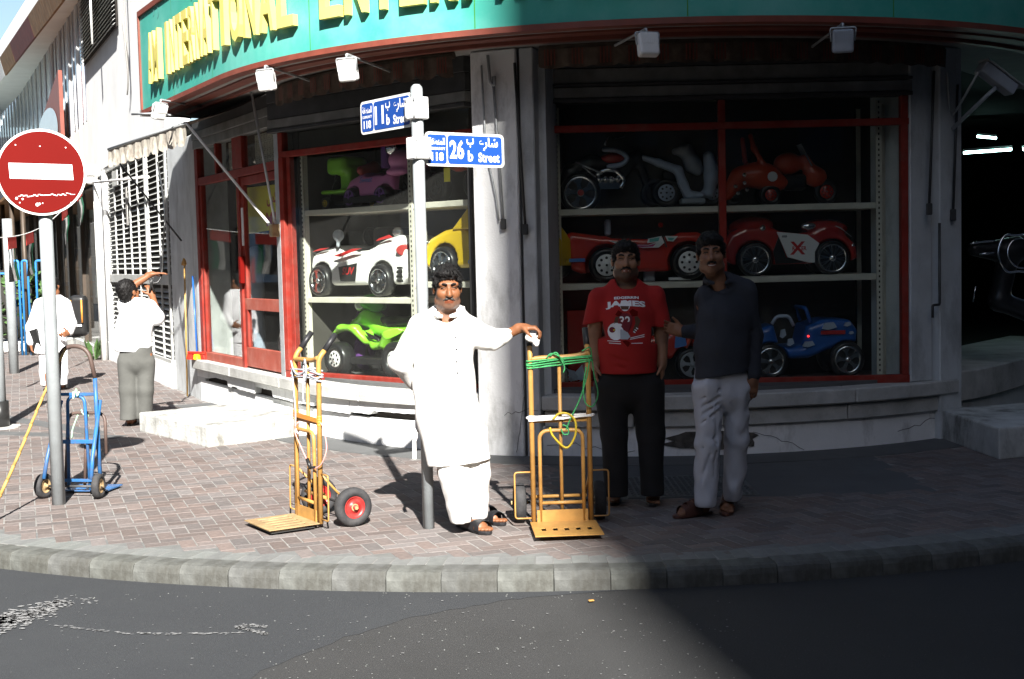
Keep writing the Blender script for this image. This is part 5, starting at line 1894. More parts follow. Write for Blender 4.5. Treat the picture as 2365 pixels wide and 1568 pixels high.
# dim dolls and goods at the back of the bottom shelf
o = wl(.42, .552, -.68)
P = toy_frame(o, U, N)
t = empty('soft_toy', o, 'dim purple soft toy standing behind the green quad bike', 'soft toy')
F = fld([P(0, 0, 0), P(0, .75, 0)], .2, .013)
F.ell(P(0, .16, 0), (.13, .11, .17), Rt, .03)
F.ell(P(0, .50, 0), (.12, .11, .11), Rt, .02)
for s in (-1, 1):
    F.chain([P(s*.1, .3, 0), P(s*.17, .2, .05)], [.05, .04], .03)
    F.ell(P(s*.09, .6, 0), (.04, .025, .045), Rt, .02)
spart(t, 'body', F, 'toy_purple')
part(t, 'eye', MB().disc(P(-.04, .52, .115), N, .018, .01, 10).disc(P(.04, .52, .115), N, .018, .01, 10), 'decal_white')
o = wl(1.45, .552, -.62)
P = toy_frame(o, U, N)
prof = [(-.5, .3), (-.45, .42), (-.2, .52), (.1, .55), (.4, .5), (.5, .3), (.4, .15), (-.4, .15)]
t, P = toy_car('dim red toy car at the back behind the green quad bike', o, U, N, prof, .12, [(-.35, .13, .13), (.35, .13, .13)], 'toy_dark_red', 'five', 'toy_grey', tw=.08)
o = wl(2.45, .552, -.5)
prof = [(-.3, .1), (-.35, .3), (-.2, .5), (.2, .52), (.5, .4), (.5, .1)]
t, P = toy_car('dark red toy car behind the head of the man in white', o, U, N, prof, .25, [(-.1, .13, .13), (.4, .13, .13)], 'toy_dark_red', 'five', 'toy_grey')

# right window, middle shelf: long red convertible
U, N = Vector((1, 0, 0)), Vector((0, -1, 0))
Rt = Matrix((U, N, Vector((0, 0, 1)))).transposed()
o = fr(.52+.66, 1.446, -.43)
X = lambda x: x-.66
prof = [(X(.02), .12), (X(.0), .30), (X(-.03), .43), (X(.03), .455), (X(.3), .415), (X(.7), .395), (X(.95), .43), (X(1.15), .43), (X(1.3), .33), (X(1.34), .2), (X(1.28), .09), (X(.1), .085)]
t, P = toy_car('long red toy convertible with white wheels and stickers in the right window', o, U, N, prof, .27,
               [(X(.33), .155, .155), (X(1.06), .165, .155)], 'toy_red', 'holes', 'toy_white', cut=[(0, .45, 0, .3, .2, .1)], taper=.1, wells=1.2)
part(t, 'head_rest', MB().box(P(X(.36), .49, .05), (.05, .16, .14), Rt), 'toy_paleblue', .012)
F = fld([P(.2, .5, 0)], .12, .009)
F.ell(P(X(.83), .50, .14), (.045, .035, .045), None, .01)
F.rc(P(X(.83), .42, .16), P(X(.83), .48, .14), .014, .012, .01)
spart(t, 'side_mirror', F, 'toy_red')
mb = MB()
for x in (X(.47), X(.83)):
    mb.beam(P(x, .40, .262), P(x+.03, .30, .275), .01, .012)
part(t, 'door_gap', mb, 'decal_black')
mb = MB()
mb.prism([(X(.35), .37), (X(.42), .36), (X(.49), .325), (X(.47), .32)], P(0, 0, .262), U, (0, 0, 1), N*.012)
mb.prism([(X(.50), .33), (X(.7), .325), (X(.78), .35), (X(.82), .39), (X(.84), .34), (X(.79), .30), (X(.65), .30)], P(0, 0, .262), U, (0, 0, 1), N*.012)
mb.prism([(X(.69), .34), (X(.70), .38), (X(.82), .40), (X(.8), .35)], P(0, 0, .258), U, (0, 0, 1), N*.012)
mb.prism([(X(.85), .40), (X(.96), .395), (X(.92), .35), (X(.87), .355)], P(0, 0, .255), U, (0, 0, 1), N*.015)
sk = part(t, 'sticker', mb, 'decal_white')
mb = MB()
mb.prism([(X(.53), .325), (X(.7), .32), (X(.77), .338), (X(.74), .31), (X(.64), .306)], P(0, 0, .2715), U, (0, 0, 1), N*.006)
link('sticker_print', mb.mesh('sticker_print', 'decal_magenta', LOC[t.name]), sk)
mb = MB()
mb.prism([(X(.71), .35), (X(.71), .375), (X(.80), .39), (X(.79), .355)], P(0, 0, .267), U, (0, 0, 1), N*.006)
mb.prism([(X(.87), .385), (X(.93), .38), (X(.91), .36), (X(.88), .36)], P(0, 0, .267), U, (0, 0, 1), N*.006)
link('sticker_print', mb.mesh('sticker_print', 'decal_teal', LOC[t.name]), sk)
part(t, 'tail_plate', MB().box(P(X(.07), .205, .262), (.14, .012, .03), Rt), 'decal_blue')
part(t, 'battery_box', MB().box(P(X(.72), .05, .1), (.10, .1, .1), Rt), 'toy_grey', .01)
mb = MB()
mb.box(P(X(.98), .02, .2), (.19, .08, .025), Rt)
part(t, 'footboard', mb, 'decal_white', .004)
# red sports car with a white door
o = fr(1.95+.56, 1.476, -.42)
X = lambda x: x-.56
prof = [(X(-.02), .13), (X(-.04), .26), (X(.03), .37), (X(.16), .425), (X(.33), .42), (X(.44), .385), (X(.60), .355), (X(.72), .375), (X(.84), .405), (X(.98), .36), (X(1.09), .24), (X(1.10), .13), (X(1.02), .09), (X(.06), .09)]
def hump(F, P):
    F.ell(P(X(.25), .42, 0), (.2, .16, .09), Rt, .05)
    F.ell(P(X(.85), .38, 0), (.22, .2, .09), Rt, .05)
t, P = toy_car('dark red toy sports car with white door and chrome spoked wheels', o, U, N, prof, .25,
               [(X(.23), .135, .145), (X(.88), .135, .145)], 'toy_dark_red', 'mesh', 'chrome', cut=[(X(.56), .44, 0, .13, .17, .09)], adds=[hump], taper=.12, wells=1.12)
mb = MB()
mb.prism([(X(.41), .365), (X(.67), .335), (X(.77), .26), (X(.73), .19), (X(.73), .10), (X(.68), .10), (X(.5), .15), (X(.46), .25)], P(0, 0, .238), U, (0, 0, 1), N*.014)
dr = part(t, 'door', mb, 'toy_white', .004)
mb = MB()
put_text(mb, 'X', P(X(.585), .17, .2535), U, (0, 0, 1), .11, .13, .03)
put_text(mb, 'RACER', P(X(.60), .205, .2545), U, (0, 0, 1), .035, .12, .03)
link('lettering', mb.mesh('lettering', 'decal_red', LOC[t.name]), dr)
link('door_handle', MB().box(P(X(.475), .325, .254), (.045, .008, .018), Rt).mesh('door_handle', 'silver_plastic', LOC[t.name], .004), dr)
mb = MB()
mb.prism([(X(.43), .33), (X(.455), .25), (X(.49), .15), (X(.66), .102), (X(.40), .095), (X(.38), .2)], P(0, 0, .238), U, (0, 0, 1), N*.006)
part(t, 'side_scoop', mb, 'toy_black')
F = fld([P(X(.7), .42, .2)], .12, .008)
F.ell(P(X(.69), .405, .2), (.065, .035, .034), None, .01)
spart(t, 'side_mirror', F, 'chrome')
part(t, 'filler_cap', MB().lathe([(.026, 0), (.024, .012), (1e-4, .018)], P(X(.30), .40, .205), N+Vector((0, 0, .4)), 14), 'chrome')
part(t, 'fender_line', MB().tube(ip([P(X(.88), .415, .17), P(X(.96), .385, .19), P(X(1.05), .31, .2)], 4), .004, 5), 'silver_plastic')
part(t, 'headlight', MB().lathe([(.022, 0), (.018, .012), (1e-4, .016)], P(X(1.06), .23, .2), Vector((.6, -.8, 0)), 12), 'chrome')
t.scale = (1.05, 1.0, 1.05)
# bottom: blue jeep and red cars behind the men
o = fr(2.68, .552, -.44)
prof = [(-.45, .22), (-.46, .40), (-.33, .44), (-.28, .26), (-.10, .26), (-.06, .42), (.1, .47), (.3, .46), (.36, .38), (.35, .28), (.22, .25), (.1, .22), (-.05, .16), (-.3, .16)]
t, P = toy_car('blue toy jeep with stickers and chrome wheels on the floor of the right window', o, U, N, prof, .26, [(-.36, .145, .145), (.27, .145, .145)], 'toy_blue', 'five', 'chrome', taper=.05, wells=1.05)
mb = MB()
for (x, z, w_, h_) in ((.12, .42, .12, .05), (.27, .43, .06, .03), (-.2, .3, .06, .05), (-.26, .37, .05, .06), (-.05, .28, .1, .04), (.3, .36, .04, .02)):
    mb.prism([(x-w_/2, z-h_/2), (x-w_*.1, z-h_*.7), (x+w_/2, z-h_*.3), (x+w_*.3, z+h_/2), (x-w_*.3, z+h_*.4)], P(0, 0, .238), U, (0, 0, 1), N*.026)
part(t, 'sticker', mb, 'toy_paleblue')
part(t, 'sticker', MB().box(P(.15, .365, .258), (.2, .006, .03), Rt), 'decal_red')
part(t, 'grab_handle', MB().tube(bend([P(-.34, .44, .2), P(-.3, .5, .2), P(-.2, .5, .2), P(-.16, .42, .2)], .03), .014, 8), 'toy_paleblue')
part(t, 'led', MB().disc(P(-.055, .34, .262), N, .008, .004, 8), 'red_led')
part(t, 'windscreen_frame', MB().tube(bend([P(-.02, .44, -.2), P(-.06, .56, -.2), P(-.06, .56, .2), P(-.02, .44, .2)], .04), .016, 8), 'toy_blue')
t.scale = (1.08, 1.08, 1.12)
o = fr(1.28, .552, -.45)
prof = [(-.5, .2), (-.52, .36), (-.4, .46), (-.1, .40), (.1, .42), (.2, .5), (.45, .48), (.5, .3), (.48, .2)]
t, P = toy_car('red toy car mostly hidden behind the man in the red shirt', o, U, N, prof, .26, [(-.32, .15, .15), (.32, .15, .15)], 'toy_red', 'five', 'toy_grey', wells=1.2)
part(t, 'sticker', MB().prism([(.16, .30), (.27, .32), (.25, .44), (.17, .43)], P(0, 0, .262), U, (0, 0, 1), N*.006), 'decal_blue')
part(t, 'arch_trim', MB().tube(ip([P(.26, .30, .25), P(.34, .44, .25), P(.5, .46, .25)], 4), .02, 8), 'toy_orange_red')
o = fr(1.62, .552, -.6)
P = toy_frame(o, U, N)
t = empty('toy_motorbike', o, 'dim red and grey toy motorbike between the two men in the right window', 'toy motorbike')
F = fld([P(-.2, .5, 0), P(.2, .7, 0)], .18, .012)
F.ell(P(-.0, .60, 0), (.12, .09, .13), Rt, .02)
F.ell(P(.16, .50, 0), (.15, .08, .08), Rt, .05)
spart(t, 'tank', F, 'toy_dark_red')
F = fld([P(-.1, .5, .1)], .16, .01)
F.ell(P(-.06, .5, .1), (.085, .05, .085), Rt, .02)
spart(t, 'headlight_cowl', F, 'toy_grey')
part(t, 'mirror', MB().tube([P(-.03, .7, 0), P(-.07, .82, .05)], .008, 6).box(P(-.05, .86, .05), (.08, .02, .06), Rt), 'silver_plastic', .004)
for x in (-.15, .3):
    tyre(t, P(x, .17, 0), N, .17, .1, .08, 'five', 'toy_grey')
part(t, 'fork', MB().tube([P(-.15, .17, .07), P(-.05, .6, .06)], .014, 6).tube([P(-.15, .17, -.07), P(-.05, .6, -.06)], .014, 6).beam(P(-.1, .3, 0), P(.3, .3, 0), .1, .16), 'toy_black')
mb = MB()
for (x0, x1, z0, z1, y) in ((.5, .72, .55, 1.2, -.5),):
    mb.box(fr((x0+x1)/2, (z0+z1)/2, y), (x1-x0, .3, z1-z0))
mb.obj('red_carton', 'toy_dark_red', None, bev=.006, label='dim red carton behind the grip of the rope tied hand truck', cat='carton')
mb = MB()
c0 = fr(.56, .565, -.22)
for i in range(10):
    mb.add([c0+Vector((rnd.uniform(-.09, .09), rnd.uniform(-.06, .06), rnd.uniform(0, .16)*(1 if j < 2 else .2))) for j in range(3)], [(0, 1, 2)])
mb.obj('plastic_sheet', 'toy_paleblue', None, label='crumpled clear plastic sheet in the bottom left corner of the right window', cat='plastic sheet', fix=False)
# top shelf: black chopper, white scooter, red scooters
o = fr(.44+.42, 2.102, -.42)
P = toy_frame(o, U, N)
t = empty('toy_motorbike', o, 'black toy chopper with chrome engine and chrome rear wheel, top shelf of the right window', 'toy motorbike')
F = fld([P(-.35, .2, 0), P(.4, .6, 0)], .16, .012)
F.chain([P(-.3, .35, 0), P(-.12, .42, 0), P(.1, .40, 0), P(.3, .48, 0)], [.07, .07, .06, .05], .05)
F.chain([P(-.3, .30, 0), P(-.34, .22, 0)], [.08, .09], .05)
F.chain([P(.1, .25, 0), P(.3, .45, 0), P(.42, .1, 0)], [.05, .04, .04], .03)
spart(t, 'frame', F, 'toy_black')
F = fld([P(.1, .4, 0)], .2, .010)
F.ell(P(.08, .445, .02), (.12, .07, .055), Rt, .01)
tk = spart(t, 'tank', F, 'toy_red')
mb = MB()
mb.tube(ip([P(-.02, .525, .085), P(.12, .51, .09), P(.2, .45, .09), P(.15, .39, .09), P(.02, .37, .085)], 6), [.012]+[.022]*23+[.014], 8)
link('tank_band', mb.mesh('tank_band', 'toy_paleblue', LOC[t.name]), tk)
mb = MB()
for k in range(4):
    mb.lathe([(.03, -.03), (.034, 0), (.02, .03), (1e-4, .035)], P(-.05+k*.055, .26, .08), N+Vector((0, 0, .3)), 10)
mb.tube(ip([P(-.08, .3, .06), P(0, .34, .09), P(.1, .33, .09), P(.17, .25, .08), P(.14, .18, .08)], 5), .022, 8)
mb.box(P(.03, .21, .05), (.2, .08, .07), Rt)
part(t, 'engine', mb, 'chrome')
tyre(t, P(-.22, .145, .06), N, .185, .13, .145, 'five', 'chrome')
part(t, 'hub_cap', MB().disc(P(-.22, .145, .145), N, .028, .02, 12), 'red_hub')
tyre(t, P(.45, .13, .0), N, .13, .08, .07, 'five', 'toy_black')
part(t, 'exhaust', MB().tube([P(-.26, .42, .09), P(-.02, .31, .1)], .009, 6).tube([P(-.2, .38, .1), P(-.08, .28, .1)], .007, 6), 'silver_plastic')
part(t, 'handlebar', MB().tube(ip([P(.0, .56, .12), P(.04, .64, .1), P(.1, .63, 0), P(.2, .65, -.05), P(.28, .7, -.1)], 4), .010, 6), 'chrome')
o = fr(1.50, 2.102, -.42)
P = toy_frame(o, U, N)
t = empty('toy_scooter', o, 'white toy scooter beside the red window post', 'toy scooter')
F = fld([P(-.4, .0, 0), P(.45, .6, 0)], .12, .012)
F.chain([P(-.33, .47, 0), P(-.15, .40, .02), P(.02, .33, .04), P(.06, .2, .06), P(.10, .11, .06), P(.22, .10, .06)], [.02, .035, .04, .045, .04, .03], .02, (N, .7))
F.chain([P(.3, .45, 0), P(.33, .28, 0), P(.30, .13, 0), P(.24, .11, 0)], [.05, .07, .05, .03], .03, (N, .8))
spart(t, 'body', F, 'toy_paleblue')
F = fld([P(.12, .45, 0)], .18, .011)
F.chain([P(.0, .50, 0), P(.1, .5, 0), P(.16, .38, 0), P(.2, .33, 0)], [.03, .06, .07, .05], .04)
spart(t, 'seat', F, 'toy_grey')
part(t, 'footboard', MB().box(P(.14, .05, .03), (.22, .2, .05), Rt), 'toy_grey', .01)
part(t, 'battery_box', MB().box(P(-.02, .28, -.06), (.2, .12, .1), Rt), 'toy_black', .01)
tyre(t, P(-.09, .13, .04), N, .13, .09, .075, 'holes', 'toy_paleblue')
tyre(t, P(.33, .12, -.04), N, .12, .08, .06, 'holes', 'toy_paleblue')
o = fr(2.22, 2.102, -.42)
P = toy_frame(o, U, N)
t = empty('toy_scooter', o, 'red toy scooter with small chrome lamps just right of the red window post', 'toy scooter')
F = fld([P(-.3, .0, 0), P(.35, .5, 0)], .14, .012)
F.ell(P(.02, .27, 0), (.2, .12, .12), Rt, .03)
F.chain([P(-.08, .4, -.06), P(-.1, .6, -.06)], [.025, .022], .04)
F.chain([P(.05, .38, .06), P(-.02, .5, .06), P(-.05, .62, .05)], [.025, .022, .022], .04)
F.chain([P(-.26, .1, 0), P(-.15, .25, 0)], [.06, .09], .06)
F.ell(P(.16, .2, 0), (.14, .1, .08), Rt, .05)
spart(t, 'body', F, 'toy_orange_red')
mb = MB()
for (x, z) in ((-.12, .2), (-.2, .17), (-.1, .14), (-.18, .11), (-.12, .27)):
    mb.lathe([(.02, -.01), (.018, .015), (1e-4, .022)], P(x, z, .12), N, 10)
part(t, 'lamp', mb, 'chrome')
part(t, 'sticker', MB().disc(P(.13, .25, .112), N, .045, .008, 12), 'decal_white')
tyre(t, P(.12, .09, .05), N, .095, .08, .05, 'holes', 'toy_red')
tyre(t, P(-.2, .08, .0), N, .08, .08, .04, 'holes', 'toy_black')
o = fr(2.62, 2.102, -.46)
P = toy_frame(o, U, N)
t = empty('toy_motorbike', o, 'dim red toy motorbike with grey windshield at the right of the top shelf', 'toy motorbike')
F = fld([P(-.3, .1, 0), P(.3, .6, 0)], .14, .012)
F.ell(P(-.1, .37, 0), (.13, .09, .1), Rt, .03)
F.ell(P(.14, .25, 0), (.11, .07, .09), Rt, .05)
F.chain([P(.05, .4, 0), P(.16, .22, 0)], [.05, .06], .04)
spart(t, 'body', F, 'toy_orange_red')
mb = MB()
mb.grid([[P(-.0+.1*k, .54-.2*k, y) for k in (0, .5, 1)] for y in (-.1, 0, .1)])
part(t, 'windshield', mb, 'toy_grey')
part(t, 'engine', MB().box(P(-.05, .2, .02), (.2, .14, .14), Rt), 'toy_black', .02)
for x in (-.28, .24):
    tyre(t, P(x, .11, .0), N, .11, .08, .06, 'holes', 'toy_red')
# behind the glass of the door: yellow poster, pierced lace panels, wrapped goods
pa, pb = fp(SL-.75, -.2), fp(SL-3.2, -.2)
ud = (pa-pb).normalized()
nd = Vector((ud.y, -ud.x, 0))
mb = MB()
mb.prism([(.62, 2.02), (2.3, 2.06), (2.34, 2.52), (.62, 2.56)], V3(pb), ud, (0, 0, 1), nd*.01)
po = mb.obj('shop_poster', 'poster_yellow', None, label='yellow shop poster with red lettering behind the door glass', cat='poster')
mb = MB()
q0 = V3(pb)+nd*.013
put_text(mb, 'MAX', q0+ud*1.98+Vector((0, 0, 2.09)), ud, (0, 0, 1), .15, .62, .03)
put_text(mb, '\ufeb2\ufedb\ufe8e\ufee3', q0+ud*1.95+Vector((0, 0, 2.30)), ud, (0, 0, 1), .17, .5, .03)
link('lettering', mb.mesh('lettering', 'poster_red', LOC[po.name]), po)
for (a0, a1) in ((SD1-.22, SD2+.85), (SD0-.1, SD1+.24)):
    c0, c1 = fp(a0, -.16), fp(a1, -.16)
    d0 = (c1-c0)
    mb = MB()
    nx = max(4, int(d0.length/.085))
    for i in range(nx):
        for j in range(4):
            cc = c0+d0*((i+.5)/nx)+Vector((0, 0, 2.80+j*.085))
            mb.tube([cc+d0.normalized()*.038*math.cos(a)+Vector((0, 0, .038*math.sin(a))) for a in [2*PI*k/8 for k in range(8)]], .006, 4, closed=True, smooth=False)
            mb.tube([cc-d0.normalized()*.04-Vector((0, 0, .04)), cc+d0.normalized()*.04+Vector((0, 0, .04))], .005, 4, smooth=False)
            mb.tube([cc+d0.normalized()*.04-Vector((0, 0, .04)), cc-d0.normalized()*.04+Vector((0, 0, .04))], .005, 4, smooth=False)
    o = mb.obj('lace_panel', 'lace', shop, fix=False)
    o['kind'] = 'stuff'
for (s, o_, r, z, m, lab) in ((SL-2.75, -.45, .10, 1.45, 'toy_paleblue', 'tall clear wrapped roll standing behind the left door glass'),
                              (SL-1.5, -.4, .13, .75, 'cloth_rag', 'white plastic wrapped bundle on a stool behind the door glass'),
                              (SL-1.2, -.7, .16, 1.2, 'toy_grey', 'grey wrapped goods standing deep behind the door')):
    p = fp(s, o_, .46 if z < 1.3 else .46)
    F = Field(p-Vector((.3, .3, .1)), p+Vector((.3, .3, z+.1)), .016)
    F.rc(p+Vector((0, 0, r*.8)), p+Vector((0, 0, z-r)), r, r*.8, .02)
    F.noise(.03, (9, 9, 5), 4)
    F.obj('wrapped_goods', m, None, label=lab, cat='wrapped goods')
# inside the right doorway: strip lights and the chrome ring of a ride-on toy
for (x0, y0, x1, y1, Y, lab) in ((2225, 353, 2335, 345, 15.2, 'long turquoise strip light on the ceiling of the right shop'), (2256, 315, 2300, 319, 17.5, 'short turquoise strip light deep in the right shop'),
                                 (2362, 345, 2420, 340, 15, 'turquoise strip light cut by the right edge of the photograph')):
    a, c = W(x0, y0, Y), W(x1, y1, Y)
    mb = MB()
    mb.tube([a, c], .016, 8)
    tl_ = mb.obj('strip_light', 'tube_light', None, label=lab, cat='strip light')
    link('fitting', MB().beam(a+Vector((0, .0, .03)), c+Vector((0, 0, .03)), .06, .03).mesh('fitting', 'white_paint', LOC[tl_.name]), tl_)
c = W(2349, 585, 11.9)
t = empty('toy_motorbike', Vector((c.x, c.y, .56)), 'dark toy motorbike with big chrome ring in the right doorway', 'toy motorbike')
ring = [c+Vector((.18*math.cos(a), .03*math.sin(a), .19*math.sin(a)*(1-.12*math.cos(4*a)))) for a in [2*PI*i/28 for i in range(28)]]
part(t, 'chrome_ring', MB().tube(ring, .012, 8, closed=True), 'chrome')
part(t, 'inner_ring', MB().tube([c+Vector((.05, .03, 0))+Vector((.13*math.cos(a), .03*math.sin(a), .14*math.sin(a))) for a in [2*PI*i/20 for i in range(20)]], .009, 6, closed=True), 'chrome')
F = fld([c+Vector((-.4, .1, -.7)), c+Vector((.4, .2, .2))], .16, .02)
F.chain([c+Vector((-.35, .15, .05)), c+Vector((0, .2, .02)), c+Vector((.3, .2, .1))], [.07, .12, .1], .05)
F.chain([c+Vector((0, .2, .0)), c+Vector((-.1, .2, -.45)), c+Vector((.3, .2, -.6))], [.1, .09, .1], .05)
spart(t, 'body', F, 'toy_black')
part(t, 'chrome_bar', MB().tube(ip([c+Vector((-.42, .06, .1)), c+Vector((-.3, .06, .115)), c+Vector((-.19, .06, .12))], 3), .011, 6).tube([c+Vector((-.34, .05, 0)), c+Vector((-.2, .05, .01))], .012, 6).tube([c+Vector((-.38, .1, -.45)), c+Vector((-.36, .08, -.3))], .008, 5), 'chrome')
# ------------------------------------------------------------------ the row of shops running up the left street
def f2(t, o_=0., z=0.):
    return fp(SJ-t, o_, z)
row = empty('row_building', f2(10), 'long white two storey row of shops receding up the left street', 'building')
def rb(name, m, t0, t1, z0, z1, o0, o1, bev=0., lab=None):
    mb = MB()
    P = [f2(t, o_, z) for t in (t0, t1) for o_ in (o0, o1) for z in (z0, z1)]
    mb.add(P, [(0, 1, 3, 2), (4, 6, 7, 5), (0, 4, 5, 1), (2, 3, 7, 6), (0, 2, 6, 4), (1, 5, 7, 3)])
    return mb.obj(name, m, row, bev=bev, label=lab)
rb('base_wall', 'row_white', 1.76, 8.6, -.02, .33, -.3, .03)
rb('wall', 'row_white', 1.5, 9.75, 3.45, 9.5, -.3, .03)
rb('wall', 'row_white', 7.75, 8.45, .33, 3.45, -.3, .02)
rb('louvre_backing', 'hollow', 1.8, 7.75, .33, 3.45, -.3, -.12)
for z, h_ in ((.36, .05), (1.49, .14), (3.4, .08)):
    rb('louvre_rail', 'louvre', 1.8, 7.75, z-h_/2, z+h_/2, -.1, .015, .004)
for t in (1.8, 2.45, 3.35, 3.55, 4.3, 5.1, 5.9, 6.8, 7.68):
    rb('louvre_rib', 'louvre', t, t+(.09 if t in (1.8, 3.55, 7.68) else .028), .385, 3.36, -.02, .006, .002)
def slat(t0, t1, z):
    mb = MB()
    th = .006
    a = [f2(t, o_, zz) for t in (t0, t1) for (o_, zz) in ((-.015, z-.024), (-.015+th, z-.024), (-.075+th, z+.024), (-.075, z+.024))]
    mb.add(a, [(0, 1, 2, 3), (4, 7, 6, 5), (0, 4, 5, 1), (1, 5, 6, 2), (2, 6, 7, 3), (3, 7, 4, 0)])
    return mb
for (t0, t1) in ((1.855, 3.45), (3.45, 7.68)):
    proto = None
    for k in range(36):
        z = .43+k*.0825
        if abs(z-1.49) < .1 or z > 3.34: continue
        if proto is None:
            proto = slat(t0, t1, z).obj('louvre_slat', 'louvre', row)
            pz = z
        else:
            c = link('louvre_slat', proto.data, row)
            c.location = (0, 0, z-pz)
rb('notice', 'soffit', 5.15, 5.3, 2.35, 2.95, .023, .035)
rb('notice', 'louvre', 6.1, 6.7, 3.05, 3.3, .023, .04)
# louvre panel up on the white wall
rb('upper_louvre_backing', 'hollow', 5.15, 9.6, 5.5, 9.2, .061, .07)
mb = MB()
for k in range(52):
    z = 5.53+k*.07
    a = [f2(t, o_, zz) for t in (5.15, 9.6) for (o_, zz) in ((.135, z-.02), (.142, z-.02), (.10, z+.018), (.093, z+.018))]
    mb.add(a, [(0, 1, 2, 3), (4, 7, 6, 5), (0, 4, 5, 1), (1, 5, 6, 2), (2, 6, 7, 3), (3, 7, 4, 0)])
o = mb.obj('upper_louvre', 'louvre', row)
o['kind'] = 'stuff'
MB().tube(bend([f2(4.6, .3, 7.1), f2(6.2, .35, 6.6), f2(6.9, .3, 6.75), f2(7.3, .1, 7.1)], .1), .03, 6).tube([f2(6.4, .3, 5.4), f2(6.4, .3, 6.7)], .02, 6).tube([f2(5.0, .3, 6.7), f2(5.0, .3, 7.3)], .02, 6).obj('bracket', 'white_paint', row)
MB().tube(ip([f2(3.6, .2, 6.6), f2(4.0, .1, 4.8), f2(4.2, .1, 4.3), f2(3.9, .12, 4.6), f2(3.7, .2, 5.4)], 6), .012, 5).obj('cable', 'soffit', row)
# white downpipe with a lamp on top
dp = empty('lamp_pipe', f2(8.1, .14), 'white pipe with a boxy lamp on top at the end of the louvred wall', 'pipe lamp')
MB().tube([f2(8.05, .12, -.02), f2(8.05, .12, 3.25)], .06, 12).obj('pipe', 'white_paint', dp)
MB().tube([f2(8.45, .1, -.02), f2(8.45, .1, 3.2)], .045, 10).obj('pipe', 'white_paint', dp, label='thinner rust streaked white pipe')
F = Field(f2(8.1, .2, 3.1)-Vector((.4, .4, .1)), f2(8.1, .2, 3.1)+Vector((.4, .4, .6)), .02)
F.box(f2(8.1, .2, 3.42), (.14, .16, .1), None, .05)
F.box(f2(8.1, .2, 3.28), (.09, .1, .1), None, .04)
F.obj('lamp_head', 'white_plastic', dp)
MB().tube([f2(8.0, .2, 3.2), f2(2.6, .1, 2.95)], .02, 8).obj('conduit', 'white_paint', dp)
# upper windows
for (t0, t1) in ((9.85, 11.1), (11.35, 12.6), (12.9, 14.4), (14.7, 16.2)):
    w_ = rb('window', 'white_paint', t0, t1, 4.5, 7.4, -.12, -.025)
    pn = link('pane', MB().add([f2(t0+.06, -.015, 4.56), f2(t1-.06, -.015, 4.56), f2(t1-.06, -.015, 7.34), f2(t0+.06, -.015, 7.34)], [(0, 1, 2, 3)]).mesh('pane', 'window_blue', LOC[row.name]), w_)
    mb = MB()
    for t in (t0, (t0+t1)/2-.03, t1-.07):
        mb.add([f2(tt, o_, z) for tt in (t, t+.07) for o_ in (-.05, .0) for z in (4.5, 7.4)], [(0, 1, 3, 2), (4, 6, 7, 5), (0, 4, 5, 1), (2, 3, 7, 6), (0, 2, 6, 4), (1, 5, 7, 3)])
    link('mullion', mb.mesh('mullion', 'white_paint', LOC[row.name]), w_)
for t in (9.75, 11.12, 12.62, 14.42, 16.2):
    rb('pier', 'row_white', t, t+.2, 3.45, 7.6, -.3, .015)
rb('wall', 'row_white', 9.75, 46, 3.35, 4.5, -.3, .0)
rb('wall', 'far_dark', 9.75, 46, 4.5, 7.6, -.5, -.3)
for k in range(21):
    t = 16.6+k*1.38
    rb('fin', 'white_paint', t, t+.34, 4.5, 7.6, -.3, .005)
rb('glazing', 'window_blue', 16.5, 46, 4.5, 7.6, -.28, -.012)
# eave wrapped in brown and red sheeting, white parapet above
e0, e1 = W(123, 30, 26), W(0, 190, 36)
ed = (e1-e0).normalized()
en = Vector((-ed.y, ed.x, 0))
en = en if en.x < 0 else -en
t_ = -14.
for (ln, m) in ((11., 'row_white'), (6.2, 'wrap_brown'), (4.0, 'wrap_red'), (2.6, 'wrap_brown'), (14., 'row_white')):
    a, c = e0+ed*t_, e0+ed*(t_+ln-.02)
    mb = MB()
    q = [(0, 0), (.12, .47), (.06, .48), (-.05, .01)]
    vs = [p+en*x+Vector((0, 0, z)) for p in (a, c) for x, z in q]
    mb.add(vs, [(0, 1, 2, 3), (7, 6, 5, 4), (0, 4, 5, 1), (1, 5, 6, 2), (2, 6, 7, 3), (3, 7, 4, 0)])
    mb.obj('eave_panel', m, row)
    t_ += ln
mb = MB()
a, c = e0+ed*-14-en*.5, e0+ed*26-en*.5
MB().beam(a+Vector((0, 0, .2)), c+Vector((0, 0, .2)), .85, .1).obj('eave_soffit', 'row_white', row)
mb.beam(a+Vector((0, 0, 1.0)), c+Vector((0, 0, 1.0)), .4, 1.1)
mb.obj('parapet', 'row_white', row)
# shop fronts below: mullions, panes, dark rooms with goods
t = 8.62
k = 0
while t < 44:
    wdt = 2.5 if k % 3 else 3.1
    rb('mullion', 'bronze_frame', t, t+.11, .12, 3.3, -.1, .03)
    rb('shop_pane', 'glass_far', t+.115, t+wdt-.005, .15, 3.25, -.045, -.035)
    t += wdt
    k += 1
rb('shop_sill', 'concrete', 8.6, 46, -.02, .14, -.3, .06)
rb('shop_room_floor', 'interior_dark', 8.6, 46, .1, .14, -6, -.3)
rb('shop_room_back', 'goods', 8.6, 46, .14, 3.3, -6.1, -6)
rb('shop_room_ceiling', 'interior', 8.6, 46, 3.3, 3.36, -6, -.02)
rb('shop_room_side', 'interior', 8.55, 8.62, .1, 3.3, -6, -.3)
rb('canopy', 'wrap_brown', 9.4, 46, 3.28, 3.36, .02, 1.25)
rb('roof', 'concrete', 1.5, 46, 7.6, 7.75, -6, .1)
rb('end_wall', 'far_dark', 45.9, 46.2, 0, 7.6, -6, 8)
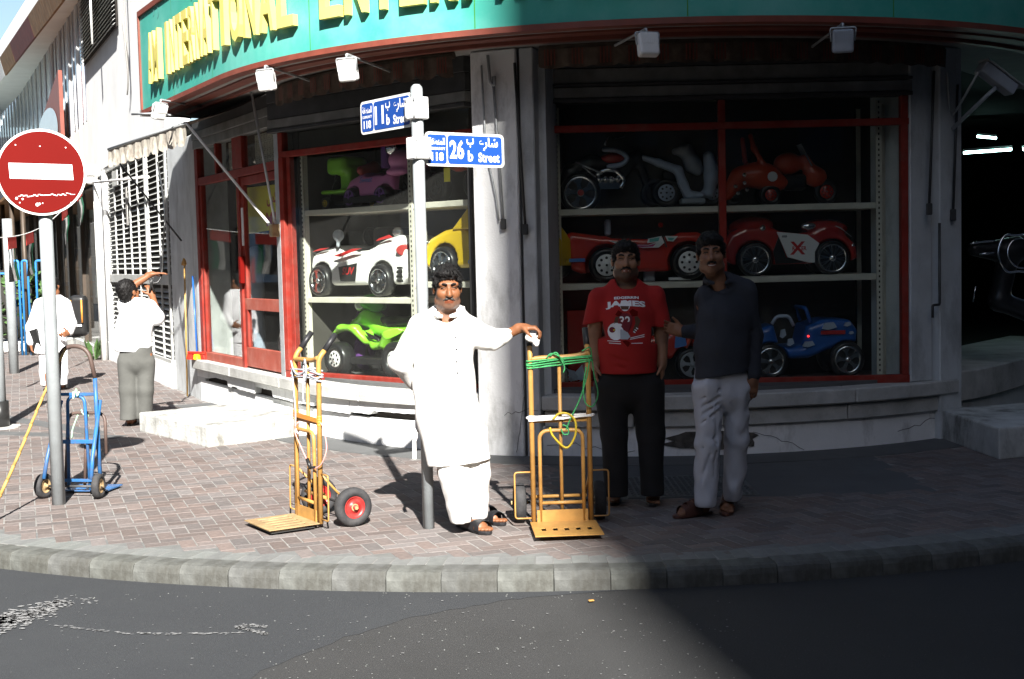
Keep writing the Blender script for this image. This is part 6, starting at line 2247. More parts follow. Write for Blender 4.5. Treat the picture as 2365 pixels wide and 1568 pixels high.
for k in range(8):
    t = 11.5+k*3.2
    MB().tube([f2(t, 1.15, -.02), f2(t, 1.15, 3.3)], .05, 10).obj('canopy_post', 'bronze_frame', row)
mb = MB()
for k in range(110):
    t = rnd.uniform(9, 40)
    p = f2(t, -rnd.uniform(.4, 2.2), rnd.uniform(.2, 2.6))
    mb.box(p, (rnd.uniform(.1, .5), rnd.uniform(.1, .5), rnd.uniform(.1, .6)), Matrix.Rotation(rnd.random()*3, 3, 'Z'), mi=rnd.randrange(5))
o = mb.obj('shop_goods', ['goods', 'decal_white', 'toy_grey', 'decal_blue', 'red_hub'], row)
o['kind'] = 'stuff'
# red fronted board with a silver oval
rs = empty('round_sign', f2(15, .25, 4.3), 'red signboard with a silver oval on the upper wall of the left row', 'sign')
mb = MB()
mb.add([f2(t, o_, z) for t, z in ((12.6, 4.0), (19.5, 4.0), (19.5, 4.9), (12.6, 5.85)) for o_ in (.16, .24)], [(0, 2, 4, 6), (7, 5, 3, 1), (0, 1, 3, 2), (2, 3, 5, 4), (4, 5, 7, 6), (6, 7, 1, 0)])
mb.obj('board', 'sign_border', rs)
mb = MB()
mb.add([f2(15.6+2.6*math.cos(a), .255, 4.72+.62*math.sin(a)) for a in [2*PI*i/28 for i in range(28)]], [tuple(range(28))])
mb.obj('oval', 'silver_plastic', rs)
mb = MB()
mb.grid([[f2(t, 1.5*j/4, 4.5-1.35*j/4-.12*math.sin(PI*j/4)) for j in range(5)] for t in (17, 22, 27, 32, 37, 42)])
aw4 = mb.obj('street_awning', 'awning_pale', None, label='pale green awning of the row behind the no entry sign', cat='awning')
mb = MB()
scallop(mb, [f2(t, 1.5) for t in (17, 42)], 3.16, .14, .5, drop=.06)
mb.obj('valance', 'flag_white', aw4)
# bunting of national flags
l0, l1 = f2(8.1, .3, 3.25), W(-60, 548, 15.5)
bn = empty('bunting', (l0+l1)/2, 'string of small red green white and black flags across the left street', 'flags')
def sag(k): return l0.lerp(l1, k)-Vector((0, 0, .35*math.sin(PI*k)))
MB().tube([sag(k/20) for k in range(21)], .006, 5).obj('string', 'flag_white', bn)
for i, k in enumerate((.06, .24, .42, .58, .72, .86)):
    p = sag(k)
    d = (sag(k+.01)-sag(k-.01)).normalized()
    fl_ = link('flag', MB().beam(p-Vector((0, 0, .08)), p+d*.48-Vector((0, 0, .08)), .006, .16).mesh('flag', 'flag_red', LOC[bn.name]), bn)
    for j, m in enumerate(('flag_green', 'flag_white', 'flag_black')):
        mb = MB()
        rows = [[p+d*(.0+.16*j+.16*u)+Vector((0, 0, -.162-.44*v))+Vector((.02*math.sin(u*3+v*4+i), .03*math.sin(v*3+i), 0)) for v in (0, .33, .66, 1)] for u in (0, .5, 1)]
        mb.grid(rows)
        link('flag_band', mb.mesh('flag_band', m, LOC[bn.name]), fl_)
# poles, blue frame, hedge, bag, weed
p = G(2, 988)
bl = empty('street_pole', (p.x, p.y, 0), 'grey pole with black wrapped foot at the left edge of the photograph', 'pole')
MB().tube([p-Vector((0, 0, .02)), p+Vector((0, 0, 1.95))], .068, 16).obj('pole', 'grey_pole', bl)
MB().tube([p-Vector((0, 0, .01)), p+Vector((0, 0, .29))], .092, 16).obj('foot', 'black_plastic', bl)
MB().disc(p+Vector((0, 0, .008)), (0, 0, 1), .2, .016, 20).obj('base_plate', 'concrete', bl)
p = G(33, 862)
po_ = empty('street_pole', (p.x, p.y, 0), 'slim grey pole standing farther up the left pavement', 'pole')
MB().tube([p-Vector((0, 0, .02)), p+Vector((0, 0, 2.5))], .075, 14).obj('pole', 'grey_pole', po_)
Yb = 25
bf = empty('stall_frame', W(60, 760, Yb), 'bright blue tube frame standing in the left street', 'frame')
z0 = 0
for (x0, x1, yt) in ((-14, 14, 632), (30, 42, 602), (50, 63, 602), (82, 121, 602)):
    a, c = W(x0, yt, Yb), W(x1, yt, Yb)
    MB().tube(bend([Vector((a.x, a.y, 0)), a, c, Vector((c.x, c.y, 0))], .05), .024, 8).obj('hoop', 'blue_paint', bf)
def leafy(lo, hi, n, size, seed, fill=None):
    r = random.Random(seed)
    mb = MB()
    for _ in range(n):
        while True:
            q = Vector((r.uniform(-1, 1), r.uniform(-1, 1), r.uniform(-1, 1)))
            if .45 < q.length < 1: break
        p = Vector([(lo[i]+hi[i])/2+q[i]*(hi[i]-lo[i])/2 for i in range(3)])
        a = Vector((r.gauss(0, 1), r.gauss(0, 1), r.gauss(0, .6))).normalized()
        b_ = a.orthogonal().normalized()
        s = size*r.uniform(.6, 1.3)
        mb.add([p, p+a*s*.5+b_*s*.28, p+a*s, p+a*s*.5-b_*s*.28], [(0, 1, 2, 3)])
    return mb
hb = W(68, 800, 27)
hd = empty('hedge_shrub', (hb.x, hb.y, 0), 'dark bushy shrub in a low kerbed bed beyond the slim pole', 'shrub')
leafy((hb.x-1.0, hb.y-.7, .3), (hb.x+.45, hb.y+.7, 1.75), 900, .16, 5).obj('foliage', 'leaf', hd, fix=False)
F = Field((hb.x-1.1, hb.y-.8, .1), (hb.x+.6, hb.y+.8, 1.9), .06)
F.ell((hb.x-.3, hb.y, .95), (.6, .6, .75))
F.noise(.1, 4, 2)
F.obj('branches', 'interior_dark', hd)
MB().box((hb.x-.3, hb.y, .08), (1.9, 1.7, .18)).obj('bed_kerb', 'white_paint', hd, bev=.02)
p = W(186, 800, 18.6)
bg_ = empty('backpack', (p.x, p.y, .6), 'black backpack with orange piping hanging outside the glass shop', 'backpack')
F = Field(p-Vector((.3, .3, .1)), p+Vector((.3, .3, .9)), .015)
F.box(p+Vector((0, 0, .45)), (.13, .10, .30), None, .08)
F.obj('bag', 'black_plastic', bg_)
for s in (-1, 1):
    MB().tube([p+Vector((s*.08, -.115, .35)), p+Vector((s*.08, -.12, .68))], .014, 6).obj('piping', 'tape_orange', bg_)
MB().box(p+Vector((0, -.115, .31)), (.14, .02, .03)).obj('label_strip', 'decal_white', bg_)
p = f2(8.25, .28)
wdp = empty('weed', p, 'small green weed growing at the foot of the white pipe', 'plant')
r = random.Random(3)
for k in range(26):
    a = r.uniform(0, 2*PI)
    h_ = r.uniform(.05, .42)
    b0_ = p+Vector((math.cos(a), math.sin(a), 0))*.04
    tip = p+Vector((math.cos(a)*r.uniform(.1, .26), math.sin(a)*r.uniform(.1, .26), h_))
    sd = Vector((-math.sin(a), math.cos(a), 0))*r.uniform(.035, .06)
    md = b0_.lerp(tip, .55)+Vector((0, 0, .05))
    MB().add([b0_, md+sd, tip, md-sd], [(0, 1, 2, 3)]).obj('leaf', 'leaf', wdp, fix=False)

# ------------------------------------------------------------------ the tower throwing the big shadow, and unseen blocks added to cut skylight
def block(name, pts, h, m, label):
    t = empty(name, (sum(p[0] for p in pts)/len(pts), sum(p[1] for p in pts)/len(pts), -.13), label, 'building')
    mb = MB()
    mb.prism(pts, (0, 0, -.13), (1, 0, 0), (0, 1, 0), (0, 0, h))
    mb.obj('walls', m, t)
    mb = MB()
    for a, c in zip(pts, pts[1:]+pts[:1]):
        a, c = V3(a), V3(c)
        L = (c-a).length
        d = (c-a)/L
        n = max(1, int(L/3))
        for i in range(n):
            for fl in range(int(h/3.3)):
                mb.beam(a+d*((i+.5)*L/n-.7)+Vector((0, 0, 2+fl*3.3)), a+d*((i+.5)*L/n+.7)+Vector((0, 0, 2+fl*3.3)), .1, 1.5)
    o = mb.obj('window', 'window_blue', t)
    o['kind'] = 'stuff'
    MB().prism(pts, (0, 0, h-.1), (1, 0, 0), (0, 1, 0), (0, 0, .5)).obj('roof', 'concrete', t)
block('tower_block', [(SHX, -20), (70, -20), (70, -44), (SHX+4.4, -44)], 52, 'far_dark', 'tall block across the street behind the photographer')
block('low_sky_blocker', [(-40, -13), (0.5, -13), (2.5, -26), (-40, -26)], 11.2, 'far_dark', 'unseen low block behind the photographer, sized to cut skylight')  # height raised to cut skylight in the shade, kept below the sun
block('side_sky_blocker', [(9.5, 0), (40, 0), (40, 15), (9.5, 15)], 50, 'far_dark', 'unseen block across the right hand street, sized to cut skylight')  # set close and tall to cut skylight from the right
block('reflection_blocker', [(-30, -52), (40, -52), (40, -66), (-30, -66)], 32, 'far_dark', 'unseen dark block added far behind to darken window reflections')  # added so the window glass mirrors no bright gap
block('left_sky_blocker', [(-46, -6), (-14, -6), (-14.5, 29), (-46, 29)], 18, 'far_dark', 'unseen block added at the left to darken reflections and skylight')  # added as a dark mirror image for the left glass, also cuts skylight
# ------------------------------------------------------------------ people
def skinmat(name, c, beard, bump=.1):
    m = mat(name, c, .5, var=.12, vs=18, bump=bump, bs=220, spec=.35)
    t = m.node_tree
    b = t.nodes['Principled BSDF']
    src = b.inputs['Base Color'].links[0].from_socket
    for an, cc in (('beard', beard), ('lip', (c[0]*.75, c[1]*.48, c[2]*.5))):
        at = t.nodes.new('ShaderNodeAttribute')
        at.attribute_name = an
        mx = t.nodes.new('ShaderNodeMix')
        mx.data_type = 'RGBA'
        mx.inputs[7].default_value = tuple(cc)+(1,)
        t.links.new(at.outputs['Fac'], mx.inputs[0])
        t.links.new(src, mx.inputs[6])
        src = mx.outputs[2]
    t.links.new(src, b.inputs['Base Color'])
    M[name] = m
skinmat('skin_a', (.205, .082, .036), (.125, .105, .092))
skinmat('skin_b', (.30, .155, .09), (.05, .035, .028))
skinmat('skin_c', (.24, .115, .065), (.11, .065, .045))
skinmat('skin_d', (.22, .09, .042), (.2, .1, .06))
mk('moustache_grey', (.05, .045, .042), .7)
mk('eye_white', (.55, .52, .48), .3)
mk('pale_strap', (.42, .42, .40), .5)

def head_rot(yaw, pitch=0., roll=0.):
    """columns: the viewer's right, forwards (to the street), up"""
    R = Matrix.Rotation(yaw, 3, 'Z') @ Matrix.Rotation(pitch, 3, 'X') @ Matrix.Rotation(roll, 3, 'Y')
    return R @ Matrix(((1, 0, 0), (0, -1, 0), (0, 0, 1)))
class Head:
    def __init__(s, c, R, sc_=1., wide=1.):
        s.c, s.R, s.k, s.w = Vector(c), R, sc_, wide
    def p(s, x, y, z):
        return s.c+s.R @ Vector((x*s.k*s.w, y*s.k, z*s.k))
    def build(s, F, neck, face=True, nr=.056):
        k, R = s.k, s.R
        e = lambda c, r, kk=.02, op='u': F.ell(s.p(*c), (r[0]*k*s.w, r[1]*k, r[2]*k), R, kk, op)
        e((0, -.02, .045), (.075, .096, .086))
        e((0, .02, -.045), (.061, .074, .088), .03)
        e((0, .052, -.103), (.034, .036, .03), .035)
        for x in (-1, 1):
            e((x*.055, .005, -.085), (.022, .04, .028), .035)
        F.chain([s.p(0, -.025, -.06), Vector(neck)], [nr, nr*1.12], .035)
        if not face: 
            for x in (-1, 1): e((x*.08, -.005, -.005), (.010, .024, .034), .01)
            return
        for x in (-1, 1):
            e((x*.04, .058, -.03), (.03, .03, .03), .03)
            e((x*.081, -.005, -.008), (.010, .024, .034), .008)
        F.rc(s.p(-.045, .079, .026), s.p(.045, .079, .026), .0155*k, None, .02)
        for x in (-1, 1):
            e((x*.031, .098, .002), (.024, .021, .0135), .010, 's')
        F.chain([s.p(0, .086, .012), s.p(0, .104, -.018), s.p(0, .114, -.036)], [.0095*k, .0125*k, .0155*k], .012)
        for x in (-1, 1):
            e((x*.014, .098, -.039), (.010, .012, .009), .008)
            e((x*.029, .078, .001), (.014, .016, .012), .006)
        F.chain([s.p(-.024, .082, -.073), s.p(0, .094, -.069), s.p(.024, .082, -.073)], [.005*k, .008*k, .005*k], .008)
        F.chain([s.p(-.02, .083, -.082), s.p(0, .093, -.083), s.p(.02, .083, -.082)], [.005*k, .0085*k, .005*k], .008)
        F.rc(s.p(-.027, .098, -.0765), s.p(.027, .098, -.0765), .0028*k, None, .004, 's')
    def local(s, P):
        q = (P-np.array(s.c)) @ np.array(s.R)
        q = q/s.k
        q[:, 0] /= s.w
        return q
    def attrs(s, full=True, amt=None):
        def beard(P):
            q = s.local(P)
            x, y, z = np.abs(q[:, 0]), q[:, 1], q[:, 2]
            m = np.clip((-.052-z)/.012, 0, 1)*np.clip((.05-np.abs(z+.115))/.02+1, 0, 1)*(y > -.03)
            side = np.clip((x-.05)/.008, 0, 1)*np.clip((.02-z)/.01, 0, 1)*(y > -.005)*(y < .07)*(z > -.14)
            lip = ((x < .027) & (np.abs(z+.077) < .011) & (y > .07))
            far = np.sqrt((q**2).sum(1)) < .19
            return np.clip(m+side, 0, amt or (.42 if full else .35))*far*(~lip)*(x < .072)
        def lip(P):
            q = s.local(P)
            return ((np.abs(q[:, 0]) < .027) & (np.abs(q[:, 2]+.077) < .0105) & (q[:, 1] > .075))*.9
        return {'beard': beard, 'lip': lip}
    def extras(s, root, hair='short', brow='hair', mous='hair', smile=0.):
        k = s.k
        for x in (-1, 1):
            mb = MB()
            mb.lathe([(.0125*k*math.sin(a), .0125*k*math.cos(a)) for a in [PI*i/8 for i in range(9)]], s.p(x*.031, .0775, .001), s.R @ Vector((0, 1, 0)), 12)
            eo = link('eye', mb.mesh('eye', 'eye_white', LOC[root.name]), root)
            ib = MB()
            ib.lathe([(.0070*k, .0112*k), (.004*k, .0128*k), (1e-4, .0131*k)], s.p(x*.031, .0775, .0), s.R @ Vector((0, 1, 0)), 10)
            link('iris', ib.mesh('iris', 'hair', LOC[root.name]), eo)
            mb = MB()
            mb.tube(ip([s.p(x*.031-.017, .0835, .002), s.p(x*.031, .0905, .0075), s.p(x*.031+.017, .0835, .002)], 3), [.0015*k]+[.0032*k]*5+[.0015*k], 6)
            
            link('eyelash', mb.mesh('eyelash', 'hair', LOC[root.name]), root)
            mb = MB()
            mb.tube(ip([s.p(x*.011, .099, .024), s.p(x*.03, .098, .031), s.p(x*.052, .082, .024)], 3), [.003*k]+[.0058*k]*4+[.004*k, .002*k], 6)
            link('eyebrow', mb.mesh('eyebrow', brow, LOC[root.name]), root)
        if mous:
            F = fld([s.p(0, .1, -.06)], .07*k, .004)
            for x in (-1, 1):
                F.chain([s.p(0, .1, -.0565), s.p(x*.018, .095, -.0605), s.p(x*.035, .08, -.073)], [.0068*k, .007*k, .0032*k], .006)
            F.noise(.002, 200, 5)
            F.obj('moustache', mous, root)
    def hair(s, root, name='hair', style='short', seed=1, m='hair'):
        k = s.k
        F = Field(s.p(0, 0, .04)-Vector((.15, .15, .15)), s.p(0, 0, .04)+Vector((.15, .15, .15)), .005)
        R = s.R
        e = lambda c, r, kk=.01, op='u': F.ell(s.p(*c), (r[0]*k*s.w, r[1]*k, r[2]*k), R, kk, op)
        e((0, -.022, .05), (.084, .104, .096), .01)
        e((0, -.06, -.02), (.072, .06, .075), .03)
        for x in (-1, 1): e((x*.07, .01, .03), (.015, .035, .04), .02)
        if style == 'fringe':
            e((.0, .05, .088), (.066, .045, .034), .02)
        e((0, .085, -.045), (.082, .088, .098 if style == 'fringe' else .108), .012, 's')
        for x in (-1, 1): e((x*.095, .02, -.06), (.04, .06, .06), .01, 's')
        F.comb(lambda X, Y, Z: (X-s.p(0, 0, -.085)[0])*(-R[0][2])+(Y-s.p(0, 0, -.085)[1])*(-R[1][2])+(Z-s.p(0, 0, -.085)[2])*(-R[2][2]), F.lo-1, F.lo+9, .01, 'i')
        F.noise(.005, 55, seed)
        F.noise(.003, 130, seed+1)
        ho = F.obj(name, m, root)
        r = random.Random(seed)
        off = LOC[root.name]
        pts = [(v.co+off, v.normal.copy()) for v in ho.data.vertices]
        mb = MB()
        for _ in range(520):
            p, nn = r.choice(pts)
            q = s.R.transposed() @ (p-s.c)/k
            if q.z < -.02 and r.random() < .6: continue
            fl = s.R @ Vector((.8*(q.x*9+.35), .9 if q.y > -.03 else -.5, -.45-.6*max(0, .06-q.z)*8))
            fl = (fl-nn*fl.dot(nn)).normalized()
            L = r.uniform(.02, .045)
            side = nn.cross(fl)*r.uniform(-.3, .3)
            P = [p-nn*.002+(fl+side)*L*t+nn*(.006*math.sin(PI*t*.8)-.004*t*t) for t in (0, .35, .7, 1)]
            mb.tube(P, [.0022, .0026, .002, .0006], 3, caps=False)
        so_ = link('strands', mb.mesh('strands', m, off, fix=False), ho)
        so_['kind'] = 'stuff'
        return ho
def hand(F, wrist, fd, pn, td, curl=(.3, .3, .3), k=1., thumb=(.55, .7, .25)):
    """wrist, finger direction, palm normal, thumb side"""
    wr, fd = Vector(wrist), Vector(fd).normalized()
    pn = Vector(pn)
    pn = (pn-fd*pn.dot(fd)).normalized()
    sd = fd.cross(pn)
    if sd.dot(Vector(td)) < 0: sd = -sd
    R = Matrix((sd, fd, pn)).transposed()
    F.box(wr+fd*.05*k, (.040*k, .048*k, .014*k), R, .013*k, .015)
    F.rc(wr-fd*.02*k, wr+fd*.03*k, .027*k, .026*k, .02)
    for i, L in enumerate((.072, .080, .074, .058)):
        p = wr+fd*(.094-.004*abs(i-1))*k+sd*(.031-.0205*i)*k
        d, a = fd.copy(), 0
        for j, (sg, r) in enumerate(((.45, .0092), (.31, .0085), (.24, .0075))):
            a += curl[j]*(1+.06*i)
            d = (fd*math.cos(a)+pn*math.sin(a)+sd*(.05-.035*i)).normalized()
            q = p+d*L*sg*k
            F.rc(p, q, r*k, r*.92*k, .004)
            p = q
    p = wr+fd*.022*k+sd*.034*k
    d = (fd*thumb[0]+sd*thumb[1]+pn*thumb[2]).normalized()
    q = p+d*.045*k
    F.rc(p, q, .014*k, .0105*k, .01)
    d = (d+fd*.5+pn*.3).normalized()
    F.rc(q, q+d*.034*k, .0105*k, .0085*k, .004)
def foot(F, heel, toe, ankle, k=1.):
    h, t = Vector(heel), Vector(toe)
    d = (t-h)
    L = d.length
    d /= L
    s_ = Vector((-d.y, d.x, 0))
    z = Vector((0, 0, 1))
    F.ell(h+d*.035+z*.052, (.034, .034, .036), None, .02)
    F.chain([h+d*.04+z*.055, h+d*L*.45+z*.062, h+d*L*.70+z*.044], [.034, .036, .03], .03)
    F.chain([h+d*L*.68+z*.036+s_*.024, h+d*L*.68+z*.036-s_*.024], [.024, .024], .03)
    for i in range(5):
        a = .032-.016*i
        Lt = L*(.97-.035*abs(i-1)-.012*i)
        F.chain([h+d*L*.70+z*.034+s_*a*.9, h+d*(Lt-.012)+z*.027+s_*a*1.12], [.012, .0105 if i else .013], .006)
    F.chain([h+d*.05+z*.07, Vector(ankle)], [.036, .036], .03)
def sandal(root, heel, toe, m, straps, wd_=.052):
    h, t = Vector(heel), Vector(toe)
    d = t-h
    L = d.length
    d /= L
    s_ = Vector((-d.y, d.x, 0))
    pl = [(-.012, -.028), (-.02, 0), (-.012, .028), (.3*L, .03), (.62*L, .048), (.85*L, .044), (.99*L, .02), (1.02*L, 0), (.99*L, -.025), (.85*L, -.046), (.62*L, -.046), (.3*L, -.032)]
    so_ = link('sandal', MB().prism(pl, h+Vector((0, 0, .002)), d, s_, (0, 0, .02)).mesh('sandal', m, LOC[root.name], .004), root)
    for (a0, a1, hh, w_, *mm) in straps:
        mb = MB()
        rows = []
        for i in range(11):
            an = PI*i/10
            a = a0+(a1-a0)*i/10
            c = h+d*L*a+s_*wd_*math.cos(an)*1.02+Vector((0, 0, .018+(hh)*math.sin(an)**.7))
            rows.append([c-d*w_/2, c-d*w_*.2+Vector((0, 0, .004)), c+d*w_*.2+Vector((0, 0, .003)), c+d*w_/2-Vector((0, 0, .003))])
        mb.grid(rows)
        link('strap', mb.mesh('strap', mm[0] if mm else m, LOC[root.name]), so_)
def collar(root, H, neck, m, rad, open_w, tip, z0):
    """turned down shirt collar round the neck"""
    return None
def person_root(F, m, label, attr=None, group=None):
    return F.obj('person', m, None, attr=attr, label=label, cat='person', group=group)

def tune(name, k):
    pass
HEM = .075
from mathutils.bvhtree import BVHTree
def on_cloth(mb, clothobj, lift, name, m, parent, root):
    off = LOC[root.name]
    me = clothobj.data
    bv = BVHTree.FromPolygons([v.co[:] for v in me.vertices], [tuple(p.vertices) for p in me.polygons])
    out = []
    for v in mb.v:
        v = Vector(v)-off
        h_ = bv.ray_cast(v+Vector((0, -.6, 0)), Vector((0, 1, 0)))
        out.append((v.x, (h_[0].y if h_[0] is not None else v.y)-lift, v.z))
    mb.v = [tuple(Vector(p)+off) for p in out]
    return link(name, mb.mesh(name, m, off, fix=False), parent)
def leaf_on(outer, inner, qf, clothobj, lift, m, root, n=7):
    mb = MB()
    O, I = ip([Vector((x, y, 0)) for x, y in outer], 4), ip([Vector((x, y, 0)) for x, y in inner], 4)
    k = min(len(O), len(I))
    mb.grid([[qf(*(a.lerp(c, t/3))[:2]) for t in range(4)] for a, c in zip(O[:k], I[:k])])
    return on_cloth(mb, clothobj, lift, 'collar', m, clothobj, root)
# --- A: man in the white kurta
YA = 7.80
q = lambda x, y, d=0.: W(x, y, YA+d)
HA = Head(q(1032, 664, -.02), head_rot(R_(10), R_(4)), 1.0, 1.02)
F = Field(q(898, 1250, .3)-Vector((0, .75, .08)), q(1260, 600, -.1)+Vector((.0, .32, .05)), .0062)
HA.build(F, q(1030, 738, .02))
FY = (Vector((0, 1, 0)), 1.5)
F.chain([q(1028, 790, .02), q(1032, 850, .02), q(1035, 930, .02)], [.10, .11, .11], .05, FY)
F.chain([q(970, 752, .02), q(1092, 762, .02)], [.06, .06], .05)
F.chain([q(968, 752, .03), q(921, 836, .06), q(962, 886, .2)], [.045, .04, .028], .02)
F.chain([q(1092, 764, .02), q(1140, 785, .0), q(1202, 758, -.02)], [.045, .04, .026], .02)
hw = q(1203, 757, -.02)
hand(F, hw, (.95, -.12, -.02), (-.12, .05, -1), (0, -1, -.15), (.75, .75, .45), 1., (.55, .55, .6))
hand(F, q(962, 886, .2), (1, .1, -.3), (0, 1, 0), (0, 0, 1), (.4, .4, .3))
hA1, tA1, hA2, tA2 = G(1062, 1216), G(1131, 1236), G(1097, 1196), G(1164, 1215)
for h_, t_, kn in ((hA1, tA1, q(1030, 1090)), (hA2, tA2, q(1098, 1090, .05))):
    an = h_+Vector((.02, .0, .1))
    F.chain([q(1035 if h_ is hA1 else 1062, 950, .02), kn, an], [.06, .05, .037], .03)
    foot(F, h_, t_, an)
A = person_root(F, 'skin_a', 'man in a long white kurta resting one hand on a yellow hand truck', HA.attrs())
HA.extras(A, mous='moustache_grey')
HA.hair(A, style='fringe', seed=4)
for h_, t_ in ((hA1, tA1), (hA2, tA2)):
    sandal(A, h_, t_, 'leather_black', [(.36, .54, .092, .062), (.54, .36, .090, .062), (.60, .80, .062, .05), (.80, .60, .064, .05)])
F = Field(q(880, 1110, .3)-Vector((0, .62, .02)), q(1225, 690, -.1)+Vector((.0, .42, .03)), .0075)
F.chain([q(1030, 742, .03), q(1028, 785, .02), q(1027, 880, .02), q(1036, 960, .02), q(1062, 1090, .0)], [.12, .166, .182, .190, .196], .05, FY)
F.chain([q(972, 752, .03), q(1030, 733, .03), q(1090, 762, .03)], [.062, .068, .062], .05)
F.chain([q(972, 757, .03), q(921, 836, .06), q(957, 884, .19)], [.072, .062, .042], .03)
F.chain([q(1085, 770, .02), q(1122, 783, .0), q(1162, 776, -.01), q(1199, 758, -.02)], [.08, .066, .05, .036], .03)
F.rc(q(1140, 800, .0), q(1180, 780, -.01), .03, .02, .02)
F.noise(.016, (6.5, 6.5, 2.2), 11)
F.noise(.006, (14, 14, 7), 12)
for (a, c, r) in ((q(1090, 790, -.13), q(1040, 815, -.16), .008), (q(1096, 800, -.1), q(1060, 850, -.16), .009), (q(985, 790, -.1), q(965, 850, -.09), .012), (q(1000, 960, -.17), q(1010, 1060, -.18), .012), (q(1075, 900, -.15), q(1085, 1050, -.17), .012),
                 (q(1130, 800, -.06), q(1145, 780, -.06), .006), (q(1152, 796, -.05), q(1162, 770, -.06), .006), (q(1175, 785, -.05), q(1180, 765, -.06), .005), (q(930, 850, .0), q(945, 835, -.02), .008)):
    F.rc(a, c, r, None, .02, 's')
F.plane(q(1050, 1069, 0), (.10, 0, -1))
F.rc(q(1030, 690, -.05), q(1031, 728, -.02), .060, .062, .01, 's')
F.ell(q(1044, 748, -.15), (.022, .06, .048), None, .008, 's')
NK = [q(1031, 718, .0)+Vector((.078*math.sin(a), .075*math.cos(a)-.012, .018*math.cos(a)-.012)) for a in [R_(-158+i*316/16) for i in range(17)]]
F.chain(NK, [.013]*17, .012)

kur = F.obj('kurta', 'kurta', A)
leaf_on([(1003, 704), (1006, 724), (1022, 742), (1042, 752)], [(1010, 700), (1016, 710), (1026, 722), (1042, 750)], q, kur, .007, 'kurta', A)
leaf_on([(1073, 708), (1074, 724), (1068, 742), (1060, 752)], [(1063, 704), (1060, 716), (1057, 730), (1058, 750)], q, kur, .007, 'kurta', A)
mb = MB()
for i in range(4):
    mb.disc(q(1055+i*1.5, 765+i*26, -.142-.01*i), (0, -1, .1), .006, .004, 8)
link('button', mb.mesh('button', 'white_plastic', LOC[A.name]), kur)
mb = MB()
rows = [[q(958+j*3-(6 if i > 3 else 0), 940+i*20, .06+.02*math.sin(i+j)) for j in range(4)] for i in range(7)]
mb.grid(rows)
link('back_flap', mb.mesh('back_flap', 'kurta', LOC[A.name]), kur)
F = Field(q(975, 1225, .3)-Vector((0, .55, .0)), q(1150, 990, -.1)+Vector((.0, .3, 0)), .0075)
F.chain([q(1040, 1000, .0), q(1049, 1095, -.03), q(1058, 1165, -.05), q(1066, 1214, -.06)], [.10, .090, .070, .056], .012)
F.chain([q(1092, 1000, .03), q(1100, 1095, .04), q(1102, 1150, .05), q(1102, 1196, .06)], [.10, .080, .064, .052], .012)
F.noise(.016, (9, 9, 3), 21)
F.noise(.008, (22, 22, 8), 22)
for (a, c, r) in ((q(1050, 1100, -.15), q(1070, 1175, -.12), .014), (q(1020, 1110, -.13), q(1040, 1180, -.12), .01), (q(1085, 1110, -.09), q(1095, 1160, -.06), .012), (q(1115, 1160, -.03), q(1085, 1180, -.04), .008)):
    F.rc(a, c, r, None, .02, 's')
F.rc(q(1082, 1110, -.13), q(1086, 1215, -.10), .018, .03, .02, 's')
F.comb(lambda X, Y, Z: HEM-Z+0*X+0*Y, F.lo-1, F.lo+9, .006, 'i')
F.obj('trousers', 'kurta', A)
# the rag under his hand
c = P2(-.18, .06, 1.185)
F = fld([c], .1, .006)
F.ell(c+Vector((.02, 0, .0)), (.045, .035, .03), None, .01)
F.ell(c+Vector((.045, -.015, -.03)), (.025, .02, .03), None, .02)
F.noise(.008, 45, 3)
F.obj('rag', 'cloth_rag', None, label='white rag under the hand on the hand truck grip', cat='cloth')

# --- B: man in the red printed T-shirt
YB = 8.52
q = lambda x, y, d=0.: W(x, y, YB+d)
HB = Head(q(1444, 602, -.02), head_rot(R_(-3), R_(-6)), .98, 1.10)
F = Field(q(1335, 1185, .3)-Vector((0, .7, .05)), q(1560, 560, -.1)+Vector((.0, .3, .05)), .0065)
HB.build(F, q(1447, 672, .02), nr=.066)
F.chain([q(1447, 735, .04), q(1447, 790, .04), q(1448, 860, .04)], [.11, .12, .12], .05, (Vector((0, 1, 0)), 1.35))
F.chain([q(1388, 694, .03), q(1508, 692, .03)], [.045, .045], .04)
F.chain([q(1384, 690, .02), q(1371, 770, .02), q(1374, 842, -.02)], [.055, .047, .032], .02)
F.chain([q(1510, 688, .02), q(1527, 765, .03), q(1528, 838, -.02)], [.055, .049, .034], .02)
hand(F, q(1374, 838, -.02), (.05, 0, -1), (1, 0, 0), (0, -1, 0), (.3, .3, .2), 1.)
hand(F, q(1528, 836, -.02), (.02, 0, -1), (-1, .2, 0), (0, -1, 0), (.35, .4, .3), 1.)
hB1, tB1, hB2, tB2 = G(1420, 1146), G(1414, 1169), G(1508, 1147), G(1508, 1172)
for h_, t_, x in ((hB1, tB1, 1415), (hB2, tB2, 1500)):
    an = h_+Vector((0, -.03, .1))
    F.chain([q(x+(14 if x < 1450 else -4), 880, .02), q(x, 1010, .02), an], [.06, .05, .037], .03)
    foot(F, h_, t_, an)
B = person_root(F, 'skin_b', 'man in a red football T-shirt and black trousers standing in the shade', HB.attrs(True, .85))
HB.extras(B)
mb = MB()
mb.tube(ip([HB.p(-.016, .094, -.0775), HB.p(0, .0985, -.0785), HB.p(.016, .094, -.0775)], 3), .0022, 5)
mb.obj('teeth', 'decal_white', B)
HB.hair(B, style='fringe', seed=8)
for h_, t_ in ((hB1, tB1), (hB2, tB2)):
    sandal(B, h_, t_, 'leather_black', [(.45, .50, .090, .036, 'pale_strap'), (.64, .68, .068, .036, 'pale_strap'), (.54, .47, .083, .03)])
F = Field(q(1325, 880, .3)-Vector((0, .6, .0)), q(1565, 640, -.1)+Vector((.0, .3, 0)), .0075)
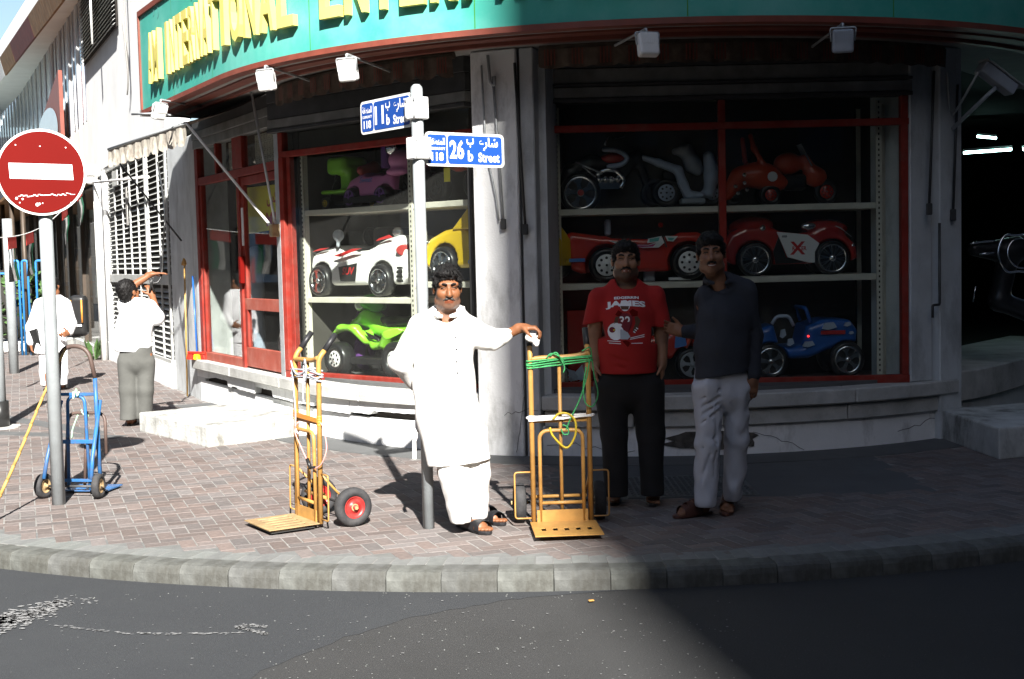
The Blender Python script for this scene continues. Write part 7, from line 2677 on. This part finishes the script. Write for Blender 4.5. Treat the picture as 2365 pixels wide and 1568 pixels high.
F.chain([q(1446, 672, .02), q(1447, 725, .01), q(1447, 800, -.01), q(1448, 880, .0)], [.12, .178, .188, .198], .06, (Vector((0, 1, 0)), 1.32))
F.chain([q(1385, 686, .02), q(1447, 670, .03), q(1510, 683, .02)], [.066, .06, .066], .05)
for (x0, y0, x1, y1) in ((1383, 690, 1365, 746), (1511, 688, 1529, 752)):
    F.rc(q(x0, y0, .02), q(x1, y1+14, .01), .075, .068, .03)
F.noise(.010, (7, 7, 4), 31)
F.noise(.005, (18, 18, 12), 32)
for (a, c, r) in ((q(1390, 840, -.13), q(1440, 850, -.15), .008), (q(1400, 700, -.1), q(1385, 745, -.1), .009), (q(1495, 700, -.1), q(1512, 750, -.1), .009), (q(1395, 818, -.12), q(1450, 836, -.16), .006)):
    F.rc(a, c, r, None, .02, 's')
for (x1, y1, nx) in ((1366, 742, -.35), (1529, 750, .12)):
    p_ = q(x1, y1)
    for k_ in (0,):
        cp = q(x1, y1+32, .01)
        F.rc(cp-Vector((.0, .16, 0)), cp+Vector((0, .16, 0)), .094, None, .003, 's') if False else F.box(q(x1, y1+24, .0), (.085, .16, .055), Matrix.Rotation(nx*.6, 3, 'Y'), .004, .004, 's')
F.plane(q(1447, 860, 0), (.0, 0, -1))
F.rc(q(1447, 630, -.03), q(1447, 645, -.03), .074, .074, .008, 's')
sh = F.obj('t_shirt', 'tshirt_red', B)
# print on the shirt: laid on the cloth by dropping its points onto the surface
sp_ = .2051*YB/2950
oz = q(1447, 700)
def zp(x, y):
    return W(1324+.2051*x, 548.5+.2051*y, YB-.1)
UX, UZ = Vector((1, 0, .0)), Vector((0, 0, 1))
def ptxt(s, x, y, h, w_, bold, arch=0.):
    mb = MB()
    put_text(mb, s, zp(x, y), UX, UZ, h*sp_, w_*sp_, bold)
    if arch:
        c = zp(x, y)
        mb.v = [(vx, vy, vz-arch*((vx-c.x)/(w_*sp_*.5))**2) for vx, vy, vz in mb.v]
    return mb
pr = on_cloth(ptxt('JAMES', 588, 790, 82, 440, .05, .012), sh, .003, 'print', 'white_print', sh, B)
on_cloth(ptxt('EDGERRIN', 597, 690, 28, 272, .04, .003), sh, .003, 'print', 'white_print', sh, B)
on_cloth(ptxt('32', 575, 990, 105, 120, .02), sh, .0052, 'print', 'white_print', sh, B)
def poly_print(pts, m, lift):
    mb = MB()
    mb.add([zp(x, y) for x, y in pts], [tuple(range(len(pts)))])
    bm = bmesh.new()
    on_cloth(mb, sh, lift, 'print', m, sh, B)
def ringp(cx, cy, rx, ry, n=14, a0=0, a1=360):
    return [(cx+rx*math.cos(R_(a0+(a1-a0)*i/n)), cy+ry*math.sin(R_(a0+(a1-a0)*i/n))) for i in range(n+(0 if a1-a0 == 360 else 1))]
mk('print_maroon', (.16, .012, .02), .8)
mk('print_brown', (.10, .045, .025), .8)
mk('print_grey', (.40, .43, .46), .8)
poly_print([(505, 880), (540, 850), (600, 850), (660, 880), (650, 980), (600, 1090), (510, 1010)], 'print_maroon', .0035)
poly_print([(465, 870), (500, 815), (545, 845), (510, 890)], 'red_sign', .0042)
poly_print([(620, 830), (660, 800), (720, 830), (715, 880), (650, 885)], 'red_sign', .0042)
poly_print([(715, 880), (750, 930), (715, 1030), (665, 1070), (660, 1030), (690, 960), (680, 890)], 'print_brown', .0038)
poly_print([(470, 890), (505, 890), (500, 960), (450, 970)], 'print_brown', .0038)
poly_print(ringp(575, 765, 55, 62), 'decal_white', .0046)
poly_print([(525, 770), (620, 770), (612, 810), (535, 810)], 'print_brown', .0054)
poly_print(ringp(470, 1055, 88, 98), 'decal_white', .0046)
poly_print([(520, 1020), (600, 1060), (630, 1110), (600, 1140), (520, 1140)], 'print_grey', .0054)
poly_print(ringp(433, 1037, 34, 32), 'print_maroon', .0056)
poly_print([(440, 1035), (470, 1030), (450, 1048)], 'poster_yellow', .0064)
poly_print([(540, 1160), (580, 1150), (625, 1170), (620, 1200), (600, 1225)], 'red_sign', .0048)
for (x0, y0, x1, y1) in ((630, 1125, 790, 1090), (625, 1140, 790, 1110), (395, 1185, 525, 1190), (640, 1185, 770, 1182), (380, 1160, 520, 1165)):
    poly_print([(x0, y0-4), (x1, y1-4), (x1, y1+4), (x0, y0+4)], 'decal_white', .0048)
for (x, y) in ((680, 1055), (695, 1035), (712, 1015)):
    poly_print([(x-14, y-8), (x+10, y+6), (x+6, y+16), (x-16, y+4)], 'decal_white', .0058)
F = Field(q(1350, 1165, .3)-Vector((0, .6, .0)), q(1555, 830, -.1)+Vector((.0, .3, 0)), .0085)
F.chain([q(1449, 850, .02), q(1449, 890, .02)], [.19, .19], .05, (Vector((0, 1, 0)), 1.35))
F.chain([q(1413, 890, .01), q(1417, 1000, .0), q(1423, 1140, -.02)], [.125, .092, .078], .03)
F.chain([q(1490, 890, .01), q(1500, 1000, .0), q(1508, 1142, -.02)], [.125, .092, .082], .03)
F.noise(.01, (8, 8, 4), 41)
F.comb(lambda X, Y, Z: HEM-Z+0*X+0*Y, F.lo-1, F.lo+9, .006, 'i')
F.obj('trousers', 'trousers_black', B)

# --- C: man in the dark shirt and grey trousers
YC = 8.10
q = lambda x, y, d=0.: W(x, y, YC+d)
HC = Head(q(1641, 586, -.02), head_rot(R_(-8), R_(-3), R_(-4)), .99, 1.05)
F = Field(q(1525, 1215, .6)-Vector((0, 1.0, .05)), q(1775, 525, -.1)+Vector((.0, .75, .05)), .0065)
HC.build(F, q(1662, 668, .03))
F.chain([q(1672, 735, .04), q(1670, 780, .04), q(1668, 850, .04)], [.10, .10, .10], .05, (Vector((0, 1, 0)), 1.45))
F.chain([q(1630, 692, .04), q(1718, 682, .04)], [.042, .042], .04)
F.chain([q(1722, 676, .02), q(1741, 775, .05), q(1738, 872, -.02)], [.05, .045, .028], .02)
hand(F, q(1738, 872, -.02), (-.08, 0, -1), (-.3, .95, 0), (-1, -.3, 0), (.35, .45, .35), 1.05, (.8, .35, .1))
F.chain([q(1622, 690, .08), q(1625, 765, .28), q(1572, 768, .30)], [.05, .042, .027], .02)
hand(F, q(1574, 766, .30), (-.95, -.05, .32), (0, -1, 0), (-.1, 0, 1), (.35, .4, .3), 1.0, (.75, .5, .1))
hC1, tC1, hC2, tC2 = G(1636, 1187), G(1556, 1198), G(1686, 1160), G(1676, 1193)
for h_, t_, kn, hp in ((hC1, tC1, q(1632, 1030, -.02), 1640), (hC2, tC2, q(1700, 1030, .08), 1700)):
    an = h_+Vector((0, -.01, .1))
    F.chain([q(hp, 880, .02), kn, an], [.06, .048, .036], .03)
    foot(F, h_, t_, an)
Cc = person_root(F, 'skin_c', 'smiling man with a moustache in a dark shirt and pale grey trousers', HC.attrs(False))
HC.extras(Cc)
HC.hair(Cc, style='fringe', seed=15)
mb = MB()
mb.tube(ip([HC.p(-.022, .091, -.0745), HC.p(0, .0985, -.079), HC.p(.022, .091, -.0745)], 3), .0028, 5)
mb.obj('teeth', 'eye_white', Cc)
for h_, t_ in ((hC1, tC1), (hC2, tC2)):
    sandal(Cc, h_, t_, 'leather_brown', [(.40, .40, .094, .055), (.55, .55, .080, .055), (.70, .70, .063, .055)])
F = Field(q(1560, 890, .5)-Vector((0, .8, .0)), q(1780, 600, -.1)+Vector((.0, .6, 0)), .0075)
F.chain([q(1670, 680, .03), q(1672, 735, .01), q(1668, 800, .0), q(1665, 880, .0)], [.12, .168, .168, .172], .05, (Vector((0, 1, 0)), 1.4))
F.chain([q(1628, 683, .04), q(1670, 655, .04), q(1720, 670, .03)], [.062, .066, .064], .05)
F.chain([q(1720, 676, .03), q(1741, 775, .05), q(1740, 864, -.01)], [.07, .058, .045], .03)
F.chain([q(1626, 690, .09), q(1628, 765, .28), q(1580, 766, .30)], [.066, .055, .042], .03)
F.noise(.012, (8, 8, 3.5), 51)
F.noise(.006, (20, 20, 10), 52)
for (a, c, r) in ((q(1640, 690, -.12), q(1650, 830, -.15), .004), (q(1700, 690, -.1), q(1722, 740, -.1), .01), (q(1690, 740, -.12), q(1660, 780, -.15), .007), (q(1725, 760, -.02), q(1755, 780, -.03), .008), (q(1728, 800, -.02), q(1752, 820, -.03), .007), (q(1610, 800, -.1), q(1650, 840, -.13), .008)):
    F.rc(a, c, r, None, .016, 's')
F.comb(lambda X, Y, Z: np.maximum(-(Z-q(1660, 865)[2]-.12*(X-q(1660, 865)[0])), -(np.float32(1e-9)+1)*(np.abs(X-q(1742, 800)[0]) < .098)*1.0) if False else np.where(X > q(1722, 800)[0], -1.0, -(Z-q(1660, 866)[2]-.14*(X-q(1660, 866)[0])))+0*Y, F.lo-1, F.lo+9, .001, 'i')
F.rc(q(1654, 610, -.05), q(1658, 650, -.03), .062, .064, .008, 's')
F.ell(q(1645, 668, -.15), (.030, .08, .070), None, .008, 's')
NK = [q(1657, 642, .01)+Vector((.082*math.sin(a), .078*math.cos(a)-.01, .02*math.cos(a)-.012)) for a in [R_(-150+i*300/16) for i in range(17)]]
F.chain(NK, [.013]*17, .012)

sc_ = F.obj('shirt', 'shirt_dark', Cc)
leaf_on([(1622, 648), (1622, 664), (1628, 682), (1638, 690)], [(1630, 646), (1634, 656), (1638, 668), (1640, 688)], q, sc_, .007, 'shirt_dark', Cc)
leaf_on([(1694, 630), (1700, 648), (1692, 668), (1676, 680)], [(1682, 632), (1676, 646), (1666, 660), (1652, 676)], q, sc_, .007, 'shirt_dark', Cc)
mb = MB()
for i in range(4):
    mb.disc(q(1642+i*2, 700+i*38, 0), (0, -1, .1), .006, .004, 8)
on_cloth(mb, sc_, .001, 'button', 'black_plastic', sc_, Cc)
F = Field(q(1585, 1195, .3)-Vector((0, .6, .0)), q(1750, 840, -.1)+Vector((.0, .45, 0)), .0075)
F.chain([q(1667, 850, .02), q(1666, 895, .02)], [.165, .165], .05, (Vector((0, 1, 0)), 1.4))
F.chain([q(1636, 895, .0), q(1633, 1020, -.02), q(1628, 1160, -.03)], [.108, .078, .066], .03)
F.chain([q(1698, 895, .03), q(1702, 1010, .07), q(1690, 1138, .13)], [.10, .074, .066], .03)
F.noise(.015, (10, 10, 7), 61)
F.noise(.009, (22, 22, 17), 62)
for i in range(6):
    y = 900+i*17+(40 if i > 3 else 0)
    F.rc(q(1662-i*2, y, -.085), q(1612+i*3, y+26, -.08), .010, .005, .014, 's')
for (a, c, r) in ((q(1640, 1050, -.10), q(1612, 1130, -.09), .006), (q(1655, 960, -.09), q(1650, 1100, -.08), .008), (q(1700, 1090, -.01), q(1680, 1125, .04), .008), (q(1690, 930, -.08), q(1712, 960, -.06), .008)):
    F.rc(a, c, r, None, .014, 's')
F.comb(lambda X, Y, Z: HEM-Z+0*X+0*Y, F.lo-1, F.lo+9, .006, 'i')
F.obj('trousers', 'trousers_grey', Cc)

# --- D: worker with pliers seen from behind, at the louvred wall
YD = 13.4
q = lambda x, y, d=0.: W(x, y, YD+d)
HD = Head(q(297, 674, -.02), head_rot(R_(150), R_(-20)), 1.02)
F = Field(q(262, 1000, .3)-Vector((0, .7, .05)), q(385, 615, -.1)+Vector((.0, .55, .05)), .0085)
HD.build(F, q(307, 712, .02), nr=.058)
F.chain([q(313, 725, .02), q(310, 790, .02)], [.09, .1], .05, (Vector((0, 1, 0)), 1.4))
F.chain([q(284, 708, .02), q(346, 710, .02)], [.05, .05], .05)
F.chain([q(284, 706, .0), q(302, 662, .15), q(350, 633, .2)], [.055, .045, .03], .02)
hand(F, q(346, 634, .2), (1, .1, .12), (.1, 0, -1), (0, 1, -.3), (.1, .2, .2), 1.05)
F.chain([q(346, 712, .02), q(362, 728, .05), q(351, 680, .2)], [.055, .05, .03], .02)
hand(F, q(351, 682, .2), (-.3, .2, .9), (-.6, .7, 0), (-.3, 0, 1), (.7, .8, .6), 1.05)
hD1, hD2 = G(298, 984), G(332, 966)
for h_, x in ((hD1, 297), (hD2, 336)):
    t_ = h_+Vector((.02, .25, 0))
    an = h_+Vector((0, .03, .1))
    F.chain([q(x+4, 820, .02), q(x, 900, .02), an], [.055, .05, .04], .03)
    foot(F, h_, t_, an)
D_ = person_root(F, 'skin_d', 'man in a white shirt and olive trousers seen from behind, cutting a cable with pliers')
HD.hair(D_, seed=21)
for h_ in (hD1, hD2):
    sandal(D_, h_, h_+Vector((.02, .25, 0)), 'leather_black', [(.4, .5, .075, .06), (.6, .7, .055, .06)])
F = Field(q(255, 835, .3)-Vector((0, .6, .0)), q(385, 685, -.1)+Vector((.0, .5, 0)), .01)
F.chain([q(313, 712, .02), q(311, 750, .02), q(308, 790, .02), q(310, 830, .02)], [.15, .178, .182, .172], .05, (Vector((0, 1, 0)), 1.4))
F.chain([q(286, 704, .02), q(345, 707, .02)], [.064, .064], .05)
F.chain([q(286, 706, .02), q(298, 682, .1)], [.075, .065], .03)
F.chain([q(345, 710, .03), q(361, 733, .06)], [.08, .09], .03)
F.noise(.018, (6, 6, 3), 71)
for (a, c, r) in ((q(345, 735, -.12), q(325, 745, -.15), .012), (q(300, 765, -.16), q(320, 795, -.16), .01), (q(340, 740, -.1), q(338, 780, -.13), .012)):
    F.rc(a, c, r, None, .02, 's')
F.plane(q(310, 812, 0), (-.06, 0, -1))
F.obj('shirt', 'shirt_white', D_)
F = Field(q(265, 1000, .3)-Vector((0, .6, .0)), q(370, 800, -.1)+Vector((.0, .4, 0)), .01)
F.chain([q(315, 805, .02), q(315, 830, .02)], [.165, .17], .05, (Vector((0, 1, 0)), 1.3))
F.chain([q(296, 835, .02), q(296, 900, .02), q(296, 978, .02)], [.105, .088, .085], .03)
F.chain([q(336, 835, .04), q(336, 900, .06), q(334, 962, .08)], [.10, .085, .08], .03)
F.noise(.014, (9, 9, 5), 81)
for (a, c, r) in ((q(290, 826, -.12), q(312, 842, -.13), .01), (q(345, 826, -.1), q(318, 848, -.13), .01), (q(300, 860, -.1), q(312, 880, -.1), .008)):
    F.rc(a, c, r, None, .02, 's')
F.comb(lambda X, Y, Z: HEM-Z+0*X+0*Y, F.lo-1, F.lo+9, .006, 'i')
F.obj('trousers', 'trousers_olive', D_)
pl = q(345, 668, .16)
t = empty('pliers', pl, 'black pliers in the right hand of the man at the louvred wall', 'pliers')
MB().tube([pl+Vector((0, 0, -.03)), pl+Vector((.02, 0, .06)), pl+Vector((.0, 0, .12))], .012, 6).obj('handle', 'black_plastic', t)
MB().tube([pl+Vector((.05, 0, -.03)), pl+Vector((.02, 0, .06)), pl+Vector((.035, 0, .12))], .012, 6).obj('handle', 'black_plastic', t)
rope([q(348, 655, .18), q(366, 650, .2), q(374, 625, .25), q(376, 570, .3), q(380, 480, .5), f2(1.9, .08, 3.1)], .011, 'cable', 'black_plastic', 'black cable hanging down to the hands of the man with pliers', 'cable')

# --- E: man in white walking away up the left street
YE = 17.6
q = lambda x, y, d=0.: W(x, y, YE+d)
HE = Head(q(123, 661), head_rot(R_(172)), 1.0)
F = Field(q(50, 925, .3)-Vector((0, .7, .05)), q(185, 635, -.1)+Vector((.0, .5, .05)), .011)
HE.build(F, q(122, 688, .02), face=False)
F.chain([q(121, 715, .02), q(118, 770, .02)], [.1, .1], .05, (Vector((0, 1, 0)), 1.4))
F.chain([q(92, 700, .02), q(148, 702, .02)], [.06, .06], .05)
F.chain([q(90, 702, .0), q(72, 755, .02), q(72, 796, -.02)], [.05, .045, .03], .02)
F.chain([q(150, 704, .0), q(164, 748, .02), q(158, 770, -.1)], [.05, .045, .03], .02)
hand(F, q(72, 794, -.02), (.1, 0, -1), (1, .2, 0), (0, 1, 0), (.5, .6, .5), 1.05)
hand(F, q(158, 768, -.1), (-.3, -.8, -.2), (-1, 0, 0), (0, 0, 1), (.5, .6, .5), 1.05)
hE1, hE2 = G(112, 908), G(140, 900)
for h_, x in ((hE1, 110), (hE2, 140)):
    t_ = h_+Vector((-.03, .25, 0))
    an = h_+Vector((0, .03, .1))
    F.chain([q(x, 810, .02), q(x, 860, .02), an], [.055, .05, .04], .03)
    foot(F, h_, t_, an)
E_ = person_root(F, 'skin_d', 'man in a loose white shirt and trousers walking away with a black folder')
HE.hair(E_, seed=31)
for h_ in (hE1, hE2):
    sandal(E_, h_, h_+Vector((-.03, .25, 0)), 'leather_black', [(.4, .5, .075, .06), (.6, .7, .055, .06)])
F = Field(q(48, 850, .3)-Vector((0, .6, .0)), q(188, 680, -.1)+Vector((.0, .5, 0)), .012)
F.chain([q(121, 705, .02), q(119, 740, .02), q(117, 780, .02), q(117, 835, .02)], [.15, .20, .215, .235], .05, (Vector((0, 1, 0)), 1.4))
F.chain([q(92, 700, .02), q(122, 690, .02), q(148, 702, .02)], [.07, .075, .07], .05)
F.chain([q(90, 704, .0), q(73, 755, .02), q(72, 790, -.02)], [.08, .07, .06], .03)
F.chain([q(150, 706, .0), q(164, 748, .02), q(160, 765, -.06)], [.08, .075, .06], .03)
F.noise(.02, (5, 5, 2.5), 91)
F.plane(q(117, 815, 0), (0, 0, -1))
F.obj('shirt', 'shirt_white', E_)
F = Field(q(80, 920, .3)-Vector((0, .6, .0)), q(165, 790, -.1)+Vector((.0, .4, 0)), .012)
F.chain([q(108, 810, .02), q(109, 860, .02), q(111, 900, .0)], [.12, .1, .085], .03)
F.chain([q(136, 810, .02), q(140, 860, .02), q(140, 893, .02)], [.12, .1, .085], .03)
F.noise(.015, (8, 8, 4), 92)
F.comb(lambda X, Y, Z: HEM-Z+0*X+0*Y, F.lo-1, F.lo+9, .006, 'i')
F.obj('trousers', 'shirt_white', E_)
c = q(80, 790, -.06)
MB().box(c, (.03, .24, .34), Matrix.Rotation(R_(-14), 3, 'Y') @ Matrix.Rotation(R_(60), 3, 'Z')).obj('folder', 'black_plastic', None, bev=.004, label='black folder under the arm of the man walking away', cat='folder')
for h_ in (HA,):
    pass
# litter on the road
c = G(1365, 1389, -.104)
MB().box(c+Vector((0, 0, .006)), (.03, .02, .008), Matrix.Rotation(.3, 3, 'Z')).obj('leaf_scrap', 'trolley_yellow', None, bev=.003, label='small curled orange scrap on the asphalt by the kerb', cat='litter')
